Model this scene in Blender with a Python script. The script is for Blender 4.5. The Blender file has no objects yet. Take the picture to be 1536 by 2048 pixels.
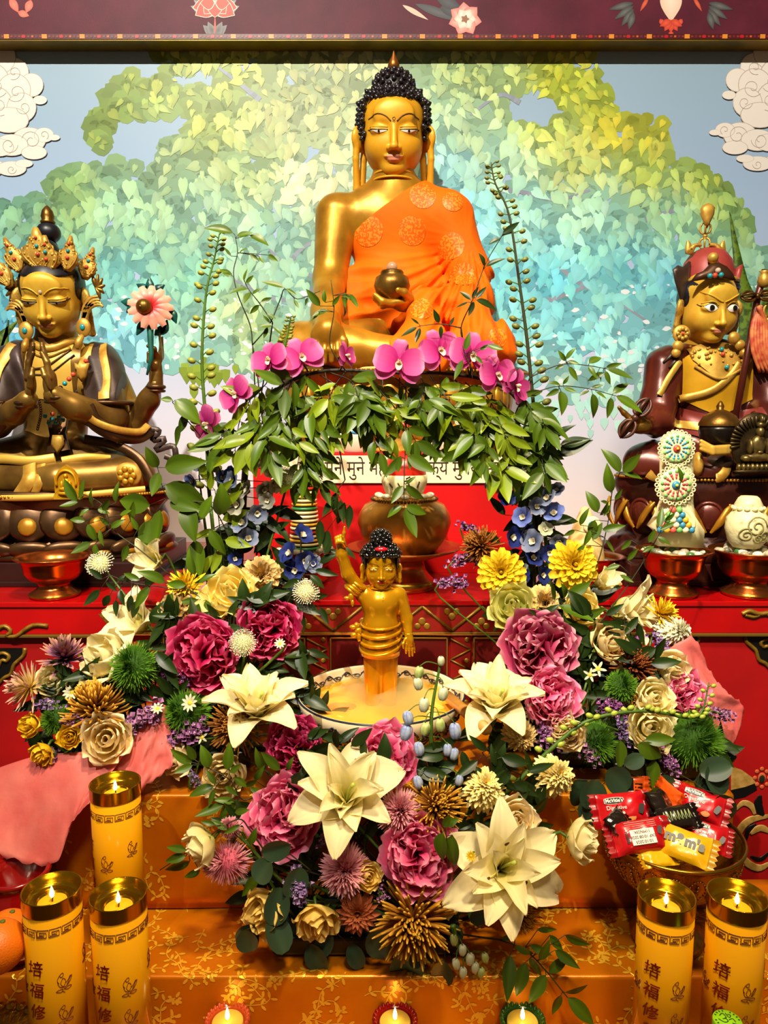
import bpy,bmesh,math,random
import numpy as np
from mathutils import Vector,Matrix,Quaternion
from mathutils.bvhtree import BVHTree
random.seed(7)
RNG = np.random.default_rng(7)
SC = bpy.context.scene
COL = SC.collection
PI = math.pi
# camera
EZ = 1.45                       # eye height above the floor
FPX = 1479.0                    # focal length for a 1536 x 2048 frame
PITCH = math.atan((1024 - 844) / FPX)
cam_d = bpy.data.cameras.new('camera')
cam_d.sensor_fit = 'VERTICAL'
cam_d.sensor_height = 36.0
cam_d.lens = FPX / 2048 * 36.0
cam_d.clip_start = 0.05
cam = bpy.data.objects.new('camera',cam_d)
COL.objects.link(cam)
cam.location = (0,0,EZ)
cam.rotation_euler = (PI / 2 - PITCH,0,0)
SC.camera = cam
# view and light
SC.view_settings.view_transform = 'Standard'
SC.view_settings.look = 'None'
SC.view_settings.gamma = 1.0
SC.view_settings.use_curve_mapping = False
SC.view_settings.exposure = 0.1
SC.cycles.max_bounces = 6
SC.cycles.diffuse_bounces = 3
SC.cycles.glossy_bounces = 3
SC.cycles.transmission_bounces = 4
SC.cycles.volume_bounces = 1
SC.cycles.caustics_reflective = False
SC.cycles.caustics_refractive = False
world = bpy.data.worlds.new('room_light')
SC.world = world
world.use_nodes = True
world.node_tree.nodes['Background'].inputs['Color'].default_value = (1.0,0.80,0.52,1)
world.node_tree.nodes['Background'].inputs['Strength'].default_value = 0.10
def aim(o,target):
 d = Vector(target) - o.location
 o.rotation_euler = d.to_track_quat('-Z','Y').to_euler()
def spot(name,loc,target,power,angle,radius,color,blend=0.4):
 l = bpy.data.lights.new(name,'SPOT')
 l.energy = power
 l.spot_size = math.radians(angle)
 l.spot_blend = blend
 l.shadow_soft_size = radius
 l.color = color
 o = bpy.data.objects.new(name,l)
 COL.objects.link(o)
 o.location = loc
 aim(o,target)
 return o
def area(name,loc,target,power,size,color):
 l = bpy.data.lights.new(name,'AREA')
 l.energy = power
 l.shape = 'DISK'
 l.size = size
 l.color = color
 o = bpy.data.objects.new(name,l)
 COL.objects.link(o)
 o.location = loc
 aim(o,target)
 return o
spot('shrine_spot',(-1.15,-1.25,EZ + 3.35),(0.0,2.5,EZ + 0.4),1230,46,0.035,(1.0,0.93,0.80),0.5)
spot('table_downlight',(0.1,0.40,EZ + 2.1),(0.0,1.28,EZ - 0.5),330,62,0.12,(1.0,0.80,0.50),0.75)
spot('hall_light',(0.6,-1.1,EZ + 3.1),(0.0,1.8,EZ - 0.15),420,42,0.3,(1.0,0.85,0.60),0.8)
# helpers: pixels of the 1536 x 2048 frame to the room
def P(px,py,D):
 """the point at depth D (metres in front of the eye plane) seen at a pixel"""
 a = (px - 768.0) / FPX
 b = (1024.0 - py) / FPX
 cp,sp = math.cos(PITCH),math.sin(PITCH)
 dy = cp + b * sp
 dz = -sp + b * cp
 t = D / dy
 return Vector((a * t,D,EZ + dz * t))
def M2(px,D):
 """length in metres of px pixels at depth D"""
 return px * D / FPX
def M3(n,px,py,D):
 b = (1024.0 - py) / FPX
 return n * D / (math.cos(PITCH) + b * math.sin(PITCH)) / FPX
def Dz(py,z):
 """depth at which the pixel row py meets height z"""
 b = (1024.0 - py) / FPX
 cp,sp = math.cos(PITCH),math.sin(PITCH)
 return (z - EZ) * (cp + b * sp) / (-sp + b * cp)
def C(h,a=1.0):
 h = h.lstrip('#')
 out = []
 for i in (0,2,4):
  c = int(h[i:i + 2],16) / 255.0
  out.append(c / 12.92 if c <= 0.04045 else ((c + 0.055) / 1.055) ** 2.4)
 return (out[0],out[1],out[2],a)
MATS = {}
def mat(name,col='#808080',rough=0.5,metal=0.0,col2=None,scale=20.0,mix=(0.35,0.65),bump=0.0,bscale=60.0,coat=0.0,
  emit=0.0,attr=False,transl=0.0,trans=0.0,sheen=0.0,detail=4.0,rvar=0.0,spec=0.5,ior=1.45,emitcol=None,jitter=0.0):
 if name in MATS:
  return MATS[name]
 m = bpy.data.materials.new(name)
 MATS[name] = m
 m.use_nodes = True
 nt = m.node_tree
 N,L = nt.nodes,nt.links
 b = N['Principled BSDF']
 b.inputs['Roughness'].default_value = rough
 b.inputs['Metallic'].default_value = metal
 b.inputs['Coat Weight'].default_value = coat
 b.inputs['Coat Roughness'].default_value = 0.08
 b.inputs['Specular IOR Level'].default_value = spec
 b.inputs['IOR'].default_value = ior
 b.inputs['Transmission Weight'].default_value = trans
 b.inputs['Sheen Weight'].default_value = sheen
 tc = N.new('ShaderNodeTexCoord')
 out = None
 if attr:
  a = N.new('ShaderNodeAttribute')
  a.attribute_name = 'Col'
  out = a.outputs['Color']
 if col2 is not None or (attr and jitter):
  nz = N.new('ShaderNodeTexNoise')
  nz.inputs['Scale'].default_value = scale
  nz.inputs['Detail'].default_value = detail
  L.new(tc.outputs['Object'],nz.inputs['Vector'])
 if col2 is not None and not attr:
  mr = N.new('ShaderNodeMapRange')
  mr.inputs['From Min'].default_value = mix[0]
  mr.inputs['From Max'].default_value = mix[1]
  L.new(nz.outputs['Fac'],mr.inputs['Value'])
  mx = N.new('ShaderNodeMix')
  mx.data_type = 'RGBA'
  mx.inputs['A'].default_value = C(col)
  mx.inputs['B'].default_value = C(col2)
  L.new(mr.outputs['Result'],mx.inputs['Factor'])
  out = mx.outputs['Result']
  if rvar:
   r2 = N.new('ShaderNodeMapRange')
   r2.inputs['From Min'].default_value = mix[0]
   r2.inputs['From Max'].default_value = mix[1]
   r2.inputs['To Min'].default_value = rough
   r2.inputs['To Max'].default_value = rough + rvar
   L.new(nz.outputs['Fac'],r2.inputs['Value'])
   L.new(r2.outputs['Result'],b.inputs['Roughness'])
 if jitter:
  oi = N.new('ShaderNodeObjectInfo')
  mr = N.new('ShaderNodeMapRange')
  mr.inputs['To Min'].default_value = 1 - jitter
  mr.inputs['To Max'].default_value = 1 + jitter
  L.new(oi.outputs['Random'],mr.inputs['Value'])
  hs = N.new('ShaderNodeHueSaturation')
  if out is not None:
   L.new(out,hs.inputs['Color'])
  else:
   hs.inputs['Color'].default_value = C(col)
  L.new(mr.outputs['Result'],hs.inputs['Value'])
  out = hs.outputs['Color']
 if out is not None:
  L.new(out,b.inputs['Base Color'])
 else:
  b.inputs['Base Color'].default_value = C(col)
 if emit:
  b.inputs['Emission Strength'].default_value = emit
  b.inputs['Emission Color'].default_value = C(emitcol or col)
 if bump:
  n2 = N.new('ShaderNodeTexNoise')
  n2.inputs['Scale'].default_value = bscale
  n2.inputs['Detail'].default_value = 3.0
  L.new(tc.outputs['Object'],n2.inputs['Vector'])
  bp = N.new('ShaderNodeBump')
  bp.inputs['Strength'].default_value = bump
  bp.inputs['Distance'].default_value = 0.004
  L.new(n2.outputs['Fac'],bp.inputs['Height'])
  L.new(bp.outputs['Normal'],b.inputs['Normal'])
 if transl:
  tr = N.new('ShaderNodeBsdfTranslucent')
  if out is not None:
   L.new(out,tr.inputs['Color'])
  else:
   tr.inputs['Color'].default_value = C(col)
  ms = N.new('ShaderNodeMixShader')
  ms.inputs['Fac'].default_value = transl
  L.new(b.outputs['BSDF'],ms.inputs[1])
  L.new(tr.outputs['BSDF'],ms.inputs[2])
  L.new(ms.outputs['Shader'],N['Material Output'].inputs['Surface'])
 return m
# objects
def mesh(name,verts,faces,m=None,cols=None,smooth=True,mats=None,mi=None):
 me = bpy.data.meshes.new(name)
 verts = np.asarray(verts,dtype=np.float32).reshape(-1,3)
 if isinstance(faces,np.ndarray) and faces.ndim == 2:
  nf,k = faces.shape
  me.vertices.add(len(verts))
  me.vertices.foreach_set('co',verts.ravel())
  me.loops.add(nf * k)
  me.loops.foreach_set('vertex_index',faces.astype(np.int32).ravel())
  me.polygons.add(nf)
  me.polygons.foreach_set('loop_start',np.arange(0,nf * k,k,dtype=np.int32))
  me.polygons.foreach_set('loop_total',np.full(nf,k,dtype=np.int32))
  me.update(calc_edges=True)
 else:
  me.from_pydata(verts.tolist(),[],[list(map(int,f)) for f in faces])
 if cols is not None:
  ca = me.color_attributes.new('Col','FLOAT_COLOR','POINT')
  c = np.ones((len(verts),4),dtype=np.float32)
  cc = np.asarray(cols,dtype=np.float32)
  c[:,:3] = cc[:,:3]
  ca.data.foreach_set('color',c.ravel())
 for x in (mats or ([m] if m else [])):
  me.materials.append(x)
 if mi is not None:
  me.polygons.foreach_set('material_index',np.asarray(mi,dtype=np.int32))
 if smooth:
  me.polygons.foreach_set('use_smooth',np.ones(len(me.polygons),dtype=bool))
 me.update()
 return me
def obj(name,me,parent=None,matrix=None,label=None,kind=None):
 o = bpy.data.objects.new(name,me)
 COL.objects.link(o)
 if parent is not None:
  o.parent = parent
 if matrix is not None:
  o.matrix_local = matrix
 if label:
  o['label'] = label
 if kind:
  o['kind'] = kind
 return o
def tag(o,label,cat,group=None,kind=None):
 o['label'] = label
 o['category'] = cat
 if group:
  o['group'] = group
 if kind:
  o['kind'] = kind
 return o
def thing(name,label,cat,loc=(0,0,0),group=None,rot=None):
 o = bpy.data.objects.new(name,None)
 COL.objects.link(o)
 o.empty_display_size = 0.02
 if rot is not None:
  o.matrix_local = Matrix.Translation(Vector(loc)) @ rot.to_matrix().to_4x4()
 else:
  o.location = loc
 return tag(o,label,cat,group)
def structure(name,me,label=None):
 o = obj(name,me)
 o['kind'] = 'structure'
 if label:
  o['label'] = label
 return o
class MB:
 """collects shapes into one mesh"""
 def __init__(self):
  self.v,self.f,self.c,self.n = [],[],[],0
 def add(self,v,f,col=None):
  v = np.asarray(v,dtype=np.float32).reshape(-1,3)
  if len(v) == 0:
   return self
  self.v.append(v)
  self.f.extend([[i + self.n for i in q] for q in f])
  cc = np.ones((len(v),3),np.float32)
  if col is not None:
   cc[:] = np.asarray(col,dtype=np.float32)[...,:3]
  self.c.append(cc)
  self.n += len(v)
  return self
 def xform(self,M):
  A = np.array(M)
  self.v = [v @ A[:3,:3].T + A[:3,3] for v in self.v]
  return self
 def me(self,name,m=None,smooth=True):
  return mesh(name,np.concatenate(self.v),self.f,m,np.concatenate(self.c),smooth)
 def obj(self,name,m,parent=None,smooth=True,label=None,kind=None):
  o = obj(name,self.me(name,m,smooth),parent,label=label,kind=kind)
  return o
def box(x0,x1,y0,y1,z0,z1):
 v = [(x0,y0,z0),(x1,y0,z0),(x1,y1,z0),(x0,y1,z0),(x0,y0,z1),(x1,y0,z1),(x1,y1,z1),(x0,y1,z1)]
 f = [(0,3,2,1),(4,5,6,7),(0,1,5,4),(1,2,6,5),(2,3,7,6),(3,0,4,7)]
 return v,f
def bevel_box(name,x0,x1,y0,y1,z0,z1,m,parent=None,r=0.003,seg=2,kind=None,label=None):
 bm = bmesh.new()
 v,f = box(x0,x1,y0,y1,z0,z1)
 vs = [bm.verts.new(p) for p in v]
 for q in f:
  bm.faces.new([vs[i] for i in q])
 if r:
  bmesh.ops.bevel(bm,geom=list(bm.edges),offset=r,segments=seg,profile=0.6,affect='EDGES')
 me = bpy.data.meshes.new(name)
 bm.to_mesh(me)
 bm.free()
 me.materials.append(m)
 return obj(name,me,parent,kind=kind,label=label)
def lathe(prof,n=40,cx=0,cy=0,cz=0,close=False):
 """prof: list of (r, z)"""
 v,f = [],[]
 k = len(prof)
 for i in range(n):
  a = 2 * PI * i / n
  for r,z in prof:
   v.append((cx + r * math.cos(a),cy + r * math.sin(a),cz + z))
 for i in range(n):
  j = (i + 1) % n
  for q in range(k - 1):
   f.append((i * k + q,j * k + q,j * k + q + 1,i * k + q + 1))
 return v,f
def smooth_path(pts,n=24):
 """Catmull-Rom through pts"""
 p = [Vector(q) for q in pts]
 if len(p) < 3:
  return [p[0].lerp(p[-1],i / (n - 1)) for i in range(n)]
 p = [p[0] * 2 - p[1]] + p + [p[-1] * 2 - p[-2]]
 out = []
 segs = len(p) - 3
 for i in range(n):
  t = i / (n - 1) * segs
  s = min(int(t),segs - 1)
  u = t - s
  a,b,c,d = p[s:s + 4]
  out.append(0.5 * ((2 * b) + (c - a) * u + (2 * a - 5 * b + 4 * c - d) * u * u + (3 * b - a - 3 * c + d) * u ** 3))
 return out
def tube(path,r,n=6,cap=True):
 """path: list of Vectors, r: number or list"""
 path = [Vector(p) for p in path]
 k = len(path)
 rr = [r] * k if not hasattr(r,'__len__') else list(r)
 if len(rr) != k:
  rr = list(np.interp(np.linspace(0,1,k),np.linspace(0,1,len(rr)),rr))
 v,f = [],[]
 t0 = (path[1] - path[0]).normalized()
 up = Vector((0,0,1)) if abs(t0.z) < 0.9 else Vector((1,0,0))
 nrm = (up - t0 * up.dot(t0)).normalized()
 for i in range(k):
  t = (path[min(i + 1,k - 1)] - path[max(i - 1,0)])
  if t.length < 1e-9:
   t = t0.copy()
  t.normalize()
  nrm = nrm - t * nrm.dot(t)
  if nrm.length < 1e-6:
   nrm = t.orthogonal()
  nrm.normalize()
  bn = t.cross(nrm)
  for j in range(n):
   a = 2 * PI * j / n
   v.append(path[i] + (nrm * math.cos(a) + bn * math.sin(a)) * rr[i])
 for i in range(k - 1):
  for j in range(n):
   jj = (j + 1) % n
   f.append((i * n + j,i * n + jj,(i + 1) * n + jj,(i + 1) * n + j))
 if cap:
  f.append(tuple(range(n - 1,-1,-1)))
  f.append(tuple((k - 1) * n + j for j in range(n)))
 return [tuple(p) for p in v],f
def ball(c,r,nu=10,nv=6):
 """ellipsoid; r number or triple"""
 r = (r,r,r) if not hasattr(r,'__len__') else r
 v = [(c[0],c[1],c[2] - r[2])]
 for i in range(1,nv):
  th = PI * i / nv
  for j in range(nu):
   ph = 2 * PI * j / nu
   v.append((c[0] + r[0] * math.sin(th) * math.cos(ph),c[1] + r[1] * math.sin(th) * math.sin(ph),c[2] - r[2] * math.cos(th)))
 v.append((c[0],c[1],c[2] + r[2]))
 f = []
 for j in range(nu):
  f.append((0,1 + (j + 1) % nu,1 + j))
  for i in range(nv - 2):
   a,b = 1 + i * nu,1 + (i + 1) * nu
   f.append((a + j,a + (j + 1) % nu,b + (j + 1) % nu,b + j))
  a = 1 + (nv - 2) * nu
  f.append((a + j,a + (j + 1) % nu,len(v) - 1))
 return v,f
def torus(c,R,r,n=24,k=8,axis='z',squash=1.0):
 v,f = [],[]
 for i in range(n):
  a = 2 * PI * i / n
  for j in range(k):
   b = 2 * PI * j / k
   x,y,z = (R + r * math.cos(b)) * math.cos(a),(R + r * math.cos(b)) * math.sin(a),r * math.sin(b) * squash
   if axis == 'y':
    x,y,z = x,z,y
   elif axis == 'x':
    x,y,z = z,x,y
   v.append((c[0] + x,c[1] + y,c[2] + z))
 for i in range(n):
  for j in range(k):
   f.append((i * k + j,((i + 1) % n) * k + j,((i + 1) % n) * k + (j + 1) % k,i * k + (j + 1) % k))
 return v,f
def slab(pts,thick,axis=Vector((0,-1,0)),dome=0.0):
 """closed outline (3D points in a plane) -> a plate, its front face pushed out along axis"""
 pts = [Vector(p) for p in pts]
 n = len(pts)
 c = sum(pts,Vector()) / n
 ax = axis * thick
 v = [p for p in pts] + [p + ax for p in pts] + [c + ax + axis * dome] + [c.lerp(p,0.6) + ax + axis * dome * 0.75 for p in pts]
 f = []
 for i in range(n):
  j = (i + 1) % n
  f.append((i,j,n + j,n + i))
  f.append((n + i,n + j,2 * n + 1 + j,2 * n + 1 + i))
  f.append((2 * n + 1 + i,2 * n + 1 + j,2 * n))
 return [tuple(p) for p in v],f
# soft solids (distance fields to a mesh)
class Field:
 """a distance field on a grid, in world metres"""
 def __init__(self,lo,hi,h):
  self.h = h
  self.lo = np.array(lo,dtype=np.float32)
  n = np.ceil((np.array(hi) - np.array(lo)) / h).astype(int) + 1
  ax = [self.lo[i] + h * np.arange(n[i],dtype=np.float32) for i in range(3)]
  self.X,self.Y,self.Z = np.meshgrid(*ax,indexing='ij',sparse=True)
  self.shape = tuple(n)
  self.d = np.full(self.shape,1e3,dtype=np.float32)
 def ell(self,c,r,rot=0.0):
  x,y,z = self.X - c[0],self.Y - c[1],self.Z - c[2]
  if rot:                                   # turn in the picture plane (x, z)
   cs,sn = math.cos(rot),math.sin(rot)
   x,z = x * cs + z * sn,-x * sn + z * cs
  r = (r,r,r) if not hasattr(r,'__len__') else r
  k0 = np.sqrt((x / r[0]) ** 2 + (y / r[1]) ** 2 + (z / r[2]) ** 2)
  k1 = np.sqrt((x / r[0] ** 2) ** 2 + (y / r[1] ** 2) ** 2 + (z / r[2] ** 2) ** 2) + 1e-9
  return k0 * (k0 - 1.0) / k1
 def cap(self,a,b,ra,rb=None):
  rb = ra if rb is None else rb
  a,b = np.array(a,dtype=np.float32),np.array(b,dtype=np.float32)
  ab = b - a
  L2 = float((ab * ab).sum()) + 1e-12
  x,y,z = self.X - a[0],self.Y - a[1],self.Z - a[2]
  t = np.clip((x * ab[0] + y * ab[1] + z * ab[2]) / L2,0,1)
  return np.sqrt((x - t * ab[0]) ** 2 + (y - t * ab[1]) ** 2 + (z - t * ab[2]) ** 2) - (ra + (rb - ra) * t)
 def chain(self,pts,rs,k=0.0):
  d = None
  for i in range(len(pts) - 1):
   q = self.cap(pts[i],pts[i + 1],rs[i],rs[i + 1])
   d = q if d is None else (np.minimum(d,q) if k == 0 else smin(d,q,k))
  return d
 def half(self,p,n):
  """positive on the side n points to"""
  n = np.array(n,dtype=np.float32)
  n = n / np.linalg.norm(n)
  return (self.X - p[0]) * n[0] + (self.Y - p[1]) * n[1] + (self.Z - p[2]) * n[2]
 def add(self,d,k=0.0):
  self.d = np.minimum(self.d,d) if k == 0 else smin(self.d,d,k)
  return self
 def sub(self,d,k=0.0):
  self.d = np.maximum(self.d,-d) if k == 0 else -smin(-self.d,d,k)
  return self
 def cut(self,d):
  self.d = np.maximum(self.d,d)
  return self
 def _win(self,lo,hi,pad):
  sl = []
  for i in range(3):
   a = int(math.floor((lo[i] - pad - self.lo[i]) / self.h))
   b = int(math.ceil((hi[i] + pad - self.lo[i]) / self.h)) + 1
   sl.append(slice(max(0,min(a,self.shape[i] - 1)),max(1,min(b,self.shape[i]))))
  return sl
 def _local(self,fn,lo,hi,k,mode):
  sl = self._win(lo,hi,k + 4 * self.h)
  X,Y,Z = self.X,self.Y,self.Z
  self.X,self.Y,self.Z = X[sl[0]],Y[:,sl[1]],Z[:,:,sl[2]]
  d = fn()
  self.X,self.Y,self.Z = X,Y,Z
  w = tuple(sl)
  cur = self.d[w]
  if mode == 'add':
   self.d[w] = np.minimum(cur,d) if k == 0 else smin(cur,d,k)
  else:
   self.d[w] = np.maximum(cur,-d) if k == 0 else -smin(-cur,d,k)
  return self
 def E(self,c,r,k=0.0,rot=0.0,mode='add'):
  r = (r,r,r) if not hasattr(r,'__len__') else r
  R = max(r) if rot else None
  q = (R,r[1],R) if rot else r
  return self._local(lambda: self.ell(c,r,rot),[c[i] - q[i] for i in range(3)],[c[i] + q[i] for i in range(3)],k,mode)
 def K(self,a,b,ra,rb=None,k=0.0,mode='add'):
  rb = ra if rb is None else rb
  R = max(ra,rb)
  return self._local(lambda: self.cap(a,b,ra,rb),[min(a[i],b[i]) - R for i in range(3)],[max(a[i],b[i]) + R for i in range(3)],k,mode)
 def KC(self,pts,rs,k=0.0,mode='add'):
  for i in range(len(pts) - 1):
   self.K(pts[i],pts[i + 1],rs[i],rs[i + 1],k,mode)
  return self
 def mesh(self,name,m,smooth=True):
  v,q = surface_nets(self.d,self.lo,self.h)
  return mesh(name,v,q,m,smooth=smooth)
 def arrays(self):
  return surface_nets(self.d,self.lo,self.h)
def smin(a,b,k):
 h = np.clip(0.5 + 0.5 * (b - a) / k,0,1)
 return b * (1 - h) + a * h - k * h * (1 - h)
def surface_nets(D,lo,h):
 D = np.ascontiguousarray(np.broadcast_to(D,D.shape)).astype(np.float32)
 D = np.pad(D,1,constant_values=1.0)
 lo = np.asarray(lo,dtype=np.float32) - h
 nx,ny,nz = D.shape
 S = D < 0
 c = [S[i:nx - 1 + i,j:ny - 1 + j,k:nz - 1 + k] for i in (0,1) for j in (0,1) for k in (0,1)]
 cnt = sum(x.astype(np.int8) for x in c)
 act = (cnt > 0) & (cnt < 8)
 idx = np.argwhere(act)
 ids = -np.ones(act.shape,dtype=np.int64)
 ids[act] = np.arange(len(idx))
 corners = np.array([(i,j,k) for i in (0,1) for j in (0,1) for k in (0,1)])
 vals = np.stack([D[idx[:,0] + a,idx[:,1] + b,idx[:,2] + e] for a,b,e in corners],1)
 acc = np.zeros((len(idx),3),np.float32)
 num = np.zeros(len(idx),np.float32)
 for p in range(8):
  for q in range(p + 1,8):
   if np.abs(corners[p] - corners[q]).sum() != 1:
    continue
   va,vb = vals[:,p],vals[:,q]
   cr = (va < 0) != (vb < 0)
   t = np.where(cr,va / np.where(cr,va - vb,1),0)
   pt = corners[p] + t[:,None] * (corners[q] - corners[p])
   acc += np.where(cr[:,None],pt,0)
   num += cr
 V = lo + (idx + acc / num[:,None]) * h
 faces = []
 for ax in range(3):
  o = [a for a in range(3) if a != ax]
  sl0 = [slice(1,-1)] * 3
  sl1 = [slice(1,-1)] * 3
  sl0[ax] = slice(0,-1)
  sl1[ax] = slice(1,None)
  A = S[tuple(sl0)]
  B = S[tuple(sl1)]
  e = np.argwhere(A != B)
  if len(e) == 0:
   continue
  ins = A[tuple(e.T)]
  g = e.copy()
  g[:,o[0]] += 1
  g[:,o[1]] += 1
  quad = []
  for da,db in ((-1,-1),(0,-1),(0,0),(-1,0)):
   w = g.copy()
   w[:,o[0]] += da
   w[:,o[1]] += db
   quad.append(ids[w[:,0],w[:,1],w[:,2]])
  quad = np.stack(quad,1)
  flip = ins if ax != 1 else ~ins
  quad = np.where(flip[:,None],quad,quad[:,::-1])
  faces.append(quad)
 F = np.concatenate(faces)
 F = F[(F >= 0).all(1)]
 return V.astype(np.float32),F.astype(np.int32)
class Skin:
 """lays flat marks on a surface, looking along +Y"""
 def __init__(self,me_or_vf):
  if isinstance(me_or_vf,tuple):
   v,f = me_or_vf
   v = [Vector(map(float,p)) for p in v]
   f = [list(map(int,q)) for q in f]
  else:
   v = [p.co.copy() for p in me_or_vf.vertices]
   f = [list(p.vertices) for p in me_or_vf.polygons]
  self.t = BVHTree.FromPolygons(v,f)
  self.cy = sum(p.y for p in v) / len(v)
 def hit(self,x,z,y0=-3.0,d=Vector((0,1,0))):
  loc,n,i,dist = self.t.ray_cast(Vector((x,y0,z)),d)
  return loc
 def on(self,pts,off=0.0008):
  """pts: list of (x, z)"""
  out = []
  last = None
  for x,z in pts:
   h = self.hit(x,z)
   if h is None:
    h = self.t.find_nearest(Vector((x,(last.y if last else self.cy),z)))[0]
   last = h
   out.append(h - Vector((0,off,0)))
  return out
 def line(self,pts,r,n=16,off=0.0):
  sp = smooth_path([Vector((x,0,z)) for x,z in pts],n)
  q = self.on([(p.x,p.z) for p in sp],off)
  return tube(q,r,6)
 def strip(self,A,B,n=16,k=4,off=0.0008):
  """area between two curves (lists of (x, z))"""
  a = smooth_path([Vector((x,0,z)) for x,z in A],n)
  b = smooth_path([Vector((x,0,z)) for x,z in B],n)
  v,f = [],[]
  for i in range(n):
   row = [a[i].lerp(b[i],j / k) for j in range(k + 1)]
   v += [tuple(p) for p in self.on([(p.x,p.z) for p in row],off)]
  w = k + 1
  for i in range(n - 1):
   for j in range(k):
    f.append((i * w + j,i * w + j + 1,(i + 1) * w + j + 1,(i + 1) * w + j))
  return v,f
 def disc(self,x,z,r,rings=5,n=24,off=0.0008):
  v = [tuple(self.on([(x,z)],off)[0])]
  f = []
  for i in range(1,rings + 1):
   v += [tuple(p) for p in self.on([(x + r * i / rings * math.cos(2 * PI * j / n),z + r * i / rings * math.sin(2 * PI * j / n)) for j in range(n)],off)]
  for j in range(n):
   f.append((0,1 + j,1 + (j + 1) % n))
   for i in range(rings - 1):
    a,b = 1 + i * n,1 + (i + 1) * n
    f.append((a + j,b + j,b + (j + 1) % n,a + (j + 1) % n))
  return v,f
def text_mesh(s,size,m,name='lettering',bold=0.0,align='CENTER'):
 """flat lettering in the x-z plane, facing -y, centred on the origin"""
 cu = bpy.data.curves.new(name,'FONT')
 cu.body = s
 cu.size = size
 cu.align_x = align
 cu.align_y = 'CENTER'
 cu.offset = bold
 cu.resolution_u = 3
 o = bpy.data.objects.new(name,cu)
 COL.objects.link(o)
 dg = bpy.context.evaluated_depsgraph_get()
 me = bpy.data.meshes.new_from_object(o.evaluated_get(dg))
 bpy.data.objects.remove(o)
 bpy.data.curves.remove(cu)
 me.transform(Matrix.Rotation(PI / 2,4,'X'))
 me.materials.clear()
 me.materials.append(m)
 return me
def fbm(x,y,z=0.0,o=3,s=1.0):
 from mathutils import noise
 v,a = 0.0,0.5
 for i in range(o):
  v += a * noise.noise(Vector((x * s,y * s,z * s)))
  s *= 2
  a *= 0.5
 return v
# the room
DW = 2.55                                  # depth of the painted wall
paint_attr = mat('mural_paint',rough=0.42,attr=True,spec=0.35)
gold_paint = mat('gold_paint','#a97c22',0.38,0.6,'#7a5410',40,bump=0.1)
gold_line = mat('gold_line','#b08a3a',0.3,0.8)
red_lacquer = mat('red_lacquer','#b0080a',0.22,0.0,'#9a0508',6,coat=0.5)
red_face = mat('red_cabinet_face','#a80a0c',0.5,0.0,'#8e0608',5)
black_paint = mat('black_paint','#0b0a09',0.4)
maroon = mat('maroon_beam','#4e1624',0.55,0.0,'#5e1c2e',9,bump=0.06,bscale=300,spec=0.3)
plain_floor = mat('floor_wood','#5b3a22',0.4,0.0,'#452a17',3)
structure('floor',mesh('floor',*box(-2.6,2.6,-1.6,DW + 0.1,-0.1,0.0),plain_floor,smooth=False))
def wall_material():
 m = bpy.data.materials.new('mural_sky')
 m.use_nodes = True
 N,L = m.node_tree.nodes,m.node_tree.links
 b = N['Principled BSDF']
 b.inputs['Roughness'].default_value = 0.42
 b.inputs['Specular IOR Level'].default_value = 0.35
 g = N.new('ShaderNodeNewGeometry')
 s = N.new('ShaderNodeSeparateXYZ')
 L.new(g.outputs['Position'],s.inputs[0])
 nz = N.new('ShaderNodeTexNoise')
 nz.inputs['Scale'].default_value = 2.2
 L.new(g.outputs['Position'],nz.inputs['Vector'])
 ma = N.new('ShaderNodeMath')
 ma.operation = 'MULTIPLY_ADD'
 L.new(nz.outputs['Fac'],ma.inputs[0])
 ma.inputs[1].default_value = 0.12
 L.new(s.outputs['Z'],ma.inputs[2])
 mr = N.new('ShaderNodeMapRange')
 mr.inputs['From Min'].default_value = EZ - 0.25
 mr.inputs['From Max'].default_value = EZ + 1.3
 L.new(ma.outputs[0],mr.inputs['Value'])
 cr = N.new('ShaderNodeValToRGB')
 e = cr.color_ramp.elements
 e[0].position,e[0].color = 0.0,C('#dcd6d8')
 e[1].position,e[1].color = 1.0,C('#8fa9b8')
 for p,h in ((0.22,'#d4d6ea'),(0.42,'#b3c6e4'),(0.7,'#9db6d4')):
  x = e.new(p)
  x.color = C(h)
 L.new(mr.outputs['Result'],cr.inputs['Fac'])
 L.new(cr.outputs['Color'],b.inputs['Base Color'])
 return m
wall = structure('wall_back',mesh('wall_back',*box(-2.6,2.6,DW,DW + 0.1,0.0,EZ + 2.2),wall_material(),smooth=False),
    'wall printed with a leafy tree under a pale blue sky')
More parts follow.
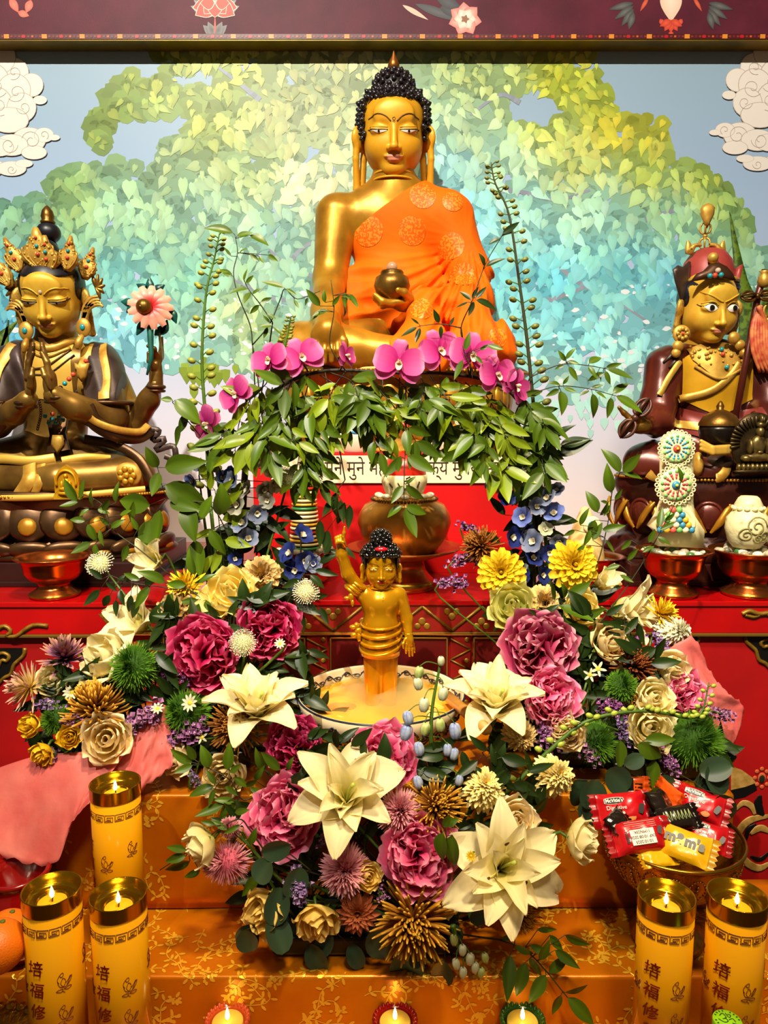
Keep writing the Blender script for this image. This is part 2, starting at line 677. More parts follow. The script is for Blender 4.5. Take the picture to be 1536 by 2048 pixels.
CTRL = [(300,130,'#a8b54e'),(480,150,'#b4c05a'),(700,140,'#b7bd86'),(950,150,'#a9bb72'),(1120,170,'#c3c534'),(1210,215,'#b4bf3f'),
  (220,250,'#9db04a'),(420,260,'#bcc765'),(620,260,'#d0d59a'),(560,200,'#b8bf7e'),(940,260,'#b3cf9e'),(1080,250,'#c4cf62'),(1230,260,'#d8cb38'),
  (1300,260,'#d0c63a'),(330,330,'#a5bf8c'),(500,340,'#b3c988'),(640,380,'#d3dcb0'),(900,330,'#9fd9d8'),(1000,320,'#b4dcbc'),
  (1150,330,'#c9d678'),(1290,330,'#b9c95a'),(1420,360,'#b3c454'),(1480,420,'#93b465'),(130,400,'#8fb06a'),(60,450,'#7fae8c'),(250,430,'#9dc9a4'),
  (400,430,'#a6ceab'),(560,470,'#93c3b0'),(940,430,'#86d2da'),(1060,430,'#a4ddcf'),(1200,420,'#a9dbc2'),(1350,450,'#a5d6a9'),
  (60,560,'#6fc3cc'),(250,560,'#84cdc4'),(400,560,'#8ccfb8'),(560,590,'#9fd0bc'),(980,560,'#7cd0dc'),(1100,560,'#6fcbdc'),
  (1240,540,'#7fd3d8'),(1330,560,'#7ccfe0'),(1480,560,'#9ccfb4'),(30,680,'#6cbede'),(240,680,'#8fd4e2'),(420,680,'#a7d9c8'),(600,680,'#a9d8bf'),
  (1000,680,'#8cd8e2'),(1150,680,'#8bdbe4'),(1280,680,'#9adfe2'),(1240,780,'#b9e4d6'),(1130,760,'#b3e2d8'),(480,620,'#bfd9a0'),(520,660,'#b6d38e')]
CP = np.array([(a,b) for a,b,c in CTRL],dtype=float)
CC = np.array([C(c)[:3] for a,b,c in CTRL])
def mural_colour(px,py):
 w = 1.0 / ((CP[:,0] - px) ** 2 + (CP[:,1] - py) ** 2 + 900.0) ** 1.6
 return (CC * w[:,None]).sum(0) / w.sum()
TREE = [(300,80),(345,165),(250,150),(180,225),(175,265),(205,300),(222,232),(268,232),(330,225),(375,222),(385,265),(330,285),(300,330),(200,325),(110,350),
  (60,405),(-80,410),(-80,700),(40,735),(200,720),(300,740),(420,720),(520,760),(640,760),(1000,790),(1110,815),(1180,815),(1300,800),(1620,800),
  (1620,520),(1510,500),(1495,410),(1440,360),(1345,320),(1325,240),(1230,220),(1190,120),(1200,80)]
HOLES = [(1070,225,60,20),(395,160,38,14),(490,190,14,12),(1040,190,16,8)]
def inside(x,y,poly):
 r = False
 j = len(poly) - 1
 for i in range(len(poly)):
  xi,yi = poly[i]
  xj,yj = poly[j]
  if (yi > y) != (yj > y) and x < (xj - xi) * (y - yi) / (yj - yi) + xi:
   r = not r
  j = i
 return r
def mural():
 rnd = random.Random(3)
 mb = MB()
 pts = []
 gy = 0
 for y in range(85,830,13):
  for x in range(-90,1630,13):
   xx,yy = x + rnd.uniform(-6,6),y + rnd.uniform(-6,6)
   if inside(xx,yy,TREE) and not any(((xx - a) / (c + 6)) ** 2 + ((yy - b) / (d + 6)) ** 2 < 1 for a,b,c,d in HOLES):
    if yy > 690 and rnd.random() < (yy - 690) / 170:
     continue
    pts.append((xx,yy))
 k = 0
 eps = 2.6e-7
 def patch(px,py,outline,cols,centre_col):
  nonlocal k
  k += 1
  D = DW - 0.0004 - k * eps
  c = P(px,py,D)
  v = [tuple(c)] + [tuple(P(px + a,py + b,D)) for a,b in outline]
  n = len(outline)
  f = [(0,1 + (i + 1) % n,1 + i) for i in range(n)]
  mb.add(v,f,np.array([centre_col] + cols))
 for x,y in pts:                           # ground blobs
  if rnd.random() < 0.55:
   r = rnd.uniform(13,24)
   n = 9
   ph = rnd.uniform(0,6)
   o = [(r * (1 + 0.25 * math.sin(3 * i + ph)) * math.cos(2 * PI * i / n),r * math.sin(2 * PI * i / n)) for i in range(n)]
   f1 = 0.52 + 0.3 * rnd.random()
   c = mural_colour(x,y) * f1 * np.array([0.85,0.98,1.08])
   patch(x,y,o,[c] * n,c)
 for bp in ([(700,600),(640,560),(560,520),(500,440)],[(640,575),(560,600),(470,560)],[(560,560),(600,500),(660,470)],[(1090,500),(1150,560),(1230,600),(1290,640)],
   [(1060,610),(1130,590),(1200,560)],[(930,400),(1020,380),(1110,400),(1180,380)],[(520,200),(470,160),(430,130)],[(1040,205),(1000,190),(940,230)],[(1290,440),(1350,420),(1385,410)]):
  sp = smooth_path([Vector((a,0,b)) for a,b in bp],14)
  for i in range(13):
   a,b = sp[i],sp[i + 1]
   w = 5.5 * (1 - i / 22)
   t = (b - a).normalized()
   nx,nz = -t.z * w,t.x * w
   col = np.array(C('#8f97a6')[:3]) * rnd.uniform(0.85,1.1)
   o = [(a.x + nx - a.x,a.z + nz - a.z),(b.x + nx - a.x,b.z + nz - a.z),(b.x - nx - a.x,b.z - nz - a.z),(-nx,-nz)]
   patch(a.x,a.z,o,[col] * 4,col)
 pts2 = [(x,y) for x,y in pts if rnd.random() < 0.43]
 pts2.sort(key=lambda q: -q[1] + rnd.uniform(-45,45))
 for x,y in pts2:
  if fbm(x * 0.011,y * 0.014,3.3) < -0.13 and rnd.random() < 0.8:
   continue
  s = rnd.uniform(11,22) * (0.72 if y < 230 else 1.0)
  if not inside(x,y - 10,TREE) or not inside(x - 14,y,TREE) or not inside(x + 14,y,TREE):
   s *= 0.62
  ang = rnd.gauss(0,0.55) + 0.25 * math.sin(x * 0.02 + y * 0.013)
  ca,sa = math.cos(ang),math.sin(ang)
  asp = rnd.uniform(0.5,0.9)
  base = [(0,-0.62),(0.38,-0.82),(0.78,-0.55),(0.86,-0.1),(0.62,0.38),(0.28,0.8),(0.03,1.28),(-0.24,0.82),(-0.62,0.38),(-0.86,-0.1),(-0.78,-0.55),(-0.38,-0.82)]
  o = []
  for a,b in base:
   a,b = a * s * asp,b * s
   o.append((a * ca + b * sa,-a * sa + b * ca))
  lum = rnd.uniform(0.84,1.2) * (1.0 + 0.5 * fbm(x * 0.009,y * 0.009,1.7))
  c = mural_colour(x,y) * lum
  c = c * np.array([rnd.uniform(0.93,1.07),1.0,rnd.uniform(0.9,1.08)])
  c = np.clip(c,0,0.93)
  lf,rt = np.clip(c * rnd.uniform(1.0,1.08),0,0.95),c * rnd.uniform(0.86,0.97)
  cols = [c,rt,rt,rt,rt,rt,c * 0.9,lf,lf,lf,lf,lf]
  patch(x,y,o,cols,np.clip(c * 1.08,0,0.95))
 for i in range(150):
  x,y = rnd.choice([(rnd.gauss(1330,130),rnd.gauss(670,60)),(rnd.gauss(1180,110),rnd.gauss(740,40)),(rnd.gauss(480,90),rnd.gauss(660,40)),(rnd.uniform(-20,330),rnd.gauss(660,50))])
  if y > 790 or y < 560:
   continue
  r = rnd.uniform(2,8)
  ph = rnd.uniform(0,6)
  o = [(r * (1 + 0.5 * math.sin(2 * i + ph)) * math.cos(2 * PI * i / 7),0.75 * r * math.sin(2 * PI * i / 7)) for i in range(7)]
  c = np.array(C('#dfe9ee')[:3])
  patch(x,y,o,[c] * 7,c)
 for i in range(60):
  x,y = rnd.choice([(rnd.uniform(1090,1260),rnd.gauss(830,22)),(rnd.uniform(360,480),rnd.gauss(745,12)),(rnd.uniform(1150,1260),rnd.gauss(800,20))])
  s = rnd.uniform(8,17)
  c = mural_colour(x,min(y,760)) * rnd.uniform(0.9,1.15)
  if x < 600:
   c = np.array(C('#8fa83a')[:3]) * rnd.uniform(0.7,1.1)
  o = [(0,-s * .6),(.6 * s,-.5 * s),(.55 * s,.3 * s),(0,1.2 * s),(-.55 * s,.3 * s),(-.6 * s,-.5 * s)]
  c = np.clip(c,0,.9)
  patch(x,y,o,[c] * 6,c)
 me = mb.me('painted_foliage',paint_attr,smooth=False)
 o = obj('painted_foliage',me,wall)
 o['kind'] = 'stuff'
mural()
def cloud(cx,cy,sx):
 """white painted scroll cloud; sx = -1 mirrors it"""
 mb = MB()
 k = 0
 def blob(x,y,r,ry=None):
  nonlocal k
  ry = ry or r
  for rr,col in ((1.0,'#b9a99a'),(0.955,'#e6ddd2')):
   k += 1
   D = DW - 0.0042 - k * 2e-6
   n = 24
   v = [tuple(P(cx + sx * x,cy + y,D))] + [tuple(P(cx + sx * (x + (r * rr) * math.cos(2 * PI * i / n)),cy + y + ry * rr * math.sin(2 * PI * i / n),D)) for i in range(n)]
   f = [(0,1 + (i + 1) % n,1 + i) for i in range(n)]
   mb.add(v,f,C(col)[:3])
 def curl(x,y,r,t0,turns):
  nonlocal k
  k += 1
  D = DW - 0.0043 - k * 2e-6
  pts = []
  for i in range(26):
   t = i / 25
   a = t0 + turns * 2 * PI * t
   pts.append(P(cx + sx * (x + r * (1 - 0.8 * t) * math.cos(a)),cy + y + r * (1 - 0.8 * t) * math.sin(a),D))
  v,f = tube(pts,0.0008,4)
  mb.add(v,f,C('#a8988a')[:3])
 for a in ((40,-130,30),(10,-160,34),(-25,-150,30),(75,-105,24),(-10,-110,42),(40,-95,34),(0,-65,38),(55,-60,30),(92,-75,14,9),(30,-35,40,26),(70,5,34,26),(35,15,34,22),
   (100,-5,20,15),(120,0,12,6),(80,30,26,14),(10,20,30,18),(-20,60,44,20),(35,62,30,15),(60,52,18,8)):
  blob(*a)
 for a in ((5,-100,22,0.5,1.3),(45,-90,20,2.5,-1.3),(10,-62,20,1.0,1.4),(60,-60,15,3,-1.2),(75,6,20,3.4,1.3),(30,15,18,0,1.2),(100,-5,10,1,-1),(-10,-150,20,1,1.2),(40,-130,15,2,-1.2),(-15,62,14,2,1.2),(35,64,10,0,1.2)):
  curl(*a)
 o = obj('painted_cloud',mb.me('painted_cloud',paint_attr,smooth=False),wall)
cloud(-12,275,1)
cloud(1550,265,-1)
# the beam above the wall
ZB = P(768,103,DW).z
YB = DW - 0.067
beam = bpy.data.objects.new('trim_1',None)
COL.objects.link(beam)
beam['kind'] = 'structure'
beam['label'] = 'maroon painted beam with gold moulding above the tree mural'
YBF = P(768,82,YB).y
zt = P(768,82,YB).z
obj('beam_body',mesh('beam_body',*box(-2.6,2.6,YB + 0.004,DW,ZB + 0.012,ZB + 0.35),maroon,smooth=False),beam)
olive_gold = mat('beam_gold','#8a6a12',0.4,0.35,'#6d5510',12)
bevel_box('moulding',-2.6,2.6,YB,DW,ZB,ZB + 0.006,olive_gold,beam,0.001)
bevel_box('border_band',-2.6,2.6,YB - 0.002,YB + 0.004,ZB + 0.004,ZB + 0.020,mat('border_ground','#4a0f12',0.45),beam,0.0005)
tile_cols = ['#d9862c','#b5141f','#8c2a20','#c8541c','#6b1a2a']
tmats = [mat('border_tile_%d' % i,c,0.45) for i,c in enumerate(tile_cols)]
tm = []
for i,m in enumerate(tmats):
 w = (0.010,0.007,0.0045,0.004,0.0045)[i]
 hgt = (0.0062,0.0045,0.0028,0.003,0.004)[i]
 tm.append(mesh('border_tile',*slab([(-w,0,0),(-w * .6,0,-hgt),(w * .6,0,-hgt),(w,0,0),(w * .6,0,hgt),(-w * .6,0,hgt)] if i != 0 else [(-w * .8,0,-hgt),(w * .8,0,-hgt),(w * .8,0,hgt),(-w * .8,0,hgt)],0.0008),m,smooth=False))
seq = [0,2,4,2,1,2,3,4,2]
x = -1.42
i = 0
while x < 1.42:
 obj('border_tile',tm[seq[i % 9]],beam,Matrix.Translation((x,YB - 0.002,ZB + 0.012)))
 x += 0.0155 if seq[i % 9] in (0,1) else 0.0125
 i += 1
flower_attr = mat('beam_flower_paint',rough=0.5,attr=True)
def petal2d(cx,cy,ang,L,W,D,col,col2,lobes=0):
 """flat painted petal in pixels on the beam"""
 n = 14
 pts = []
 for i in range(n):
  t = i / (n - 1)
  pts.append((t * L,W * math.sin(PI * t ** 0.8) * (1 + 0.12 * math.sin(lobes * PI * t))))
 for i in range(n - 2,0,-1):
  t = i / (n - 1)
  pts.append((t * L,-W * math.sin(PI * t ** 0.8) * (1 + 0.12 * math.sin(lobes * PI * t))))
 ca,sa = math.cos(ang),math.sin(ang)
 v = [tuple(P(cx + (a * ca - b * sa),cy + (a * sa + b * ca),D)) for a,b in pts]
 c = tuple(P(cx + 0.45 * L * ca,cy + 0.45 * L * sa,D))
 m = len(v)
 cols = [np.array(C(col2)[:3])] * m
 return [c] + v,[(0,1 + (i + 1) % m,1 + i) for i in range(m)],np.array([np.array(C(col)[:3])] + cols)
def painted(name,petals):
 mb = MB()
 for i,(cx,cy,ang,L,W,c1,c2) in enumerate(petals):
  D = YB + 0.004 - 0.0006 - i * 4e-5
  v,f,cols = petal2d(cx,cy,math.radians(ang),L,W,D,'#e8c9a8' if c2 == 'rim' else c2,c1 if False else ('#f0d8b8' if c2 == 'rim' else c2))
  if c2 == 'rim':
   mb.add(v,f,cols)
   v,f,cols = petal2d(cx + 0.06 * L * math.cos(math.radians(ang)),cy + 0.06 * L * math.sin(math.radians(ang)),math.radians(ang),L * 0.9,W * 0.9,D - 2e-5,c1,c1)
  else:
   v,f,cols = petal2d(cx,cy,math.radians(ang),L,W,D,c1,c2)
  mb.add(v,f,cols)
 return mb.obj(name,flower_attr,beam,smooth=False)
pet = []
for a in (200,215,325,340):
 pet.append((430,30,a + 0,52,12,'#4f4a4c','#8b8380'))
for a in (225,315,245,295):
 pet.append((430,74,a - 0,34,8,'#3c3a3d','#77706e'))
for a in (170,10,150,30):
 pet.append((430,8,a,46,18,'#c0301c','rim'))
for a in (130,50,90):
 pet.append((430,2,a,34,15,'#c8361e','rim'))
for a in (210,330,180,0):
 pet.append((430,6,a,30,14,'#d03c22','rim'))
pet.append((430,70,-90,40,2,'#c2452c','#c2452c'))
painted('painted_lotus',pet)
pet = [(830,8,20,110,9,'#565458','#3a393d'),(805,10,30,60,5,'#d8b7a0','#d8b7a0'),(880,15,10,60,14,'#4e4d51','#333236'),(870,-10,30,70,12,'#4e4d51','#333236')]
for i in range(7):
 pet.append((930,38,i * 51 + 10,34,15,'#f0b9a8','#e07a70'))
for i in range(6):
 pet.append((930,38,i * 60,22,10,'#f2e3d2','#eec2b2'))
for i in range(5):
 pet.append((930,38,i * 72,9,3,'#9a6a4a','#8a5a3a'))
painted('painted_peony',pet)
pet = []
for s in (-1,1):
 for i in range(4):
  pet.append((1342 + s * 75,6 + i * 6,90 - s * (75 - 20 * i) if s > 0 else 90 + (75 - 20 * i),52 - 5 * i,7,'#6b6a66','#3f3e3e'))
 pet.append((1342 + s * 45,-6,90 - s * 30,34,4,'#d9663f','#b8402a'))
 pet.append((1342 + s * 22,38,60 if s < 0 else 120,16,5,'#e0603c','#c23a26'))
pet.append((1342,-30,90,74,22,'#efd9c2','#e2bfa4'))
for a in (60,90,120,150,30):
 pet.append((1342,40,a,26,7,'#e2583a','#c03824'))
pet.append((1342,62,90,12,5,'#e2583a','#c03824'))
painted('painted_jewel',pet)
pet = [(20,-4,60,34,8,'#dd7a62','#c85a48'),(36,24,20,24,7,'#dd7a62','#c85a48'),(62,0,110,28,8,'#dd7a62','#c85a48')]
painted('painted_ribbon',pet)
# altar: three red cabinets
DA = 1.66                                   # depth of the cabinets' front
ZA = P(768,1200,DA).z                     # altar top
def flat(pts,D,col):
 """painted outline (pixels) on a cabinet front at depth D"""
 v = [tuple(P(x,y,D)) for x,y in pts]
 return v,[list(range(len(v)))[::-1]]
def ribbon(mb,pts,w,D,n=20,closed=False,col=None):
 sp = smooth_path([Vector((a,0,b)) for a,b in pts],n)
 v,f = tube([P(p.x,p.z,D) for p in sp],M2(w,D),5)
 mb.add(v,f,col)
def cabinet(x0,x1,front,label,style):
 t = thing('altar_cabinet',label,'altar',((x0 + x1) / 2,front,0))
 off = Matrix.Translation((-(x0 + x1) / 2,-front,0))
 def L(o):
  o.matrix_local = off @ o.matrix_local
  return o
 zt = P(768,1200,front).z if style == 'mid' else ZA
 L(bevel_box('top_board',x0,x1,front - 0.004,DW - 0.06,ZA - 0.012,ZA,red_lacquer,t,0.002))
 L(bevel_box('frieze',x0 + 0.001,x1 - 0.001,front,front + 0.03,ZA - 0.075,ZA - 0.0125,red_lacquer if style != 'mid' else mat('frieze_red','#8a1410',0.4,0,'#6e0d0c',12),t,0.001))
 L(bevel_box('carcass',x0 + 0.001,x1 - 0.001,front + 0.012,DW - 0.08,0.0,ZA - 0.0125,red_face,t,0.002))
 L(bevel_box('gold_rail',x0 + 0.001,x1 - 0.001,front - 0.003,front + 0.012,ZA - 0.083,ZA - 0.0755,gold_line,t,0.002))
 return t,L
XL,XR = P(610,1200,DA).x,P(955,1200,DA).x
xl0 = P(250,1220,DA).x
xr0 = P(1320,1220,DA).x
cab_l,LL = cabinet(-1.35,xl0,DA - 0.02,'red lacquer altar cabinet under the crowned praying statue','side')
cab_m,LM = cabinet(xl0 + 0.001,xr0 - 0.001,DA,'red lacquer altar cabinet with gold diamond frieze under the gold pot','mid')
cab_r,LR = cabinet(xr0,1.35,DA - 0.01,'red lacquer altar cabinet with painted fan under the red-hatted statue','side')
og = mat('ornament_gold','#93701f',0.45,0.45,'#6e4f12',60)
zf0,zf1 = ZA - 0.072,ZA - 0.015
mbars,mdots = MB(),[]
nx = 9
wdt = (xr0 - xl0) / nx
for i in range(nx):
 a = xl0 + i * wdt
 for (p,q) in (((a,zf1),(a + wdt / 2,zf0)),((a + wdt / 2,zf0),(a + wdt,zf1))):
  bar = MB()
  bar.add(*tube([Vector((p[0],DA - 0.0005,p[1])),Vector((q[0],DA - 0.0005,q[1]))],0.0035,6))
  o = bar.obj('frieze_bar',og,cab_m)
  LM(o)
 for (cx,cz,up) in ((a + wdt / 2,zf1 - 0.012,-1),(a,zf0 + 0.01,1))[:2 if i else 1]:
  cl = MB()
  for dx,dz,r in ((0,up * 0.012,0.009),(-0.011,0,0.008),(0.011,0,0.008)):
   cl.add(*ball((cx + dx,DA - 0.0002,cz + dz),(r,0.0022,r),12,6))
  LM(cl.obj('clover_knot',og,cab_m))
panel_dark = mat('panel_dark_red','#5c0a0c',0.4,0,'#430608',5)
posts = [635,920]
px_edges = [(330,612),(660,895),(945,1200)]
for a,b in px_edges:
 xa,xb = P(a,1400,DA).x,P(b,1400,DA).x
 zt,zb = ZA - 0.088,ZA - 0.34
 LM(bevel_box('panel',xa,xb,DA + 0.006,DA + 0.012,zb,zt,panel_dark,cab_m,0.001))
 for (u0,u1,w0,w1) in ((xa,xb,zt - 0.004,zt),(xa,xb,zb,zb + 0.004),(xa,xa + 0.004,zb,zt),(xb - 0.004,xb,zb,zt)):
  LM(bevel_box('panel_moulding',u0,u1,DA + 0.001,DA + 0.012,w0,w1,gold_line,cab_m,0.001))
for pxp in posts:
 xa = P(pxp - 20,1400,DA).x
 xb = P(pxp + 20,1400,DA).x
 LM(bevel_box('post',xa,xb,DA + 0.002,DA + 0.012,ZA - 0.34,ZA - 0.085,mat('frieze_red'),cab_m,0.001))
 for j in range(5):
  z0 = ZA - 0.092 - j * 0.05
  for (p,q) in (((xa,z0),(xb,z0 - 0.025)),((xb,z0 - 0.025),(xa,z0 - 0.05))):
   bar = MB()
   bar.add(*tube([Vector((p[0],DA + 0.001,p[1])),Vector((q[0],DA + 0.001,q[1]))],0.0022,5))
   LM(bar.obj('post_bar',og,cab_m))
  bl = MB().add(*ball((xb - 0.009,DA + 0.001,z0 - 0.002),(0.006,0.002,0.006),10,6))
  LM(bl.obj('post_knot',og,cab_m))
def cartouche(cab,LF,px,py,sx,D):
 mb = MB()
 pts = [(0,0),(58,0),(56,14),(44,26),(36,34),(30,52),(16,60),(0,78)]
 v,f = flat([(px + sx * a,py + b) for a,b in (pts if sx > 0 else pts[::-1])],D,None)
 mb.add(v,f)
 LF(mb.obj('cartouche_ground',black_paint,cab,smooth=False))
 g = MB()
 ribbon(g,[(px + sx * a,py + b) for a,b in pts[1:]],4.5,D - 0.0006)
 ribbon(g,[(px + sx * a,py + b) for a,b in ((2,14),(14,10),(26,16),(22,26),(12,24),(6,36),(2,44))],4,D - 0.0006)
 LF(g.obj('cartouche_scroll',og,cab))
DL,DR = DA - 0.02 + 0.0115,DA - 0.01 + 0.0115
cartouche(cab_l,LL,-8,1296,1,DL)
cartouche(cab_l,LL,214,1296,-1,DL)
cartouche(cab_r,LR,1340,1268,1,DR)
cartouche(cab_r,LR,1548,1268,-1,DR)
g = MB()
v,f = flat([(190,1268),(215,1247),(190,1226),(252,1226),(252,1284),(190,1284)],DA - 0.0205,None)
v,f = flat([(196,1282),(218,1252),(196,1228),(246,1226),(246,1282)],DA - 0.0205,None)
g.add(v,f)
LL(g.obj('mitred_end',og,cab_l,smooth=False))
g = MB()
ribbon(g,[(-10,1262),(8,1252),(22,1262),(14,1272),(34,1272),(52,1258),(70,1250),(96,1252)],4.5,DA - 0.021)
LL(g.obj('frieze_scroll',og,cab_l))
g = MB()
v,f = flat([(1330,1206),(1352,1206),(1338,1228),(1352,1250),(1330,1250)],DA - 0.0105,None)
g.add(v,f)
LR(g.obj('mitred_end',og,cab_r,smooth=False))
g = MB()
ribbon(g,[(1484,1228),(1500,1222),(1518,1228),(1545,1224)],5,DA - 0.011)
ribbon(g,[(1490,1230),(1508,1234),(1526,1228),(1545,1232)],4,DA - 0.011)
LR(g.obj('frieze_scroll',og,cab_r))
fan_gold = mat('fan_gold','#b08a4a',0.5,0.1,'#94702f',80)
g = MB()
v,f = flat([(1462,1532),(1484,1540),(1506,1556),(1512,1566),(1490,1574),(1462,1580)],DR - 0.0006,None)
g.add(v,f)
LR(g.obj('painted_fan',fan_gold,cab_r,smooth=False))
g = MB()
v,f = flat([(1462,1580),(1490,1574),(1512,1567),(1514,1580),(1490,1594),(1462,1600)],DR - 0.0008,None)
g.add(v,f)
LR(g.obj('painted_band',black_paint,cab_r,smooth=False))
g = MB()
for i in range(8):
 a = 2 * PI * i / 8
 g.add(*ball(P(1524 + 14 * math.cos(a),1556 + 18 * math.sin(a),DR - 0.0006),(0.0055,0.0012,0.0055),8,5))
g.add(*ball(P(1524,1556,DR - 0.0006),(0.010,0.0014,0.0135),12,6))
LR(g.obj('painted_jewel',mat('painted_coral','#b4562e',0.5),cab_r))
g = MB()
g.add(*ball(P(1524,1558,DR - 0.002),(0.007,0.001,0.010),12,6))
LR(g.obj('painted_jewel_eye',mat('painted_darkgreen','#20241a',0.4),cab_r))
for pts,w,m in (([(1475,1690),(1480,1660),(1500,1640),(1536,1632)],9,fan_gold),([(1478,1694),(1490,1722),(1516,1736),(1540,1726)],9,fan_gold),([(1500,1668),(1520,1656),(1540,1664)],8,fan_gold),
    ([(1488,1690),(1496,1660),(1512,1648)],5,black_paint),([(1500,1712),(1520,1718),(1538,1704)],5,black_paint),([(1470,1620),(1486,1606),(1502,1612),(1510,1630)],7,fan_gold),([(1520,1590),(1516,1610),(1526,1634)],9,black_paint)):
 g = MB()
 sp = smooth_path([Vector((a,0,b)) for a,b in pts],16)
 vv,ff = tube([P(p.x,p.z,DR) for p in sp],[M2(w,DR) * q for q in (0.4,1,1,0.5)],8)
 c = Vector((0,DR,0))
 vv = [(x,DR - 0.0012 + (y - DR) * 0.08,z) for x,y,z in vv]
 g.add(vv,ff)
 LR(g.obj('painted_scroll',m,cab_r))
# raised red shelf with the mantra strip
DS = 1.97
ZS = P(768,905,DS).z
xs0,xs1 = P(505,905,DS).x,P(1060,905,DS).x
shelf = thing('altar_shelf','raised red shelf with a mantra strip behind the gold pot','shelf',((xs0 + xs1) / 2,DS,ZA))
so = Matrix.Translation((-(xs0 + xs1) / 2,-DS,-ZA))
for nm,a in (('shelf_board',(xs0 - 0.004,xs1 + 0.004,DS - 0.004,DS + 0.5,ZS - 0.008,ZS)),('front_board',(xs0,xs1,DS,DS + 0.016,ZA,ZS - 0.008)),('side_board',(xs0,xs0 + 0.016,DS + 0.016,DS + 0.495,ZA,ZS - 0.008)),('side_board',(xs1 - 0.016,xs1,DS + 0.016,DS + 0.495,ZA,ZS - 0.008))):
 bevel_box(nm,*a,mat('shelf_red','#c4070b',0.45,0,'#ac0508',4),shelf,0.001).matrix_local = so
zb0,zb1 = P(768,966,DS - 0.004).z,P(768,911,DS - 0.004).z
strip = bevel_box('mantra_strip',P(543,930,DS).x,P(1046,930,DS).x,DS - 0.006,DS - 0.0045,zb0,zb1,mat('strip_cream','#e2d5b4',0.5),shelf,0.0004)
strip.matrix_local = so
ink = mat('ink_brown','#2a1c12',0.5)
tme = text_mesh('ओम् मुने मुने महामुने शाक्य मुनये स्वाहा',M2(40,DS),ink)
bbx = [v.co.x for v in tme.vertices]
wtxt = max(bbx) - min(bbx)
sc = M2(446,DS) / wtxt
tme.transform(Matrix.Diagonal((sc,1,1.0,1)))
o = obj('lettering',tme,strip)
o.matrix_local = Matrix.Translation((P(814,940,DS).x,DS - 0.0066,(zb0 + zb1) / 2 + 0.002))
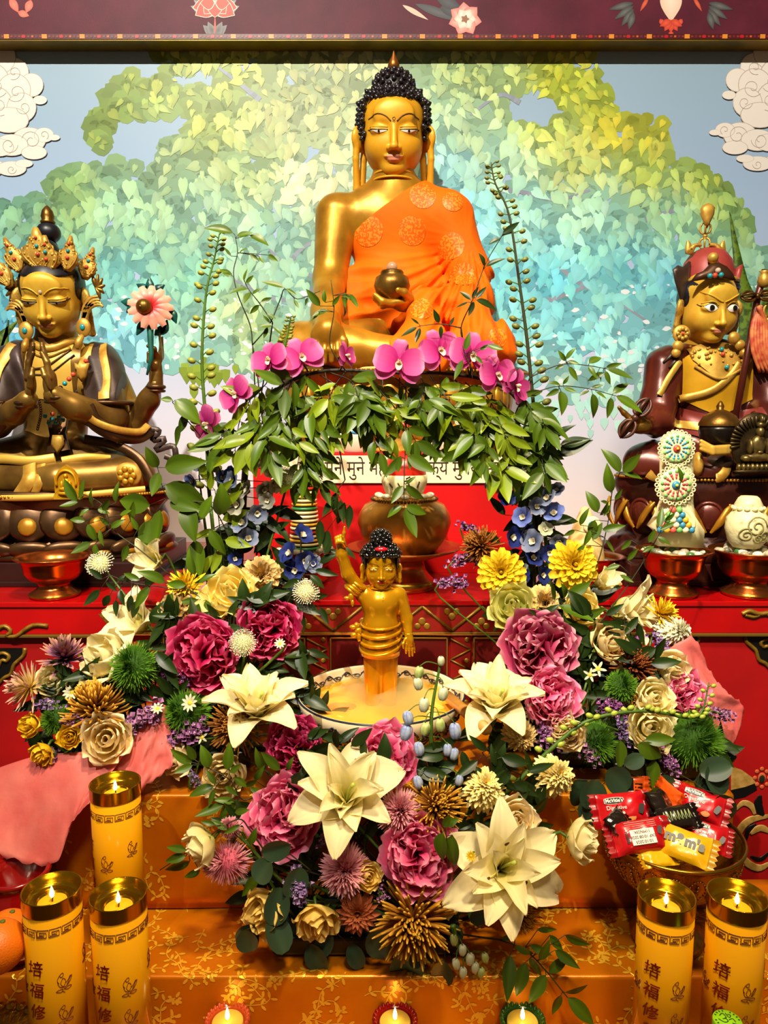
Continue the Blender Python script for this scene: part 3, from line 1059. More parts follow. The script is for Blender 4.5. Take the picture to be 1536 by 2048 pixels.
# stepped table under gold brocade
Z2 = P(768,1590,1.207).z                 # upper step
Z1 = P(768,1955,1.04).z                  # middle level
Z0 = Z1 - 0.085                            # front level, where the candles stand
XC0,XC1 = -0.66,P(1466,1590,1.21).x
brocade = mat('gold_brocade','#d87e06',0.32,0.4,'#bc6404',7,bump=0.05,bscale=500)
brocade_gold = mat('brocade_thread','#f0b830',0.36,0.4)
def profile(pts,r=0.008,seg=5):
 """rounded polyline in (y, z)"""
 out = [pts[0]]
 for i in range(1,len(pts) - 1):
  a,b,c = Vector(pts[i - 1]),Vector(pts[i]),Vector(pts[i + 1])
  p,q = b + (a - b).normalized() * r,b + (c - b).normalized() * r
  for k in range(seg + 1):
   t = k / seg
   out.append(tuple(p * (1 - t) ** 2 + b * 2 * t * (1 - t) + q * t * t))
 out.append(pts[-1])
 return out
class Cloth:
 def __init__(self,name,label,prof,x0,x1,wob=0.003,nx=90):
  dense = [prof[0]]
  for i in range(1,len(prof)):
   a,b = Vector(prof[i - 1]),Vector(prof[i])
   n = max(1,int((b - a).length / 0.02))
   for k in range(1,n + 1):
    dense.append(tuple(a.lerp(b,k / n)))
  self.p = [Vector((0,q[0],q[1])) for q in dense]
  self.s = [0.0]
  for i in range(1,len(self.p)):
   self.s.append(self.s[-1] + (self.p[i] - self.p[i - 1]).length)
  self.x0,self.x1,self.wob = x0,x1,wob
  self.base = Vector(((x0 + x1) / 2,prof[0][0],min(q[1] for q in prof)))
  self.t = thing(name,label,'tablecloth',self.base)
  v,f = [],[]
  for i,s in enumerate(self.s):
   for j in range(nx + 1):
    v.append(tuple(self.at(x0 + (x1 - x0) * j / nx,s) - self.base))
  w = nx + 1
  for i in range(len(self.s) - 1):
   for j in range(nx):
    f.append((i * w + j,(i + 1) * w + j,(i + 1) * w + j + 1,i * w + j + 1))
  me = mesh('drape',v,f,brocade)
  o = obj('drape',me,self.t)
  md = o.modifiers.new('thickness','SOLIDIFY')
  md.thickness = 0.0015
  md.offset = -1
 def at(self,x,s,off=0.0):
  k = int(np.searchsorted(self.s,s)) - 1
  k = max(0,min(k,len(self.s) - 2))
  u = (s - self.s[k]) / (self.s[k + 1] - self.s[k] + 1e-9)
  p = self.p[k].lerp(self.p[k + 1],u)
  d = (self.p[k + 1] - self.p[k]).normalized()
  n = Vector((0,d.z,-d.y))
  if n.z < 0 and abs(d.z) < 0.5 or (abs(d.z) >= 0.5 and n.y > 0):
   n = -n
  w = self.wob * (fbm(x * 5,s * 7,0.3) + 0.6 * math.sin(x * 9 + s * 14) * fbm(x * 2,s * 2,4.0)) * min(1,max(0,s / 0.05))
  return Vector((x,p.y,p.z)) + n * (w + off)
 def pattern(self,seed,n,s0,s1,x0,x1,sc=1.0):
  """gold woven sprigs: curling stems with leaves and blossom clusters"""
  rnd = random.Random(seed)
  mb = MB()
  def blob(x,s,r,ang,asp):
   k = 7
   pts = []
   for i in range(k):
    a = 2 * PI * i / k
    dx,ds = r * math.cos(a),r * asp * math.sin(a)
    pts.append(tuple(self.at(x + dx * math.cos(ang) - ds * math.sin(ang),s + dx * math.sin(ang) + ds * math.cos(ang),0.0007) - self.base))
   mb.add(pts,[list(range(k))])
  for i in range(n):
   x,s = rnd.uniform(x0,x1),rnd.uniform(s0,s1)
   a = rnd.uniform(0,6.28)
   da = rnd.uniform(-0.5,0.5)
   last = None
   for k in range(rnd.randint(9,16)):
    a += da + 0.35 * math.sin(k * 0.9)
    x2,s2 = x + 0.0065 * sc * math.cos(a),s + 0.0065 * sc * math.sin(a)
    if not (self.s[0] + 0.01 < s2 < self.s[-1] - 0.01) or not (self.x0 + 0.01 < x2 < self.x1 - 0.01):
     break
    nx_,ns_ = -math.sin(a) * 0.0006 * sc,math.cos(a) * 0.0006 * sc
    q = [self.at(x + nx_,s + ns_,0.0006),self.at(x2 + nx_,s2 + ns_,0.0006),self.at(x2 - nx_,s2 - ns_,0.0006),self.at(x - nx_,s - ns_,0.0006)]
    mb.add([tuple(p - self.base) for p in q],[(0,1,2,3)])
    if k % 2 == 0:
     for sd in (-1,1):
      b = a + sd * 0.9
      blob(x2 + 0.005 * sc * math.cos(b),s2 + 0.005 * sc * math.sin(b),0.0042 * sc,b,0.42)
    x,s = x2,s2
   else:
    if rnd.random() < 0.75:
     R = rnd.uniform(0.006,0.011) * sc
     for k in range(rnd.randint(7,13)):
      b,rr = rnd.uniform(0,6.28),R * math.sqrt(rnd.random())
      if self.s[0] + 0.02 < s + rr < self.s[-1] - 0.02:
       blob(x + rr * math.cos(b),s + rr * math.sin(b),0.0024 * sc,b,0.75)
  o = mb.obj('woven_sprigs',brocade_gold,self.t,smooth=False)
  o['kind'] = 'stuff'
up = Cloth('brocade_cloth','orange gold brocade draped over the upper step under the porcelain bowl',profile([(1.63,Z2),(1.207,Z2),(1.2,Z1 + 0.003)],0.006),XC0,XC1,0.0035)
up.pattern(5,44,0.25,0.6,-0.6,XC1,1.35)
up.pattern(8,12,0.0,0.25,0.3,XC1,1.3)
lo = Cloth('brocade_cloth','orange gold brocade draped over the front steps below the flowers',profile([(1.285,Z1),(1.042,Z1),(1.034,Z0),(0.80,Z0),(0.795,0.02)],0.006),XC0 - 0.06,0.72,0.003)
lo.pattern(11,95,0.03,0.46,-0.6,0.66,1.35)
step_wood = mat('step_wood','#6b4420',0.6)
bevel_box('table_step',XC0 + 0.01,XC1 - 0.01,1.215,1.62,Z1 + 0.004,Z2 - 0.008,step_wood)
tag(bpy.data.objects['table_step'],'plain wooden upper step hidden under the orange brocade','table')
o = bevel_box('table_step',XC0 - 0.05,0.71,1.05,1.28,0.0,Z1 - 0.008,step_wood)
tag(o,'plain wooden front step hidden under the orange brocade','table')
o = bevel_box('table_step',XC0 - 0.05,0.71,0.808,1.045,0.0,Z0 - 0.008,step_wood)
tag(o,'plain wooden lowest step hidden under the orange brocade','table')
# statues
def W(t,o):
 """child given in room coordinates under a thing placed at t.location"""
 o.matrix_local = Matrix.Translation(-t.location)
 return o
def WP(parent,o):
 return o          # sub-part: the part already sits in room coordinates
def make_head(t,U,centre,yaw,nod,M,kind='calm',face=1.0,h=0.0155):
 """head in its own unit space (half a face wide = 0.5, eyes at z = 0, looking to -y), then placed"""
 F = Field((-0.62,-0.72,-0.78),(0.62,0.8,0.78),h)
 F.E((0,0.12,0.14),(0.50,0.57,0.53))
 F.E((0,-0.03,-0.2),(0.455 * face,0.47,0.46),0.12)
 for s in (-1,1):
  F.E((s * 0.2,-0.27,-0.2),(0.2 * face,0.16,0.2),0.12)
 F.E((0,-0.32,-0.53),(0.17 * face,0.14,0.12),0.1)
 F.E((0,-0.40,0.22),(0.30,0.08,0.2),0.12)
 for s in (-1,1):
  F.E((s * 0.215,-0.56,0.035),(0.155,0.1,0.075),0.07,mode='sub')
  F.E((s * 0.215,-0.395,-0.005),(0.15,0.085,0.085),0.035)
 F.K((0,-0.45,0.08),(0,-0.575,-0.24),0.035,0.055,0.045)
 F.E((0,-0.585,-0.255),(0.06,0.05,0.045),0.03)
 for s in (-1,1):
  F.E((s * 0.068,-0.52,-0.27),(0.045,0.05,0.036),0.03)
  F.E((s * 0.05,-0.462,-0.376),(0.095,0.045,0.026),0.03)
 F.E((0,-0.458,-0.424),(0.10,0.05,0.032),0.03)
 F.K((0,0.1,-0.45),(0,0.12,-0.9),0.3,0.3,0.06)
 v,q = F.arrays()
 A = Matrix.Translation(centre) @ Matrix.Rotation(yaw,4,'Z') @ Matrix.Rotation(nod,4,'X') @ Matrix.Diagonal((U,U,U,1))
 Aw = Matrix.Translation(-t.location) @ A
 sk = Skin((v,q))
 me = mesh('head',v,q,M['face'])
 hd = obj('head',me,t,Aw)
 def sub(name,m,*vf,label=None):
  mb = MB()
  for x in vf:
   mb.add(*x)
  return obj(name,mb.me(name,m),hd,label=label)
 for s in (-1,1):
  if kind == 'fierce':
   bp = [(0.02,0.115),(0.10,0.15),(0.22,0.215),(0.36,0.27)]
   A1 = [(0.085,0.005),(0.15,0.062),(0.24,0.072),(0.345,0.02)]
   B1 = [(0.085,0.005),(0.15,-0.05),(0.24,-0.055),(0.345,0.02)]
   sub('eyebrow',M['brow'],sk.line([(s * a,b) for a,b in bp],0.017))
  elif kind == 'child':
   bp = [(0.07,0.11),(0.17,0.175),(0.28,0.185),(0.38,0.13)]
   A1 = [(0.10,0.0),(0.18,0.03),(0.27,0.03),(0.36,0.01)]
   B1 = [(0.10,0.0),(0.18,-0.012),(0.27,-0.01),(0.36,0.01)]
   sub('eyebrow',M['brow'],sk.line([(s * a,b) for a,b in bp],0.0085))
  else:
   bp = [(0.045,0.10),(0.13,0.175),(0.25,0.21),(0.385,0.165)]
   A1 = [(0.09,-0.016),(0.17,-0.014),(0.26,-0.014),(0.36,-0.004)]
   B1 = [(0.09,-0.016),(0.17,-0.046),(0.26,-0.05),(0.36,-0.004)]
   sub('eyebrow',M['brow'],sk.line([(s * a,b) for a,b in bp],0.010 if kind == 'calm' else 0.013))
  sub('eye',M['eyewhite'],sk.strip([(s * a,b) for a,b in A1],[(s * a,b) for a,b in B1],14,4,0.006))
  ix = 0.225 if kind == 'fierce' else 0.23
  iz = 0.012 if kind == 'fierce' else (-0.034 if kind != 'child' else 0.008)
  rr = 0.05 if kind == 'fierce' else 0.017
  sub('iris',M['iris'],sk.disc(s * ix + (0.02 if kind == 'fierce' else 0),iz,rr,3,12,0.012))
  sub('eyelash',M['iris'],sk.line([(s * a,b + 0.004) for a,b in A1] + [(s * 0.39,0.012 if kind != 'fierce' else 0.045)],0.0095))
  sub('eyelid',M['face'],sk.line([(s * a,b + 0.045) for a,b in A1],0.012))
 lipm = M['lips']
 sub('lips',lipm,sk.strip([(-0.13,-0.378),(-0.06,-0.352),(0,-0.362),(0.06,-0.352),(0.13,-0.378)],[(-0.13,-0.382),(-0.05,-0.397),(0,-0.394),(0.05,-0.397),(0.13,-0.382)],18,3,0.011),
  sk.strip([(-0.12,-0.386),(-0.05,-0.400),(0,-0.398),(0.05,-0.400),(0.12,-0.386)],[(-0.12,-0.388),(-0.06,-0.445),(0,-0.458),(0.06,-0.445),(0.12,-0.388)],18,3,0.011))
 for s in (-1,1):
  E = Field((-0.2,-0.3,-0.95),(0.2,0.3,0.3),0.018)
  drop = {'calm': -0.74,'child': -0.42,'fierce': -0.42,'crown': -0.58}[kind]
  E.E((0,0,0.0),(0.075,0.15,0.2))
  E.E((0.075,-0.04,0.0),(0.05,0.09,0.14),0.03,mode='sub')
  E.KC([(0.0,0.1,-0.1),(0.01,0.08,-0.3),(0.01,0.04,drop),(0.01,-0.06,drop),(0.0,-0.08,-0.3),(0.0,-0.06,-0.1)],[0.055,0.05,0.055,0.055,0.048,0.055],0.02)
  vv,qq = E.arrays()
  vv = vv.copy()
  vv[:,0] *= s
  if s < 0:
   qq = qq[:,::-1]
  vv[:,1] *= 1.15
  vv += np.array([s * 0.565,0.02,-0.06])
  obj('ear',mesh('ear',vv,np.ascontiguousarray(qq),M['ear'] if 'ear' in M else M['face']),hd,Matrix.Translation((s * 0.5,0,0)) @ Matrix.Rotation(s * 0.75,4,'Z') @ Matrix.Translation((-s * 0.5,0,0)))
 return hd,A,sk
def hair_points(n,c,r,keep):
 out = []
 for i in range(n):
  z = 1 - 2 * (i + 0.5) / n
  a = i * 2.399963
  q = math.sqrt(1 - z * z)
  p = (c[0] + r[0] * q * math.cos(a),c[1] + r[1] * q * math.sin(a),c[2] + r[2] * z)
  if keep(p):
   out.append(p)
 return out
def ribbon_band(path,w,thick=0.002,nrm=Vector((0,-1,0))):
 """flat strap following a path; width across, facing nrm"""
 v,f = [],[]
 k = len(path)
 for i in range(k):
  t = (path[min(i + 1,k - 1)] - path[max(i - 1,0)]).normalized()
  s = t.cross(nrm)
  s.normalize()
  n2 = s.cross(t).normalized()
  if n2.dot(nrm) < 0:
   n2 = -n2
  ww = w if not hasattr(w,'__len__') else float(np.interp(i / (k - 1),np.linspace(0,1,len(w)),w))
  for a,b in ((-1,0),(-0.9,1),(0.9,1),(1,0),(0,-0.6)):
   v.append(tuple(path[i] + s * (a * ww) + n2 * (b * thick)))
 for i in range(k - 1):
  for j in range(5):
   f.append((i * 5 + j,i * 5 + (j + 1) % 5,(i + 1) * 5 + (j + 1) % 5,(i + 1) * 5 + j))
 return v,f
# great seated Buddha
face_gold = mat('face_gold','#e4a41e',0.45,0.15,'#da981a',6)
bronze_gold = mat('bronze_gold','#c48e24',0.36,0.5,'#a06c18',14,bump=0.05,bscale=40)
old_bronze = mat('old_bronze','#8a6424',0.36,0.75,'#5a3c14',18,bump=0.12,bscale=120)
orange_cloth = mat('orange_robe','#f06c00',0.7,0.0,'#e86000',5,bump=0.06,bscale=300,spec=0.2)
hair_black = mat('blue_black_hair','#1a1216',0.32,0.0,coat=0.3)
brow_ink = mat('brow_ink','#5a3a0c',0.5)
eye_white = mat('eye_white','#e8dcc8',0.35)
iris_black = mat('iris_black','#15100c',0.3)
lip_pink = mat('lip_pink','#d88a6a',0.45)
def great_buddha():
 D0 = 2.28
 def J(px,py,dy=0.0):
  return P(px,py,D0 + dy)
 def m(px):
  return M2(px,D0)
 base = J(790,735,0.0)
 t = thing('buddha_statue','large seated golden Buddha in an orange robe before the mural','statue',base)
 # body
 F = Field(tuple(J(540,760,-0.30)),tuple(J(1060,315,0.16) + Vector((0.03,0,0))),0.005)
 F.E(J(787,455,0.03),(m(92),0.075,m(88)))
 F.E(J(790,585,0.03),(m(84),0.085,m(95)),0.03)
 F.K(J(694,434,0.03),J(885,434,0.03),m(40),m(40),0.04)
 F.K(J(740,405,0.03),J(790,385,0.03),m(28),m(38),0.04)
 F.K(J(840,405,0.03),J(790,385,0.03),m(28),m(38),0.04)
 F.K(J(787,395,0.03),J(787,330,0.01),m(44),m(38),0.02)
 F.KC([J(674,432,0.02),J(660,560,-0.02),J(654,625,-0.14),J(655,652,-0.215)],[m(42),m(31),m(28),m(22)],0.02)
 F.KC([J(730,690,-0.02),J(605,690,-0.10)],[m(52),m(42)],0.02)
 F.KC([J(602,694,-0.12),J(700,700,-0.18),J(820,712,-0.2)],[m(40),m(38),m(30)],0.03)
 F.KC([J(850,690,-0.02),J(985,700,-0.10)],[m(48),m(36)],0.02)
 F.KC([J(985,700,-0.12),J(800,712,-0.2)],[m(34),m(30)],0.02)
 W(t,obj('body',F.mesh('body',bronze_gold),t))
 mb = MB()
 for py,r in ((352,38),(366,41)):
  c = J(787,py,0.012)
  mb.add(*torus(c,m(r),0.0035,32,6))
 W(t,mb.obj('neck_crease',face_gold,t))
 # earth-touching hand
 H = Field(tuple(J(610,740,-0.31)),tuple(J(705,620,-0.17)),0.0022)
 H.K(J(655,640,-0.205),J(656,662,-0.235),m(22),m(25))
 H.E(J(655,672,-0.245),(m(30),0.020,m(25)),0.012)
 for i,(x0,x1,y1) in enumerate(((637,634,716),(650,649,724),(663,663,721),(675,676,712))):
  H.KC([J(x0,680,-0.25),J((x0 + x1) / 2,700,-0.258),J(x1,y1,-0.252)],[m(6.4),m(6.0),m(4.6)],0.003)
 H.KC([J(676,660,-0.235),J(688,682,-0.25),J(688,700,-0.255)],[m(8),m(6.5),m(5)],0.008)
 W(t,obj('hand',H.mesh('hand',bronze_gold),t))
 # hand holding the alms bowl
 H = Field(tuple(J(740,625,-0.27)),tuple(J(850,560,-0.10)),0.0022)
 H.K(J(845,606,-0.14),J(805,606,-0.17),m(17),m(16))
 H.E(J(790,606,-0.185),(m(26),0.028,m(9)),0.012)
 for (dx,ya) in ((-0.215,598),(-0.20,603),(-0.185,606),(-0.17,606)):
  H.KC([J(785,607,dx + 0.01),J(765,ya + 5,dx),J(750,ya - 8,dx)],[m(6.5),m(6),m(4.5)],0.005)
 H.KC([J(818,596,-0.19),J(808,585,-0.215),J(796,580,-0.225)],[m(9),m(7),m(5)],0.006)
 W(t,obj('hand',H.mesh('hand',bronze_gold),t))
 bw = MB()
 c = J(784,604,-0.185)
 bw.add(*lathe([(0.0,0),(m(15),0.001),(m(28),m(14)),(m(32.5),m(28)),(m(29),m(42)),(m(20),m(48)),(m(21),m(50)),(m(19),m(54)),(m(10),m(56)),(0.0,m(56))],36,*c))
 W(t,bw.obj('alms_bowl',old_bronze,t,label='dark bronze alms bowl in the lap'))
 bw = MB().add(*ball((c.x,c.y,c.z + m(60)),m(10),16,10))
 W(t,bw.obj('crystal_ball',mat('crystal','#b98a6a',0.06,0.0,coat=1.0),t))
 # robe
 R = Field(tuple(J(660,765,-0.33)),tuple(J(1075,360,0.18)),0.004)
 i6 = m(6)
 R.E(J(787,455,0.03),(m(92) + i6,0.075 + i6,m(88) + i6))
 R.E(J(795,585,0.03),(m(92) + i6,0.09 + i6,m(95)),0.03)
 R.K(J(760,434,0.03),J(888,434,0.03),m(40) + i6,m(42) + i6,0.04)
 R.K(J(842,405,0.03),J(795,392,0.03),m(28) + i6,m(34) + i6,0.04)
 R.KC([J(896,438,0.02),J(938,545,0.0),J(944,600,-0.04),J(840,608,-0.15)],[m(48),m(40),m(40),m(26)],0.03)
 R.K(J(700,560,0.0),J(705,640,-0.03),m(20),m(26),0.03)
 L2 = Field(tuple(J(660,765,-0.33)),tuple(J(1075,360,0.18)),0.004)
 L2.KC([J(850,688,-0.02),J(988,700,-0.10)],[m(54),m(42)])
 L2.KC([J(990,700,-0.12),J(800,712,-0.22)],[m(42),m(38)],0.02)
 L2.K(J(850,612,-0.16),J(835,690,-0.23),m(30),m(36),0.04)
 L2.K(J(930,612,-0.10),J(960,680,-0.16),m(40),m(40),0.05)
 pa,pb = J(790,620,-0.2),J(772,735,-0.2)
 d = pb - pa
 L2.cut(L2.half(pa,(d.z,0,-d.x)))
 R.add(L2.d,0.012)
 A,B = J(842,366,0),J(690,480,0)
 d = (B - A)
 R.cut(R.half(A,(d.z,0,-d.x)) if (d.z * -1 - 0) > 0 and False else R.half(A,(d.z * 1.0,0,-d.x)))
 R.cut(R.half(J(691,560),(-1,0,0)))
 X,Z = R.X - J(900,430).x,R.Z - J(900,430).z
 ang = np.arctan2(Z + 0.08,X - 0.05)
 rad = np.sqrt((X - 0.05) ** 2 + (Z + 0.08) ** 2)
 low = np.clip((J(800,500).z - R.Z) / 0.10,0,1)
 w1 = np.sin(ang * 13 + 5 * rad + 1.6 * np.sin(R.Y * 14 + Z * 9))
 w2 = np.sin(ang * 23 + 16 * rad + 1.0 + 1.2 * np.sin(X * 16))
 w3 = np.sin(X * 60 + Z * 75 + 2.5 * np.sin(X * 21 - Z * 13))
 fold = 1.5 * (np.abs(w1) - 0.6) + 1.1 * (np.abs(w2) - 0.6) + 0.45 * w3
 R.d += (0.0052 * low + 0.0004) * fold
 fall = np.clip((R.X - J(890,500).x) / 0.05,0,1)
 R.d += 0.0045 * fall * (np.abs(np.sin((R.X + 0.45 * R.Z) * 48 + 1.5 * np.sin(R.Z * 20))) - 0.6)
 rob = R.mesh('robe',orange_cloth)
 ro = W(t,obj('robe',rob,t))
 sk = Skin(rob)
 med = mat('brocade_medallion','#e06000',0.5,0.05,'#f08a1c',170,mix=(0.5,0.56),detail=0.5)
 for (px,py,r) in ((738,470,27),(823,470,26),(844,400,25),(903,412,20),(920,560,24),(836,640,20),(900,500,24),(975,690,18)):
  c = J(px,py)
  mb = MB().add(*sk.disc(c.x,c.z,m(r),6,28,0.0012))
  obj('brocade_medallion',mb.me('brocade_medallion',med),ro)
 # engraved bands on the bare shin
 sb = Skin(t.children[0].data)
 for (xa,xb,mm) in ((704,716,old_bronze),(722,738,bronze_gold),(742,764,old_bronze)):
  a = [(J(xa - 6,y).x,J(xa,y).z) for y in (652,680,705,735)]
  b = [(J(xb - 6,y).x,J(xa,y).z) for y in (652,680,705,735)]
  mb = MB().add(*sb.strip(a,b,16,4,0.0025))
  W(t,mb.obj('hem_band',mm,t))
 mb = MB()
 for i in range(11):
  y = 660 + i * 6.5
  q = sb.on([(J(746 + 2 * math.sin(i),y).x,J(750,y).z)],0.003)[0]
  mb.add(*ball(q,0.004,8,5))
 W(t,mb.obj('hem_studs',bronze_gold,t))
 # head
 U = M2(122,D0 - 0.03)
 M = dict(face=face_gold,brow=brow_ink,eyewhite=eye_white,iris=iris_black,lips=lip_pink)
 cen = J(787,268,0.0)
 hd,A,sk = make_head(t,U,cen,0.0,0.2,M,'calm',1.0)
 mk = MB().add(*torus((0,sk.hit(0,0.13).y,0.135),0.02,0.006,12,6,'y')).add(*torus((0,sk.hit(0,0.1).y,0.10),0.014,0.006,12,6,'y'))
 obj('forehead_mark',mk.me('forehead_mark',brow_ink),hd)
 Hf = Field((-0.7,-0.6,-0.35),(0.7,0.85,1.15),0.02)
 Hf.E((0,0.13,0.14),(0.56,0.60,0.58))
 Hf.E((0,0.12,0.64),(0.31,0.32,0.27),0.08)
 Hf.sub(np.maximum(np.maximum(np.abs(Hf.X) - 0.465 + 0.16 * np.clip(Hf.Z - 0.34,0,1),Hf.Z - 0.49),Hf.Y - 0.02),0.02)
 Hf.cut(-0.12 - Hf.Z)
 hv,hq = Hf.arrays()
 hair = obj('hair',mesh('hair',hv,hq,hair_black),hd)
 cl = MB()
 def keep(p):
  return not (abs(p[0]) < 0.45 and p[2] < 0.47 and p[1] < 0.05) and p[2] > -0.12 and p[1] < 0.45
 pts = [p for p in hair_points(330,(0,0.13,0.14),(0.57,0.61,0.59),keep)]
 pts = [p for p in pts if (p[0] / 0.3) ** 2 + ((p[1] - 0.14) / 0.32) ** 2 > 0.8 or p[2] < 0.5]
 pts += [p for p in hair_points(110,(0,0.12,0.64),(0.32,0.33,0.28),lambda p: p[2] > 0.6 and p[1] < 0.35)]
 for zz in (0.475,0.54,0.6):
  for i in range(15):
   a = (-0.46 + 0.92 * i / 14) * (1 if zz < 0.5 else 0.9)
   q = sk.on([(a * 0.97,zz if zz < 0.56 else 0.56)],0.0)[0]
   pts.append((a,q.y,zz))
 for i in range(7):
  for s in (-1,1):
   zz = -0.08 + 0.085 * i
   for dx in (0.0,0.06):
    pts.append((s * (0.485 + dx),-0.12 + 0.16 * dx / 0.06,zz))
 for p in pts:
  n = Vector((p[0],p[1] - 0.13,p[2] - 0.2)).normalized()
  cl.add(*ball(p,0.044,7,5))
  cl.add(*ball(Vector(p) + n * 0.03,0.024,5,4))
 o = obj('hair_curls',cl.me('hair_curls',hair_black),hd)
 o['kind'] = 'stuff'
 fi = MB().add(*lathe([(0.0,0.88),(0.055,0.88),(0.06,0.90),(0.085,0.94),(0.09,0.98),(0.065,1.04),(0.03,1.10),(0.012,1.16),(0.0,1.18)],20,0,0.12,0))
 obj('finial',fi.me('finial',mat('finial_copper','#9a5a20',0.35,0.7)),hd)
 # lotus throne
 c = J(795,735,0.0)
 pz = ZS + 0.001
 hz = c.z - 0.005 - pz
 th = MB()
 rx,ry = m(262),0.225
 prof = [(0.0,0.0),(0.98,0.0),(1.0,0.03),(0.96,0.10),(0.86,0.16),(0.80,0.3),(0.78,0.5),(0.82,0.7),(0.92,0.84),(0.97,0.9),(0.97,0.96),(0.93,1.0),(0.0,1.0)]
 v,f = lathe(prof,64)
 v = [(c.x + x * rx,c.y + y * ry - 0.01,pz + z * hz) for x,y,z in v]
 th.add(v,f)
 W(t,th.obj('throne',old_bronze,t))
 pe = mesh('lotus_petal',*ball((0,0,0),(0.036,0.014,0.045),10,7),bronze_gold)
 pe2 = mesh('lotus_petal',*ball((0,0,0),(0.036,0.014,0.03),10,7),bronze_gold)
 for i in range(22):
  a = PI + PI * (i + 0.5) / 22
  for zz,k,me in ((0.63,0.83,pe),(0.2,0.88,pe2)):
   p = Vector((c.x + rx * k * math.cos(a),c.y - 0.01 + ry * k * math.sin(a),pz + zz * hz))
   obj('lotus_petal',me,t,Matrix.Translation(-t.location) @ Matrix.Translation(p) @ Matrix.Rotation(a + PI / 2,4,'Z'))
 mb = MB()
 for i in range(90):
  a = PI + PI * i / 89
  mb.add(*ball((c.x + rx * 0.98 * math.cos(a),c.y - 0.01 + ry * 0.98 * math.sin(a),pz + 0.93 * hz),0.0045,6,4))
 o = W(t,mb.obj('beading',bronze_gold,t))
 o['kind'] = 'stuff'
great_buddha()
# crowned four-armed statue
dark_bronze = mat('dark_bronze','#5c4026',0.36,0.7,'#3d2816',16,bump=0.06,bscale=60)
gilt = mat('gilt','#d2a648',0.42,0.4,'#ae7e2c',30,bump=0.12,bscale=90)
pale_gold = mat('pale_gold_face','#e0b23c',0.42,0.22,'#d2a02c',6)
chest_gold = mat('chest_gold','#deb450',0.42,0.3,'#c89c38',10)
turquoise = mat('turquoise','#1d8c94',0.25,0.0,coat=0.4)
coral = mat('coral','#c4432c',0.3,0.0,coat=0.4)
plum_cloth = mat('plum_cloth','#4a3a38',0.42,0.35,'#33251f',20)
warm_cast = mat('warm_cast','#94702e',0.36,0.6,'#5a3c18',10,bump=0.05,bscale=40)
def beads(t,name,m,pts,r,kind='stuff'):
 mb = MB()
 for p in pts:
  mb.add(*ball(p,r,7,5))
 o = W(t,mb.obj(name,m,t))
 if len(pts) > 6:
  o['kind'] = kind
 return o
def crown_leaf(t,base,tip,w,thick=0.007):
 """spiky openwork crown leaf with beads and a stone"""
 base,tip = Vector(base),Vector(tip)
 ax = tip - base
 L = ax.length
 a = ax.normalized()
 s = a.cross(Vector((0,-1,0))).normalized()
 nrm = s.cross(a).normalized()
 if nrm.y > 0:
  nrm = -nrm
 prof = [(0.0,0.28),(0.06,0.42),(0.14,0.6),(0.2,0.82),(0.27,0.95),(0.33,0.86),(0.38,1.0),(0.45,0.8),(0.5,0.72),(0.55,0.78),(0.62,0.5),(0.68,0.42),(0.74,0.45),(0.8,0.26),(0.9,0.2),(1.0,0.1)]
 pts = [base + a * (L * u) + s * (w * q) for u,q in prof] + [base + a * (L * u) - s * (w * q) for u,q in reversed(prof)]
 v,f = slab(pts,thick,nrm,thick * 0.7)
 mb = MB().add(v,f)
 for i in range(30):
  u = random.uniform(0.05,0.85)
  ww = np.interp(u,[p[0] for p in prof],[p[1] for p in prof]) * w * 0.85
  mb.add(*ball(base + a * (L * u) + s * random.uniform(-ww,ww) + nrm * (thick * 1.25),random.uniform(0.0026,0.0045),6,4))
 for i in range(3):                                      # raised scroll ribs
  pth = [base + a * (L * u) + s * (w * (0.25 + 0.28 * i) * math.sin(PI * u * 1.1)) * q + nrm * thick * 1.3 for q in (1,) for u in np.linspace(0.04,0.55,8)]
  mb.add(*tube(pth,0.0022,5))
  pth = [base + a * (L * u) - s * (w * (0.25 + 0.28 * i) * math.sin(PI * u * 1.1)) + nrm * thick * 1.3 for u in np.linspace(0.04,0.55,8)]
  mb.add(*tube(pth,0.0022,5))
 o = W(t,mb.obj('crown_leaf',gilt,t))
 for u,m,r in ((0.36,coral,0.0052),(0.55,turquoise,0.005),(0.75,coral,0.004)):
  st = MB().add(*ball(base + a * (L * u) + nrm * (thick * 1.7),r,10,6))
  obj('stone',st.me('stone',m),o)
 return o
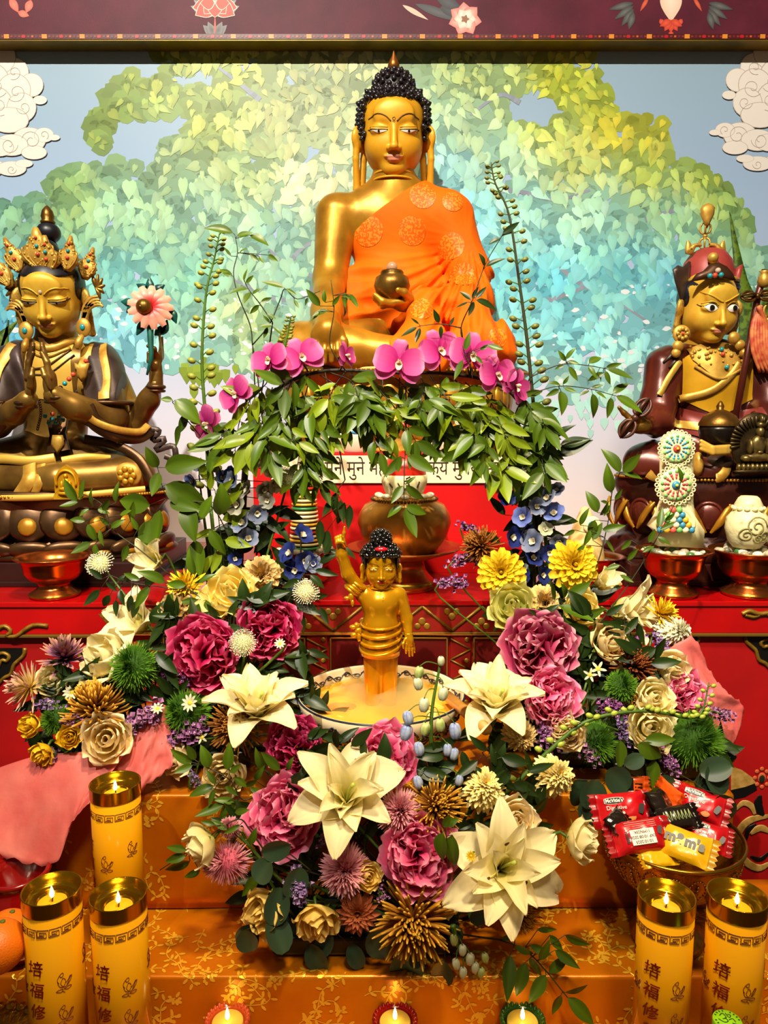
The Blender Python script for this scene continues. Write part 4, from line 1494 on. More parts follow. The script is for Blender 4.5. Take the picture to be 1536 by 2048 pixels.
def lotus_base(t,c,rx,ry,z0,z1,n,m_body,m_petal,m_tip,style='plain'):
 """double lotus pedestal: front petals are pieces"""
 hz = z1 - z0
 prof = [(0.0,0.0),(1.0,0.0),(1.02,0.06),(0.97,0.14),(0.92,0.2),(0.86,0.3),(0.85,0.4),(0.86,0.55),(0.93,0.72),(0.99,0.84),(1.0,0.9),(1.0,0.97),(0.98,1.0),(0.0,1.0)]
 v,f = lathe(prof,64)
 v = [(c.x + x * rx,c.y + y * ry,z0 + z * hz) for x,y,z in v]
 W(t,MB().add(v,f).obj('pedestal',m_body,t))
 for i in range(n):
  a = PI + PI * (i + 0.5) / n
  for zz,k,hh in ((0.58,0.91,0.31),(0.16,0.96,0.14)):
   p = Vector((c.x + rx * k * math.cos(a),c.y + ry * k * math.sin(a),z0 + zz * hz))
   wv = PI * rx / n * 0.62
   me = MB().add(*ball((0,0,0),(wv,0.016,hz * hh),12,8)).me('lotus_petal',m_petal)
   o = obj('lotus_petal',me,t,Matrix.Translation(-t.location) @ Matrix.Translation(p) @ Matrix.Rotation(a + PI / 2,4,'Z') @ Matrix.Rotation(-0.28 if zz > 0.4 else 0.35,4,'X'))
   tp = MB().add(*ball((0,-0.010,-hz * hh * 0.3),(wv * 0.42,0.012,hz * hh * 0.45),12,8)).me('petal_boss',m_tip)
   obj('petal_boss',tp,o)
 pts = [(c.x + rx * 1.005 * math.cos(PI + PI * i / 109),c.y + ry * 1.005 * math.sin(PI + PI * i / 109),z0 + 0.93 * hz) for i in range(110)]
 beads(t,'beading',m_tip,pts,0.0042)
def crowned_statue():
 D0 = 1.98
 def J(px,py,dy=0.0):
  return P(px,py,D0 + dy)
 def m(px):
  return M2(px,D0)
 bz = ZA + 0.062
 t = thing('crowned_statue','bronze four-armed crowned statue praying with a pink lotus raised beside it','statue',(J(100,900).x,D0,ZA))
 W(t,bevel_box('plinth',J(-170,1100).x,J(330,1100).x,D0 - 0.185,D0 + 0.22,ZA,bz,mat('plinth_dark','#2a1410',0.35,0.0,'#1c0c0a',8),t,0.004))
 W(t,bevel_box('plinth_lip',J(-178,1100).x,J(338,1100).x,D0 - 0.19,D0 + 0.226,ZA + 0.0,ZA + 0.014,mat('plinth_dark'),t,0.003))
 zt = J(100,985,-0.19).z
 lotus_base(t,J(85,1000,0.0),m(262),0.185,bz,zt,12,dark_bronze,dark_bronze,bronze_gold)
 F = Field(tuple(J(-140,1000,-0.22)),tuple(J(345,640,0.12)),0.0048)
 F.E(J(112,760,0.02),(m(88),0.07,m(85)))
 F.E(J(112,850,0.03),(m(62),0.06,m(80)),0.03)
 F.K(J(38,728,0.02),J(195,728,0.02),m(38),m(38),0.03)
 F.K(J(108,700,0.02),J(106,655,0.01),m(34),m(32),0.02)
 F.KC([J(130,920,0.0),J(268,945,-0.04)],[m(55),m(40)],0.02)
 F.KC([J(268,950,-0.06),J(120,960,-0.14)],[m(38),m(34)],0.02)
 F.KC([J(60,920,0.0),J(-85,945,-0.04)],[m(55),m(40)],0.02)
 F.KC([J(-85,950,-0.06),J(90,962,-0.13)],[m(38),m(34)],0.02)
 F.cut(zt - F.Z)
 W(t,obj('body',F.mesh('body',warm_cast),t))
 A = Field(tuple(J(-140,900,-0.22)),tuple(J(345,660,0.12)),0.0042)
 A.KC([J(205,742,0.0),J(222,838,-0.06),J(150,815,-0.13),J(108,790,-0.16)],[m(36),m(30),m(24),m(18)],0.012)
 A.KC([J(14,742,0.0),J(-10,845,-0.06),J(30,825,-0.13),J(56,800,-0.16)],[m(36),m(30),m(22),m(18)],0.012)
 A.KC([J(225,760,0.03),J(268,846,0.0),J(298,800,-0.02),J(312,770,-0.03)],[m(30),m(25),m(20),m(15)],0.012)
 A.KC([J(-10,760,0.03),J(-70,846,0.0),J(-95,790,-0.02)],[m(30),m(25),m(16)],0.012)
 W(t,obj('arms',A.mesh('arms',warm_cast),t))
 H = Field(tuple(J(30,812,-0.235)),tuple(J(130,675,-0.10)),0.002)
 for s,x0,x1,x2 in ((1,106,96,82),(-1,58,57,68)):
  H.E(J((x0 + x1) / 2,768,-0.168),(m(13),0.017,m(27)),0.006)
  for i in range(4):
   dd = -0.145 - i * 0.013
   top = (700,688,692,706)[i]
   H.KC([J(x1 + s * 2,755,dd),J((x1 + x2) / 2 + s * 5,725,dd),J(x2 + s * 2,top,dd)],[m(6.4),m(5.8),m(4.2)],0.003)
  H.KC([J(x0 - s * 3,772,-0.195),J(x1 - s * 6,752,-0.203),J(x2 + s * 3,738,-0.2)],[m(7),m(5.6),m(4.4)],0.004)
 W(t,obj('joined_hands',H.mesh('joined_hands',warm_cast),t))
 H = Field(tuple(J(284,785,-0.1)),tuple(J(335,655,0.03)),0.002)
 H.E(J(312,738,-0.03),(m(12),0.015,m(26)))
 H.K(J(312,775,-0.03),J(312,750,-0.03),m(14),m(13),0.006)
 H.KC([J(318,720,-0.03),J(324,695,-0.035),J(320,668,-0.04)],[m(6),m(5),m(3.6)],0.004)
 H.KC([J(312,716,-0.035),J(308,698,-0.055),J(296,692,-0.06)],[m(6),m(5),m(3.6)],0.004)
 H.KC([J(318,722,-0.02),J(330,700,-0.02),J(326,676,-0.02)],[m(6),m(5),m(3.6)],0.004)
 H.KC([J(308,735,-0.045),J(299,722,-0.06),J(297,706,-0.062)],[m(6),m(5),m(3.6)],0.004)
 W(t,obj('raised_hand',H.mesh('raised_hand',warm_cast),t))
 green = mat('lotus_stem_green','#14584c',0.35,0.1,'#0c3a3a',30)
 W(t,MB().add(*tube(smooth_path([J(294,750,-0.065),J(302,715,-0.066),J(301,680,-0.06),J(300,640,-0.05),J(300,618,-0.04)],20),[0.003,0.006,0.008,0.009,0.006],8)).obj('lotus_stem',green,t))
 pmat = mat('painted_lotus_petal',rough=0.4,attr=True)
 c = J(301,615,-0.06)
 for i in range(13):
  a = 2 * PI * i / 13 + 0.1
  L,w = m(42),m(10.5)
  v,f,cc = [],[],[]
  for u in range(7):
   uu = u / 6
   for q in (-1,-0.5,0,0.5,1):
    ww = w * (0.35 + 0.75 * math.sin(PI * min(uu,0.93) ** 0.8)) * q
    v.append((ww,-0.012 * math.sin(uu * 2.4) - 0.004 * (1 - q * q) + 0.010 * uu * uu,uu * L))
    k = max(0.0,min(1,(uu - 0.28) * 1.9))
    cc.append(np.array(C('#b8101e')[:3]) * (1 - k) + np.array(C('#e8a48c')[:3]) * k)
  for u in range(6):
   for q in range(4):
    f.append((u * 5 + q,u * 5 + q + 1,u * 5 + q + 6,u * 5 + q + 5))
  o = obj('lotus_petal',mesh('lotus_petal',v,f,pmat,cc),t,Matrix.Translation(-t.location) @ Matrix.Translation(c) @ Matrix.Rotation(0.25,4,'Z') @ Matrix.Rotation(-0.15,4,'X') @ Matrix.Rotation(a,4,'Y'))
 W(t,MB().add(*ball(c + Vector((-0.012,-0.014,0)),m(15),16,10)).add(*ball(c + Vector((-0.016,-0.03,-0.002)),m(4),8,6)).obj('lotus_centre',old_bronze,t))
 for (x,y,a,l) in ((300,570,90,30),(285,575,150,24),(318,577,30,26),(255,605,175,24),(262,618,220,22),(347,632,-70,30),(282,655,240,34),(322,660,40,32),(330,655,70,30)):
  lf = []
  dx,dz = math.cos(math.radians(a)),math.sin(math.radians(a))
  p0 = J(x,y,-0.04)
  pth = [p0 + Vector((dx * m(l) * (u - 0.5),0,dz * m(l) * (u - 0.5))) for u in np.linspace(0,1,6)]
  W(t,MB().add(*ribbon_band(pth,[0.001,m(8),m(9),m(5),0.001],0.004)).obj('lotus_leaf',green,t))
 G = Field(tuple(J(-60,850,-0.12)),tuple(J(280,660,0.14)),0.0042)
 g = m(6)
 G.E(J(112,760,0.02),(m(88) + g,0.07 + g,m(85) + g))
 G.K(J(38,728,0.02),J(195,728,0.02),m(38) + g,m(38) + g,0.03)
 G.KC([J(205,742,0.0),J(216,805,-0.045)],[m(36) + g,m(34) + g],0.015)
 G.KC([J(14,742,0.0),J(-6,805,-0.04)],[m(36) + g,m(34) + g],0.015)
 opening = np.maximum(np.abs(G.X - J(118,760).x) - m(46) - 0.25 * (G.Z - J(118,760).z),G.Y - (D0 + 0.04))
 G.sub(opening,0.01)
 G.cut(J(110,812).z - G.Z - 0.0)
 G.d += 0.0018 * np.sin(G.X * 130 + G.Z * 60)
 cape = W(t,obj('cape',G.mesh('cape',plum_cloth),t))
 sk = Skin(cape.data)
 for xs in ([(182,690),(186,740),(182,790)],[(36,690),(20,740),(16,790)],[(206,690),(228,750),(236,800)]):
  pts = [(J(x,y).x,J(x,y).z) for x,y in xs]
  sp = smooth_path([Vector((a,0,b)) for a,b in pts],16)
  q = sk.on([(p.x,p.z) for p in sp],0.001)
  obj('gilt_hem',MB().add(*ribbon_band(q,m(11),0.0015)).me('gilt_hem',gilt),cape)
 for c0,c1,r in (((216,806,-0.045),None,36),((-6,806,-0.04),None,36)):
  W(t,MB().add(*torus(J(*c0),m(r) + g,0.008,32,8,squash=0.8)).obj('sleeve_hem',dark_bronze,t))
 sb = Skin(t.children[2].data if False else [c for c in t.children if c.name.startswith('body')][0].data)
 chest = sb.strip([(J(66,690).x,J(66,690).z),(J(108,700).x,J(108,706).z),(J(152,690).x,J(152,690).z)],[(J(64,790).x,J(64,790).z),(J(110,800).x,J(110,800).z),(J(158,790).x,J(158,790).z)],16,8,0.002)
 W(t,MB().add(*chest).obj('bare_chest',chest_gold,t))
 for ys,w,mm in (([(62,682),(108,700),(152,682)],8,gilt),([(66,700),(108,716),(150,698)],4,gilt),([(76,742),(112,735),(152,702)],2.2,dark_bronze),([(84,752),(118,748),(160,712)],1.6,plum_cloth)):
  sp = smooth_path([Vector((J(x,y).x,0,J(x,y).z)) for x,y in ys],18)
  q = sb.on([(p.x,p.z) for p in sp],0.003)
  W(t,MB().add(*tube(q,m(w),6)).obj('necklace',mm,t))
 q = [J(172 - 8.5 * i,722 + 9 * i,-0.075 - 0.008 * i) for i in range(10)]
 for i,p in enumerate(q):
  W(t,MB().add(*ball(p,0.0062,10,6)).obj('stone_bead',(coral,turquoise,dark_bronze,coral)[i % 4],t))
 for (x,y) in ((90,832),(104,838),(118,834),(98,846),(112,846),(126,840),(105,828)):
  W(t,MB().add(*ball(J(x,y,-0.10),0.0058,10,6)).obj('stone_bead',coral if (x + y) % 2 else turquoise,t))
 beads(t,'pearl_string',dark_bronze,[J(78 + 4 * math.sin(i * 0.3),800 + 4.5 * i,-0.12) for i in range(14)],0.0038)
 W(t,MB().add(*slab([J(163 + a,742 + b,-0.085) for a,b in ((0,-22),(7,-14),(16,-16),(12,-2),(10,12),(2,22),(-6,12),(-10,-2),(-12,-16),(-5,-12))],0.008,Vector((0,-1,0)),0.006)).obj('deer_brooch',gilt,t))
 for c0,r in (((112,796,-0.155),17),((52,806,-0.155),17),((312,774,-0.03),15)):
  W(t,MB().add(*torus(J(*c0),m(r),0.0055,24,8)).add(*torus(J(c0[0],c0[1] + 8,c0[2] + 0.004),m(r + 1),0.0035,24,8)).obj('bangle',dark_bronze,t))
 W(t,MB().add(*ribbon_band([J(116,838,-0.045),J(116,870,-0.07),J(117,905,-0.09)],[m(22),m(16),m(24)],0.006)).obj('apron',dark_bronze,t))
 W(t,MB().add(*slab([J(116 + a,888 + b,-0.095) for a,b in ((-10,-18),(10,-18),(13,0),(0,22),(-13,0))],0.004,Vector((0,-1,0)),0.006)).obj('apron_jewel',gilt,t))
 for pts,w,mm in (([(172,812,-0.13),(190,845,-0.12),(232,868,-0.10),(275,872,-0.06),(300,858,-0.03)],15,dark_bronze),([(168,806,-0.135),(184,838,-0.125),(230,858,-0.105),(278,864,-0.065),(296,852,-0.035)],7,gilt),
     ([(300,858,-0.03),(318,862,-0.03),(306,880,-0.03),(330,878,-0.03),(312,900,-0.03),(346,892,-0.03),(350,918,-0.03),(330,912,-0.03)],6,plum_cloth),
     ([(170,878,-0.07),(230,890,-0.08),(275,915,-0.09),(300,955,-0.1),(312,985,-0.1)],9,dark_bronze),([(20,812,-0.14),(-4,850,-0.12),(-50,872,-0.08)],14,dark_bronze)):
  W(t,MB().add(*ribbon_band(smooth_path([J(*p) for p in pts],30),m(w),0.005)).obj('scarf',mm,t))
 for pts,w in (([(-60,925,-0.1),(0,918,-0.13),(60,922,-0.14),(110,916,-0.13)],9),([(125,922,-0.13),(170,915,-0.12),(220,918,-0.09)],8)):
  W(t,MB().add(*ribbon_band(smooth_path([J(*p) for p in pts],20),m(w),0.006)).obj('skirt_fold',chest_gold,t))
 for pts,w in (([(60,930,-0.15),(58,960,-0.175),(40,990,-0.17)],13),([(84,930,-0.15),(80,960,-0.175),(66,992,-0.17)],9)):
  W(t,MB().add(*ribbon_band(smooth_path([J(*p) for p in pts],14),m(w),0.005)).obj('skirt_pleat',gilt,t))
 c = J(256,950,-0.118)
 W(t,MB().add(*ball(c,(m(26),0.012,m(24)),20,10)).obj('knee_medallion',gilt,t))
 fl = MB()
 for i in range(7):
  a = 2 * PI * i / 7
  fl.add(*ball(c + Vector((m(13) * math.cos(a),-0.012,m(12) * math.sin(a))),(m(6),0.004,m(6)),8,5))
 fl.add(*ball(c + Vector((0,-0.013,0)),(m(6),0.005,m(6)),8,5))
 W(t,fl.obj('knee_flower',bronze_gold,t))
 W(t,MB().add(*ribbon_band(smooth_path([J(-100,992,-0.15),J(40,996,-0.185),J(160,990,-0.18),J(290,978,-0.12)],24),m(6),0.006)).obj('seat_hem',chest_gold,t))
 U = m(112)
 M = dict(face=pale_gold,brow=pale_gold,eyewhite=mat('eye_tan','#9a8f70',0.4),iris=iris_black,lips=mat('lip_clay','#b4704a',0.45),ear=gilt)
 hd,AA,sk = make_head(t,U,J(103,592,-0.02),0.08,0.34,M,'crown',0.96)
 Hf = Field((-0.7,-0.6,-0.3),(0.7,0.85,1.0),0.022)
 Hf.E((0,0.13,0.16),(0.535,0.60,0.52))
 Hf.E((0.0,0.1,0.62),(0.24,0.24,0.3),0.06)
 Hf.sub(np.maximum(np.maximum(np.abs(Hf.X) - 0.45,Hf.Z - 0.36),Hf.Y - 0.02),0.02)
 Hf.cut(-0.12 - Hf.Z)
 hv,hq = Hf.arrays()
 obj('hair',mesh('hair',hv,hq,mat('hair_blue','#15141c',0.4)),hd)
 W(t,MB().add(*ball(J(97,466,0.0),(m(23),m(22),m(20)),18,12)).add(*ball(J(97,492,0.0),(m(17),m(17),m(14)),16,10)).obj('topknot',mat('hair_blue'),t))
 c = J(96,448,0.0)
 W(t,MB().add(*lathe([(0.0,0),(m(13),0),(m(14),m(4)),(m(11),m(7)),(m(12.5),m(14)),(m(10),m(24)),(m(5),m(31)),(0.0,m(35))],20,*c)).obj('finial',old_bronze,t))
 st = MB().add(*ball((0,sk.hit(0,0.15).y,0.15),(0.03,0.02,0.035),10,6))
 obj('forehead_jewel',st.me('forehead_jewel',mat('pale_jewel','#c8a890',0.2)),hd)
 pts = []
 for i in range(17):
  a = math.radians(-80 + 160 * i / 16)
  pts.append(J(103,552,0.04) + Vector((m(62) * math.sin(a),-m(66) * math.cos(a) ,0.012 - 0.0 * abs(a))))
 W(t,MB().add(*tube(pts,0.0075,8)).obj('crown_band',dark_bronze,t))
 W(t,MB().add(*tube([p + Vector((0,-0.003,0.012)) for p in pts],0.0045,8)).obj('crown_band',gilt,t))
 for b,tp,w in (((84,540,-0.075),(72,455,-0.085),36),((100,545,-0.07),(90,470,-0.09),24),((136,543,-0.06),(143,472,-0.06),20),((170,560,-0.02),(188,496,-0.01),18),((46,545,-0.06),(10,476,-0.06),20),((24,575,-0.02),(-20,505,-0.01),18)):
  crown_leaf(t,J(*b),J(*tp),m(w))
 for x,y,s in ((52,662,-1),(167,655,1)):
  c = J(x,y,-0.05)
  o = W(t,MB().add(*ball(c,(m(14),0.008,m(18)),18,10)).add(*torus(c,m(12),0.003,24,6,'y')).obj('earring_disc',gilt,t))
  obj('stone',MB().add(*ball(c + Vector((0,-0.008,0)),(m(5),0.004,m(6)),10,6)).me('stone',turquoise),o)
  W(t,MB().add(*tube(smooth_path([J(x - s * 2,y + 16,-0.05),J(x - s * 4 - 6,y + 30,-0.06),J(x - s * 4 - 8,y + 44,-0.06)],8),[0.006,0.010,0.004],8)).obj('earring_drop',gilt,t))
  for k in range(4):
   W(t,MB().add(*ribbon_band(smooth_path([J(x - s * 2 + s * 2 * k,y - 18,-0.03),J(x + s * (2 + 4 * k),y - 40,-0.03),J(x + s * (14 + 6 * k),y - 58 + 4 * k,-0.03),J(x + s * (30 + 3 * k),y - 62 + 7 * k,-0.03)],12),[m(2.5),m(4),m(3.5),m(2)],0.004)).obj('ear_plume',gilt,t))
 for x,y in ((192,575),(30,580)):
  for k in range(6):
   a = math.radians(-60 + 34 * k) if x > 100 else math.radians(240 - 34 * k)
   W(t,MB().add(*ribbon_band([J(x,y,-0.01),J(x + 12 * math.cos(a),y - 14 * math.sin(a),-0.015),J(x + 18 * math.cos(a),y - 26 * math.sin(a),-0.01)],[m(2),m(4),m(1.5)],0.004)).obj('ear_fan',old_bronze,t))
crowned_statue()
# red-hatted statue
brown_red = mat('brown_red_robe','#5e2418',0.32,0.25,'#45160f',8,coat=0.2)
red_hat = mat('red_hat','#a03c34',0.45,0.1,'#8a2e28',20)
hat_dark = mat('hat_dark','#3a2a22',0.4,0.2)
rock_brown = mat('rock_brown','#4a1e14',0.4,0.2,'#2e120c',10)
def vajra(c,L,m_,axis=Vector((0,0,1)),prongs=4,open_=1.0):
 mb = MB()
 a = axis.normalized()
 u = a.orthogonal().normalized()
 w = a.cross(u)
 for s in (-1,1):
  for k in range(prongs):
   th = 2 * PI * k / prongs + 0.4
   rad = u * math.cos(th) + w * math.sin(th)
   pth = [c + a * (s * L * q) + rad * (L * r * open_) for q,r in ((0.14,0.08),(0.26,0.28),(0.55,0.36),(0.8,0.26),(0.97,0.04))]
   mb.add(*tube(smooth_path(pth,12),[L * 0.07,L * 0.08,L * 0.07,L * 0.04],6))
  mb.add(*tube([c + a * (s * L * 0.1),c + a * (s * L * 1.02)],[L * 0.08,L * 0.03],6))
 mb.add(*ball(c,L * 0.16,12,8))
 return mb
def hatted_statue():
 D0 = 1.99
 def J(px,py,dy=0.0):
  return P(px,py,D0 + dy)
 def m(px):
  return M2(px,D0)
 t = thing('hatted_statue','seated statue in a red hat and maroon robe with a staff and bowl','statue',(J(1420,900).x,D0,ZA))
 W(t,bevel_box('plinth',J(1215,1100).x,J(1640,1100).x,D0 - 0.185,D0 + 0.2,ZA,ZA + 0.055,rock_brown,t,0.004))
 W(t,bevel_box('plinth_lip',J(1205,1100).x,J(1650,1100).x,D0 - 0.192,D0 + 0.205,ZA,ZA + 0.014,rock_brown,t,0.003))
 z0,zt = ZA + 0.055,J(1420,958,-0.19).z
 c = J(1430,1000,0.0)
 R = Field((c.x - 0.30,c.y - 0.24,z0 - 0.01),(c.x + 0.32,c.y + 0.2,zt + 0.01),0.006)
 d = np.sqrt(((R.X - c.x) / 0.27) ** 2 + ((R.Y - c.y) / 0.185) ** 2)
 prof = np.interp(R.Z,[z0,z0 + 0.03,z0 + 0.06,z0 + 0.1,zt - 0.03,zt],[1.05,1.0,0.9,0.86,1.0,0.98])
 R.d = ((d - prof) * 0.2).astype(np.float32)
 low = np.clip((z0 + 0.07 - R.Z) / 0.05,0,1)
 R.d += (0.010 * low * np.sin(R.X * 75 + 2 * np.sin(R.Z * 60)) * np.sin(R.Y * 55 + R.Z * 50)).astype(np.float32)
 R.cut(np.maximum(R.Z - zt,z0 - R.Z))
 W(t,obj('pedestal',R.mesh('pedestal',rock_brown),t))
 for i in range(9):
  a = PI + PI * (i + 0.5) / 9
  p = Vector((c.x + 0.262 * math.cos(a),c.y + 0.178 * math.sin(a),z0 + 0.115))
  Mx = Matrix.Translation(-t.location) @ Matrix.Translation(p) @ Matrix.Rotation(a + PI / 2,4,'Z')
  o = obj('lotus_petal',MB().add(*ball((0,0,0),(0.036,0.016,0.038),14,8)).add(*torus((0,-0.006,0.006),0.031,0.005,20,6,'y')).me('lotus_petal',brown_red),t,Mx)
  for s in (-1,1):
   pth = [Vector((s * 0.006,-0.02,-0.035)),Vector((s * 0.024,-0.026,-0.01)),Vector((s * 0.04,-0.02,0.02)),Vector((s * 0.05,-0.012,0.034))]
   obj('gilt_leaf',MB().add(*ribbon_band(smooth_path(pth,10),[0.003,0.009,0.008,0.002],0.005)).me('gilt_leaf',bronze_gold),o)
 beads(t,'beading',bronze_gold,[(c.x + 0.272 * math.cos(PI + PI * i / 99),c.y + 0.188 * math.sin(PI + PI * i / 99),zt - 0.004) for i in range(100)],0.004)
 F = Field(tuple(J(1230,985,-0.22)),tuple(J(1600,655,0.13)),0.0048)
 F.E(J(1420,770,0.02),(m(98),0.075,m(92)))
 F.E(J(1425,870,0.02),(m(92),0.085,m(70)),0.03)
 F.K(J(1335,728,0.02),J(1510,728,0.02),m(34),m(34),0.03)
 F.KC([J(1328,735,0.0),J(1318,800,-0.02),J(1316,842,-0.06),J(1290,850,-0.12)],[m(38),m(34),m(28),m(18)],0.02)
 F.KC([J(1512,735,0.0),J(1540,810,-0.03),J(1520,850,-0.08)],[m(36),m(34),m(26)],0.02)
 F.KC([J(1400,920,0.0),J(1290,925,-0.07)],[m(48),m(38)],0.02)
 F.KC([J(1290,928,-0.08),J(1420,945,-0.15)],[m(36),m(28)],0.02)
 F.KC([J(1460,920,0.0),J(1560,925,-0.07),J(1470,945,-0.14)],[m(48),m(38),m(26)],0.02)
 F.cut(zt - F.Z)
 F.d += 0.0016 * np.sin(F.X * 90 + F.Z * 50 + 2 * np.sin(F.Z * 30))
 W(t,obj('robe',F.mesh('robe',brown_red),t))
 sk = Skin([c for c in t.children if c.name.startswith('robe')][0].data)
 def gstrip(A,B,name,mm,off=0.003):
  W(t,MB().add(*sk.strip([(J(x,y).x,J(x,y).z) for x,y in A],[(J(x,y).x,J(x,y).z) for x,y in B],18,8,off)).obj(name,mm,t))
 yellow = mat('gilt_vest','#dca41c',0.4,0.3,'#c08c18',10)
 gstrip([(1352,720),(1420,690),(1490,720)],[(1352,800),(1420,828),(1488,800)],'vest',yellow)
 gstrip([(1366,700),(1420,684),(1478,700)],[(1372,722),(1428,765),(1472,722)],'collar',gilt,0.007)
 gstrip([(1350,815),(1420,832),(1490,815)],[(1340,860),(1420,880),(1495,860)],'sash',mat('sash_red','#7a2c26',0.4,0.15),0.006)
 gstrip([(1334,838),(1400,846),(1440,838)],[(1332,852),(1400,862),(1440,850)],'sash_hem',gilt,0.009)
 for pts,w in (([(1345,725),(1318,760),(1298,792)],6),([(1340,800),(1400,785),(1440,755),(1460,730)],7),([(1375,735),(1420,760),(1470,738)],3)):
  sp = smooth_path([Vector((J(x,y).x,0,J(x,y).z)) for x,y in pts],18)
  W(t,MB().add(*ribbon_band(sk.on([(p.x,p.z) for p in sp],0.006),m(w),0.003)).obj('gilt_band',gilt,t))
 for pts in ([(1262,940),(1300,962),(1380,958)],[(1400,905),(1390,930),(1370,950)]):
  sp = smooth_path([Vector((J(x,y).x,0,J(x,y).z)) for x,y in pts],14)
  W(t,MB().add(*ribbon_band(sk.on([(p.x,p.z) for p in sp],0.004),m(9),0.003)).obj('gilt_hem',gilt,t))
 mb = MB()
 for i in range(36):
  x,y = 1372 + 100 * random.random(),694 + 44 * random.random()
  q = sk.on([(J(x,y).x,J(x,y).z)],0.009)[0]
  mb.add(*ball(q,random.uniform(0.003,0.006),6,4))
 o = W(t,mb.obj('collar_bosses',gilt,t))
 o['kind'] = 'stuff'
 for x,y,mm in ((1428,702,turquoise),(1428,712,coral),(1432,738,turquoise)):
  W(t,MB().add(*ball(sk.on([(J(x,y).x,J(x,y).z)],0.012)[0],0.006,10,6)).obj('stone',mm,t))
 for s,pts in ((1,[(1352,690),(1335,710),(1312,728)]),(1,[(1352,700),(1340,722),(1322,738)]),(1,[(1480,690),(1496,706),(1510,725)])):
  W(t,MB().add(*tube(sk.on([(J(x,y).x,J(x,y).z) for x,y in pts],0.004),[m(7),m(6),m(2)],6)).obj('hair_lock',hat_dark,t))
 H = Field(tuple(J(1225,885,-0.2)),tuple(J(1325,800,-0.06)),0.0024)
 H.E(J(1282,852,-0.14),(m(20),0.02,m(15)))
 for i in range(3):
  H.KC([J(1272,846 + i * 7,-0.145),J(1256,842 + i * 8,-0.155),J(1244,850 + i * 8,-0.15)],[m(6),m(5),m(4)],0.004)
 H.KC([J(1262,838,-0.14),J(1248,826,-0.14),J(1238,815,-0.14)],[m(6),m(5),m(3.5)],0.004)
 H.KC([J(1285,840,-0.15),J(1272,836,-0.16),J(1262,840,-0.162)],[m(6),m(5),m(4)],0.004)
 W(t,obj('hand',H.mesh('hand',old_bronze),t))
 W(t,vajra(J(1270,836,-0.165),m(44),brown_red,(J(1300,800,-0.165) - J(1245,875,-0.165)),4,0.8).obj('vajra',mat('vajra_brown','#4a2a20',0.4,0.4),t))
 c = J(1436,896,-0.16)
 W(t,MB().add(*lathe([(0,0),(m(18),0),(m(31),m(12)),(m(35),m(32)),(m(34),m(40)),(0,m(40))],32,*c)).obj('bowl',mat('bowl_black','#1e1813',0.3,0.5),t))
 W(t,MB().add(*lathe([(m(36),m(40)),(m(36),m(45)),(m(28),m(58)),(m(16),m(66)),(m(6),m(70)),(m(7),m(76)),(m(3),m(84)),(0,m(86))],32,*c)).obj('bowl_lid',old_bronze,t))
 H = Field(tuple(J(1385,915,-0.24)),tuple(J(1475,870,-0.13)),0.0024)
 for i in range(3):
  H.KC([J(1462,894 + 5 * i,-0.195),J(1425,896 + 5 * i,-0.215),J(1402,882 + 8 * i,-0.21)],[m(5),m(4.6),m(3.4)],0.003)
 W(t,obj('hand',H.mesh('hand',chest_gold),t))
 W(t,MB().add(*ball(J(1438,925,-0.16),(m(26),0.03,m(16)),18,10)).obj('boot',hat_dark,t))
 W(t,MB().add(*ball(J(1395,928,-0.175),(m(10),0.02,m(22)),14,10)).obj('boot_cuff',gilt,t))
 W(t,MB().add(*tube([J(1468,850,-0.09),J(1496,700,-0.07),J(1516,590,-0.05),J(1530,540,-0.05)],m(6.5),10)).obj('staff',brown_red,t))
 W(t,vajra(J(1515,592,-0.07),m(32),gilt,Vector((1,0,0.05)),4,0.9).obj('staff_vajra',old_bronze,t))
 W(t,MB().add(*lathe([(0,0),(m(8),0),(m(12),m(10)),(m(10),m(20)),(m(6),m(26)),(m(10),m(30)),(0,m(32))],18,*J(1527,575,-0.055))).obj('staff_vase',gilt,t))
 W(t,vajra(J(1536,640,-0.07),m(34),gilt,Vector((0.1,0,1)),4,0.8).obj('staff_vajra',gilt,t))
 rib = mat('tassel_red','#b8402c',0.5,0.0,'#d8804a',60)
 for i in range(6):
  W(t,MB().add(*tube(smooth_path([J(1522 - i,612,-0.07 - 0.004 * i),J(1506 + 5 * i,650,-0.08),J(1506 + 6 * i,700,-0.085),J(1520 + 8 * i,745,-0.08)],14),[m(4),m(5),m(4.5),m(2.5)],6)).obj('tassel',rib,t))
 U = m(102)
 M = dict(face=pale_gold,brow=pale_gold,eyewhite=mat('eye_bright','#ece4d4',0.3),iris=iris_black,lips=lip_pink,ear=gilt)
 hd,AA,s2 = make_head(t,U,J(1418,612,-0.02),0.12,0.24,M,'fierce',1.05)
 Hf = Field((-0.7,-0.6,-0.25),(0.7,0.85,0.8),0.022)
 Hf.E((0,0.13,0.13),(0.53,0.58,0.5))
 Hf.sub(np.maximum(np.maximum(np.abs(Hf.X) - 0.47,Hf.Z - 0.36),Hf.Y - 0.0),0.02)
 Hf.cut(-0.16 - Hf.Z)
 hv,hq = Hf.arrays()
 obj('hair',mesh('hair',hv,hq,mat('hair_blue')),hd)
 c = J(1414,565,0.02)
 hat = MB()
 v,f = lathe([(0.0,m(66)),(m(16),m(64)),(m(32),m(56)),(m(44),m(40)),(m(50),m(18)),(m(52),m(-4))],36)
 v = [(c.x + x,c.y + y * 1.0,c.z + z) for x,y,z in v]
 W(t,hat.add(v,f).obj('hat_dome',red_hat,t))
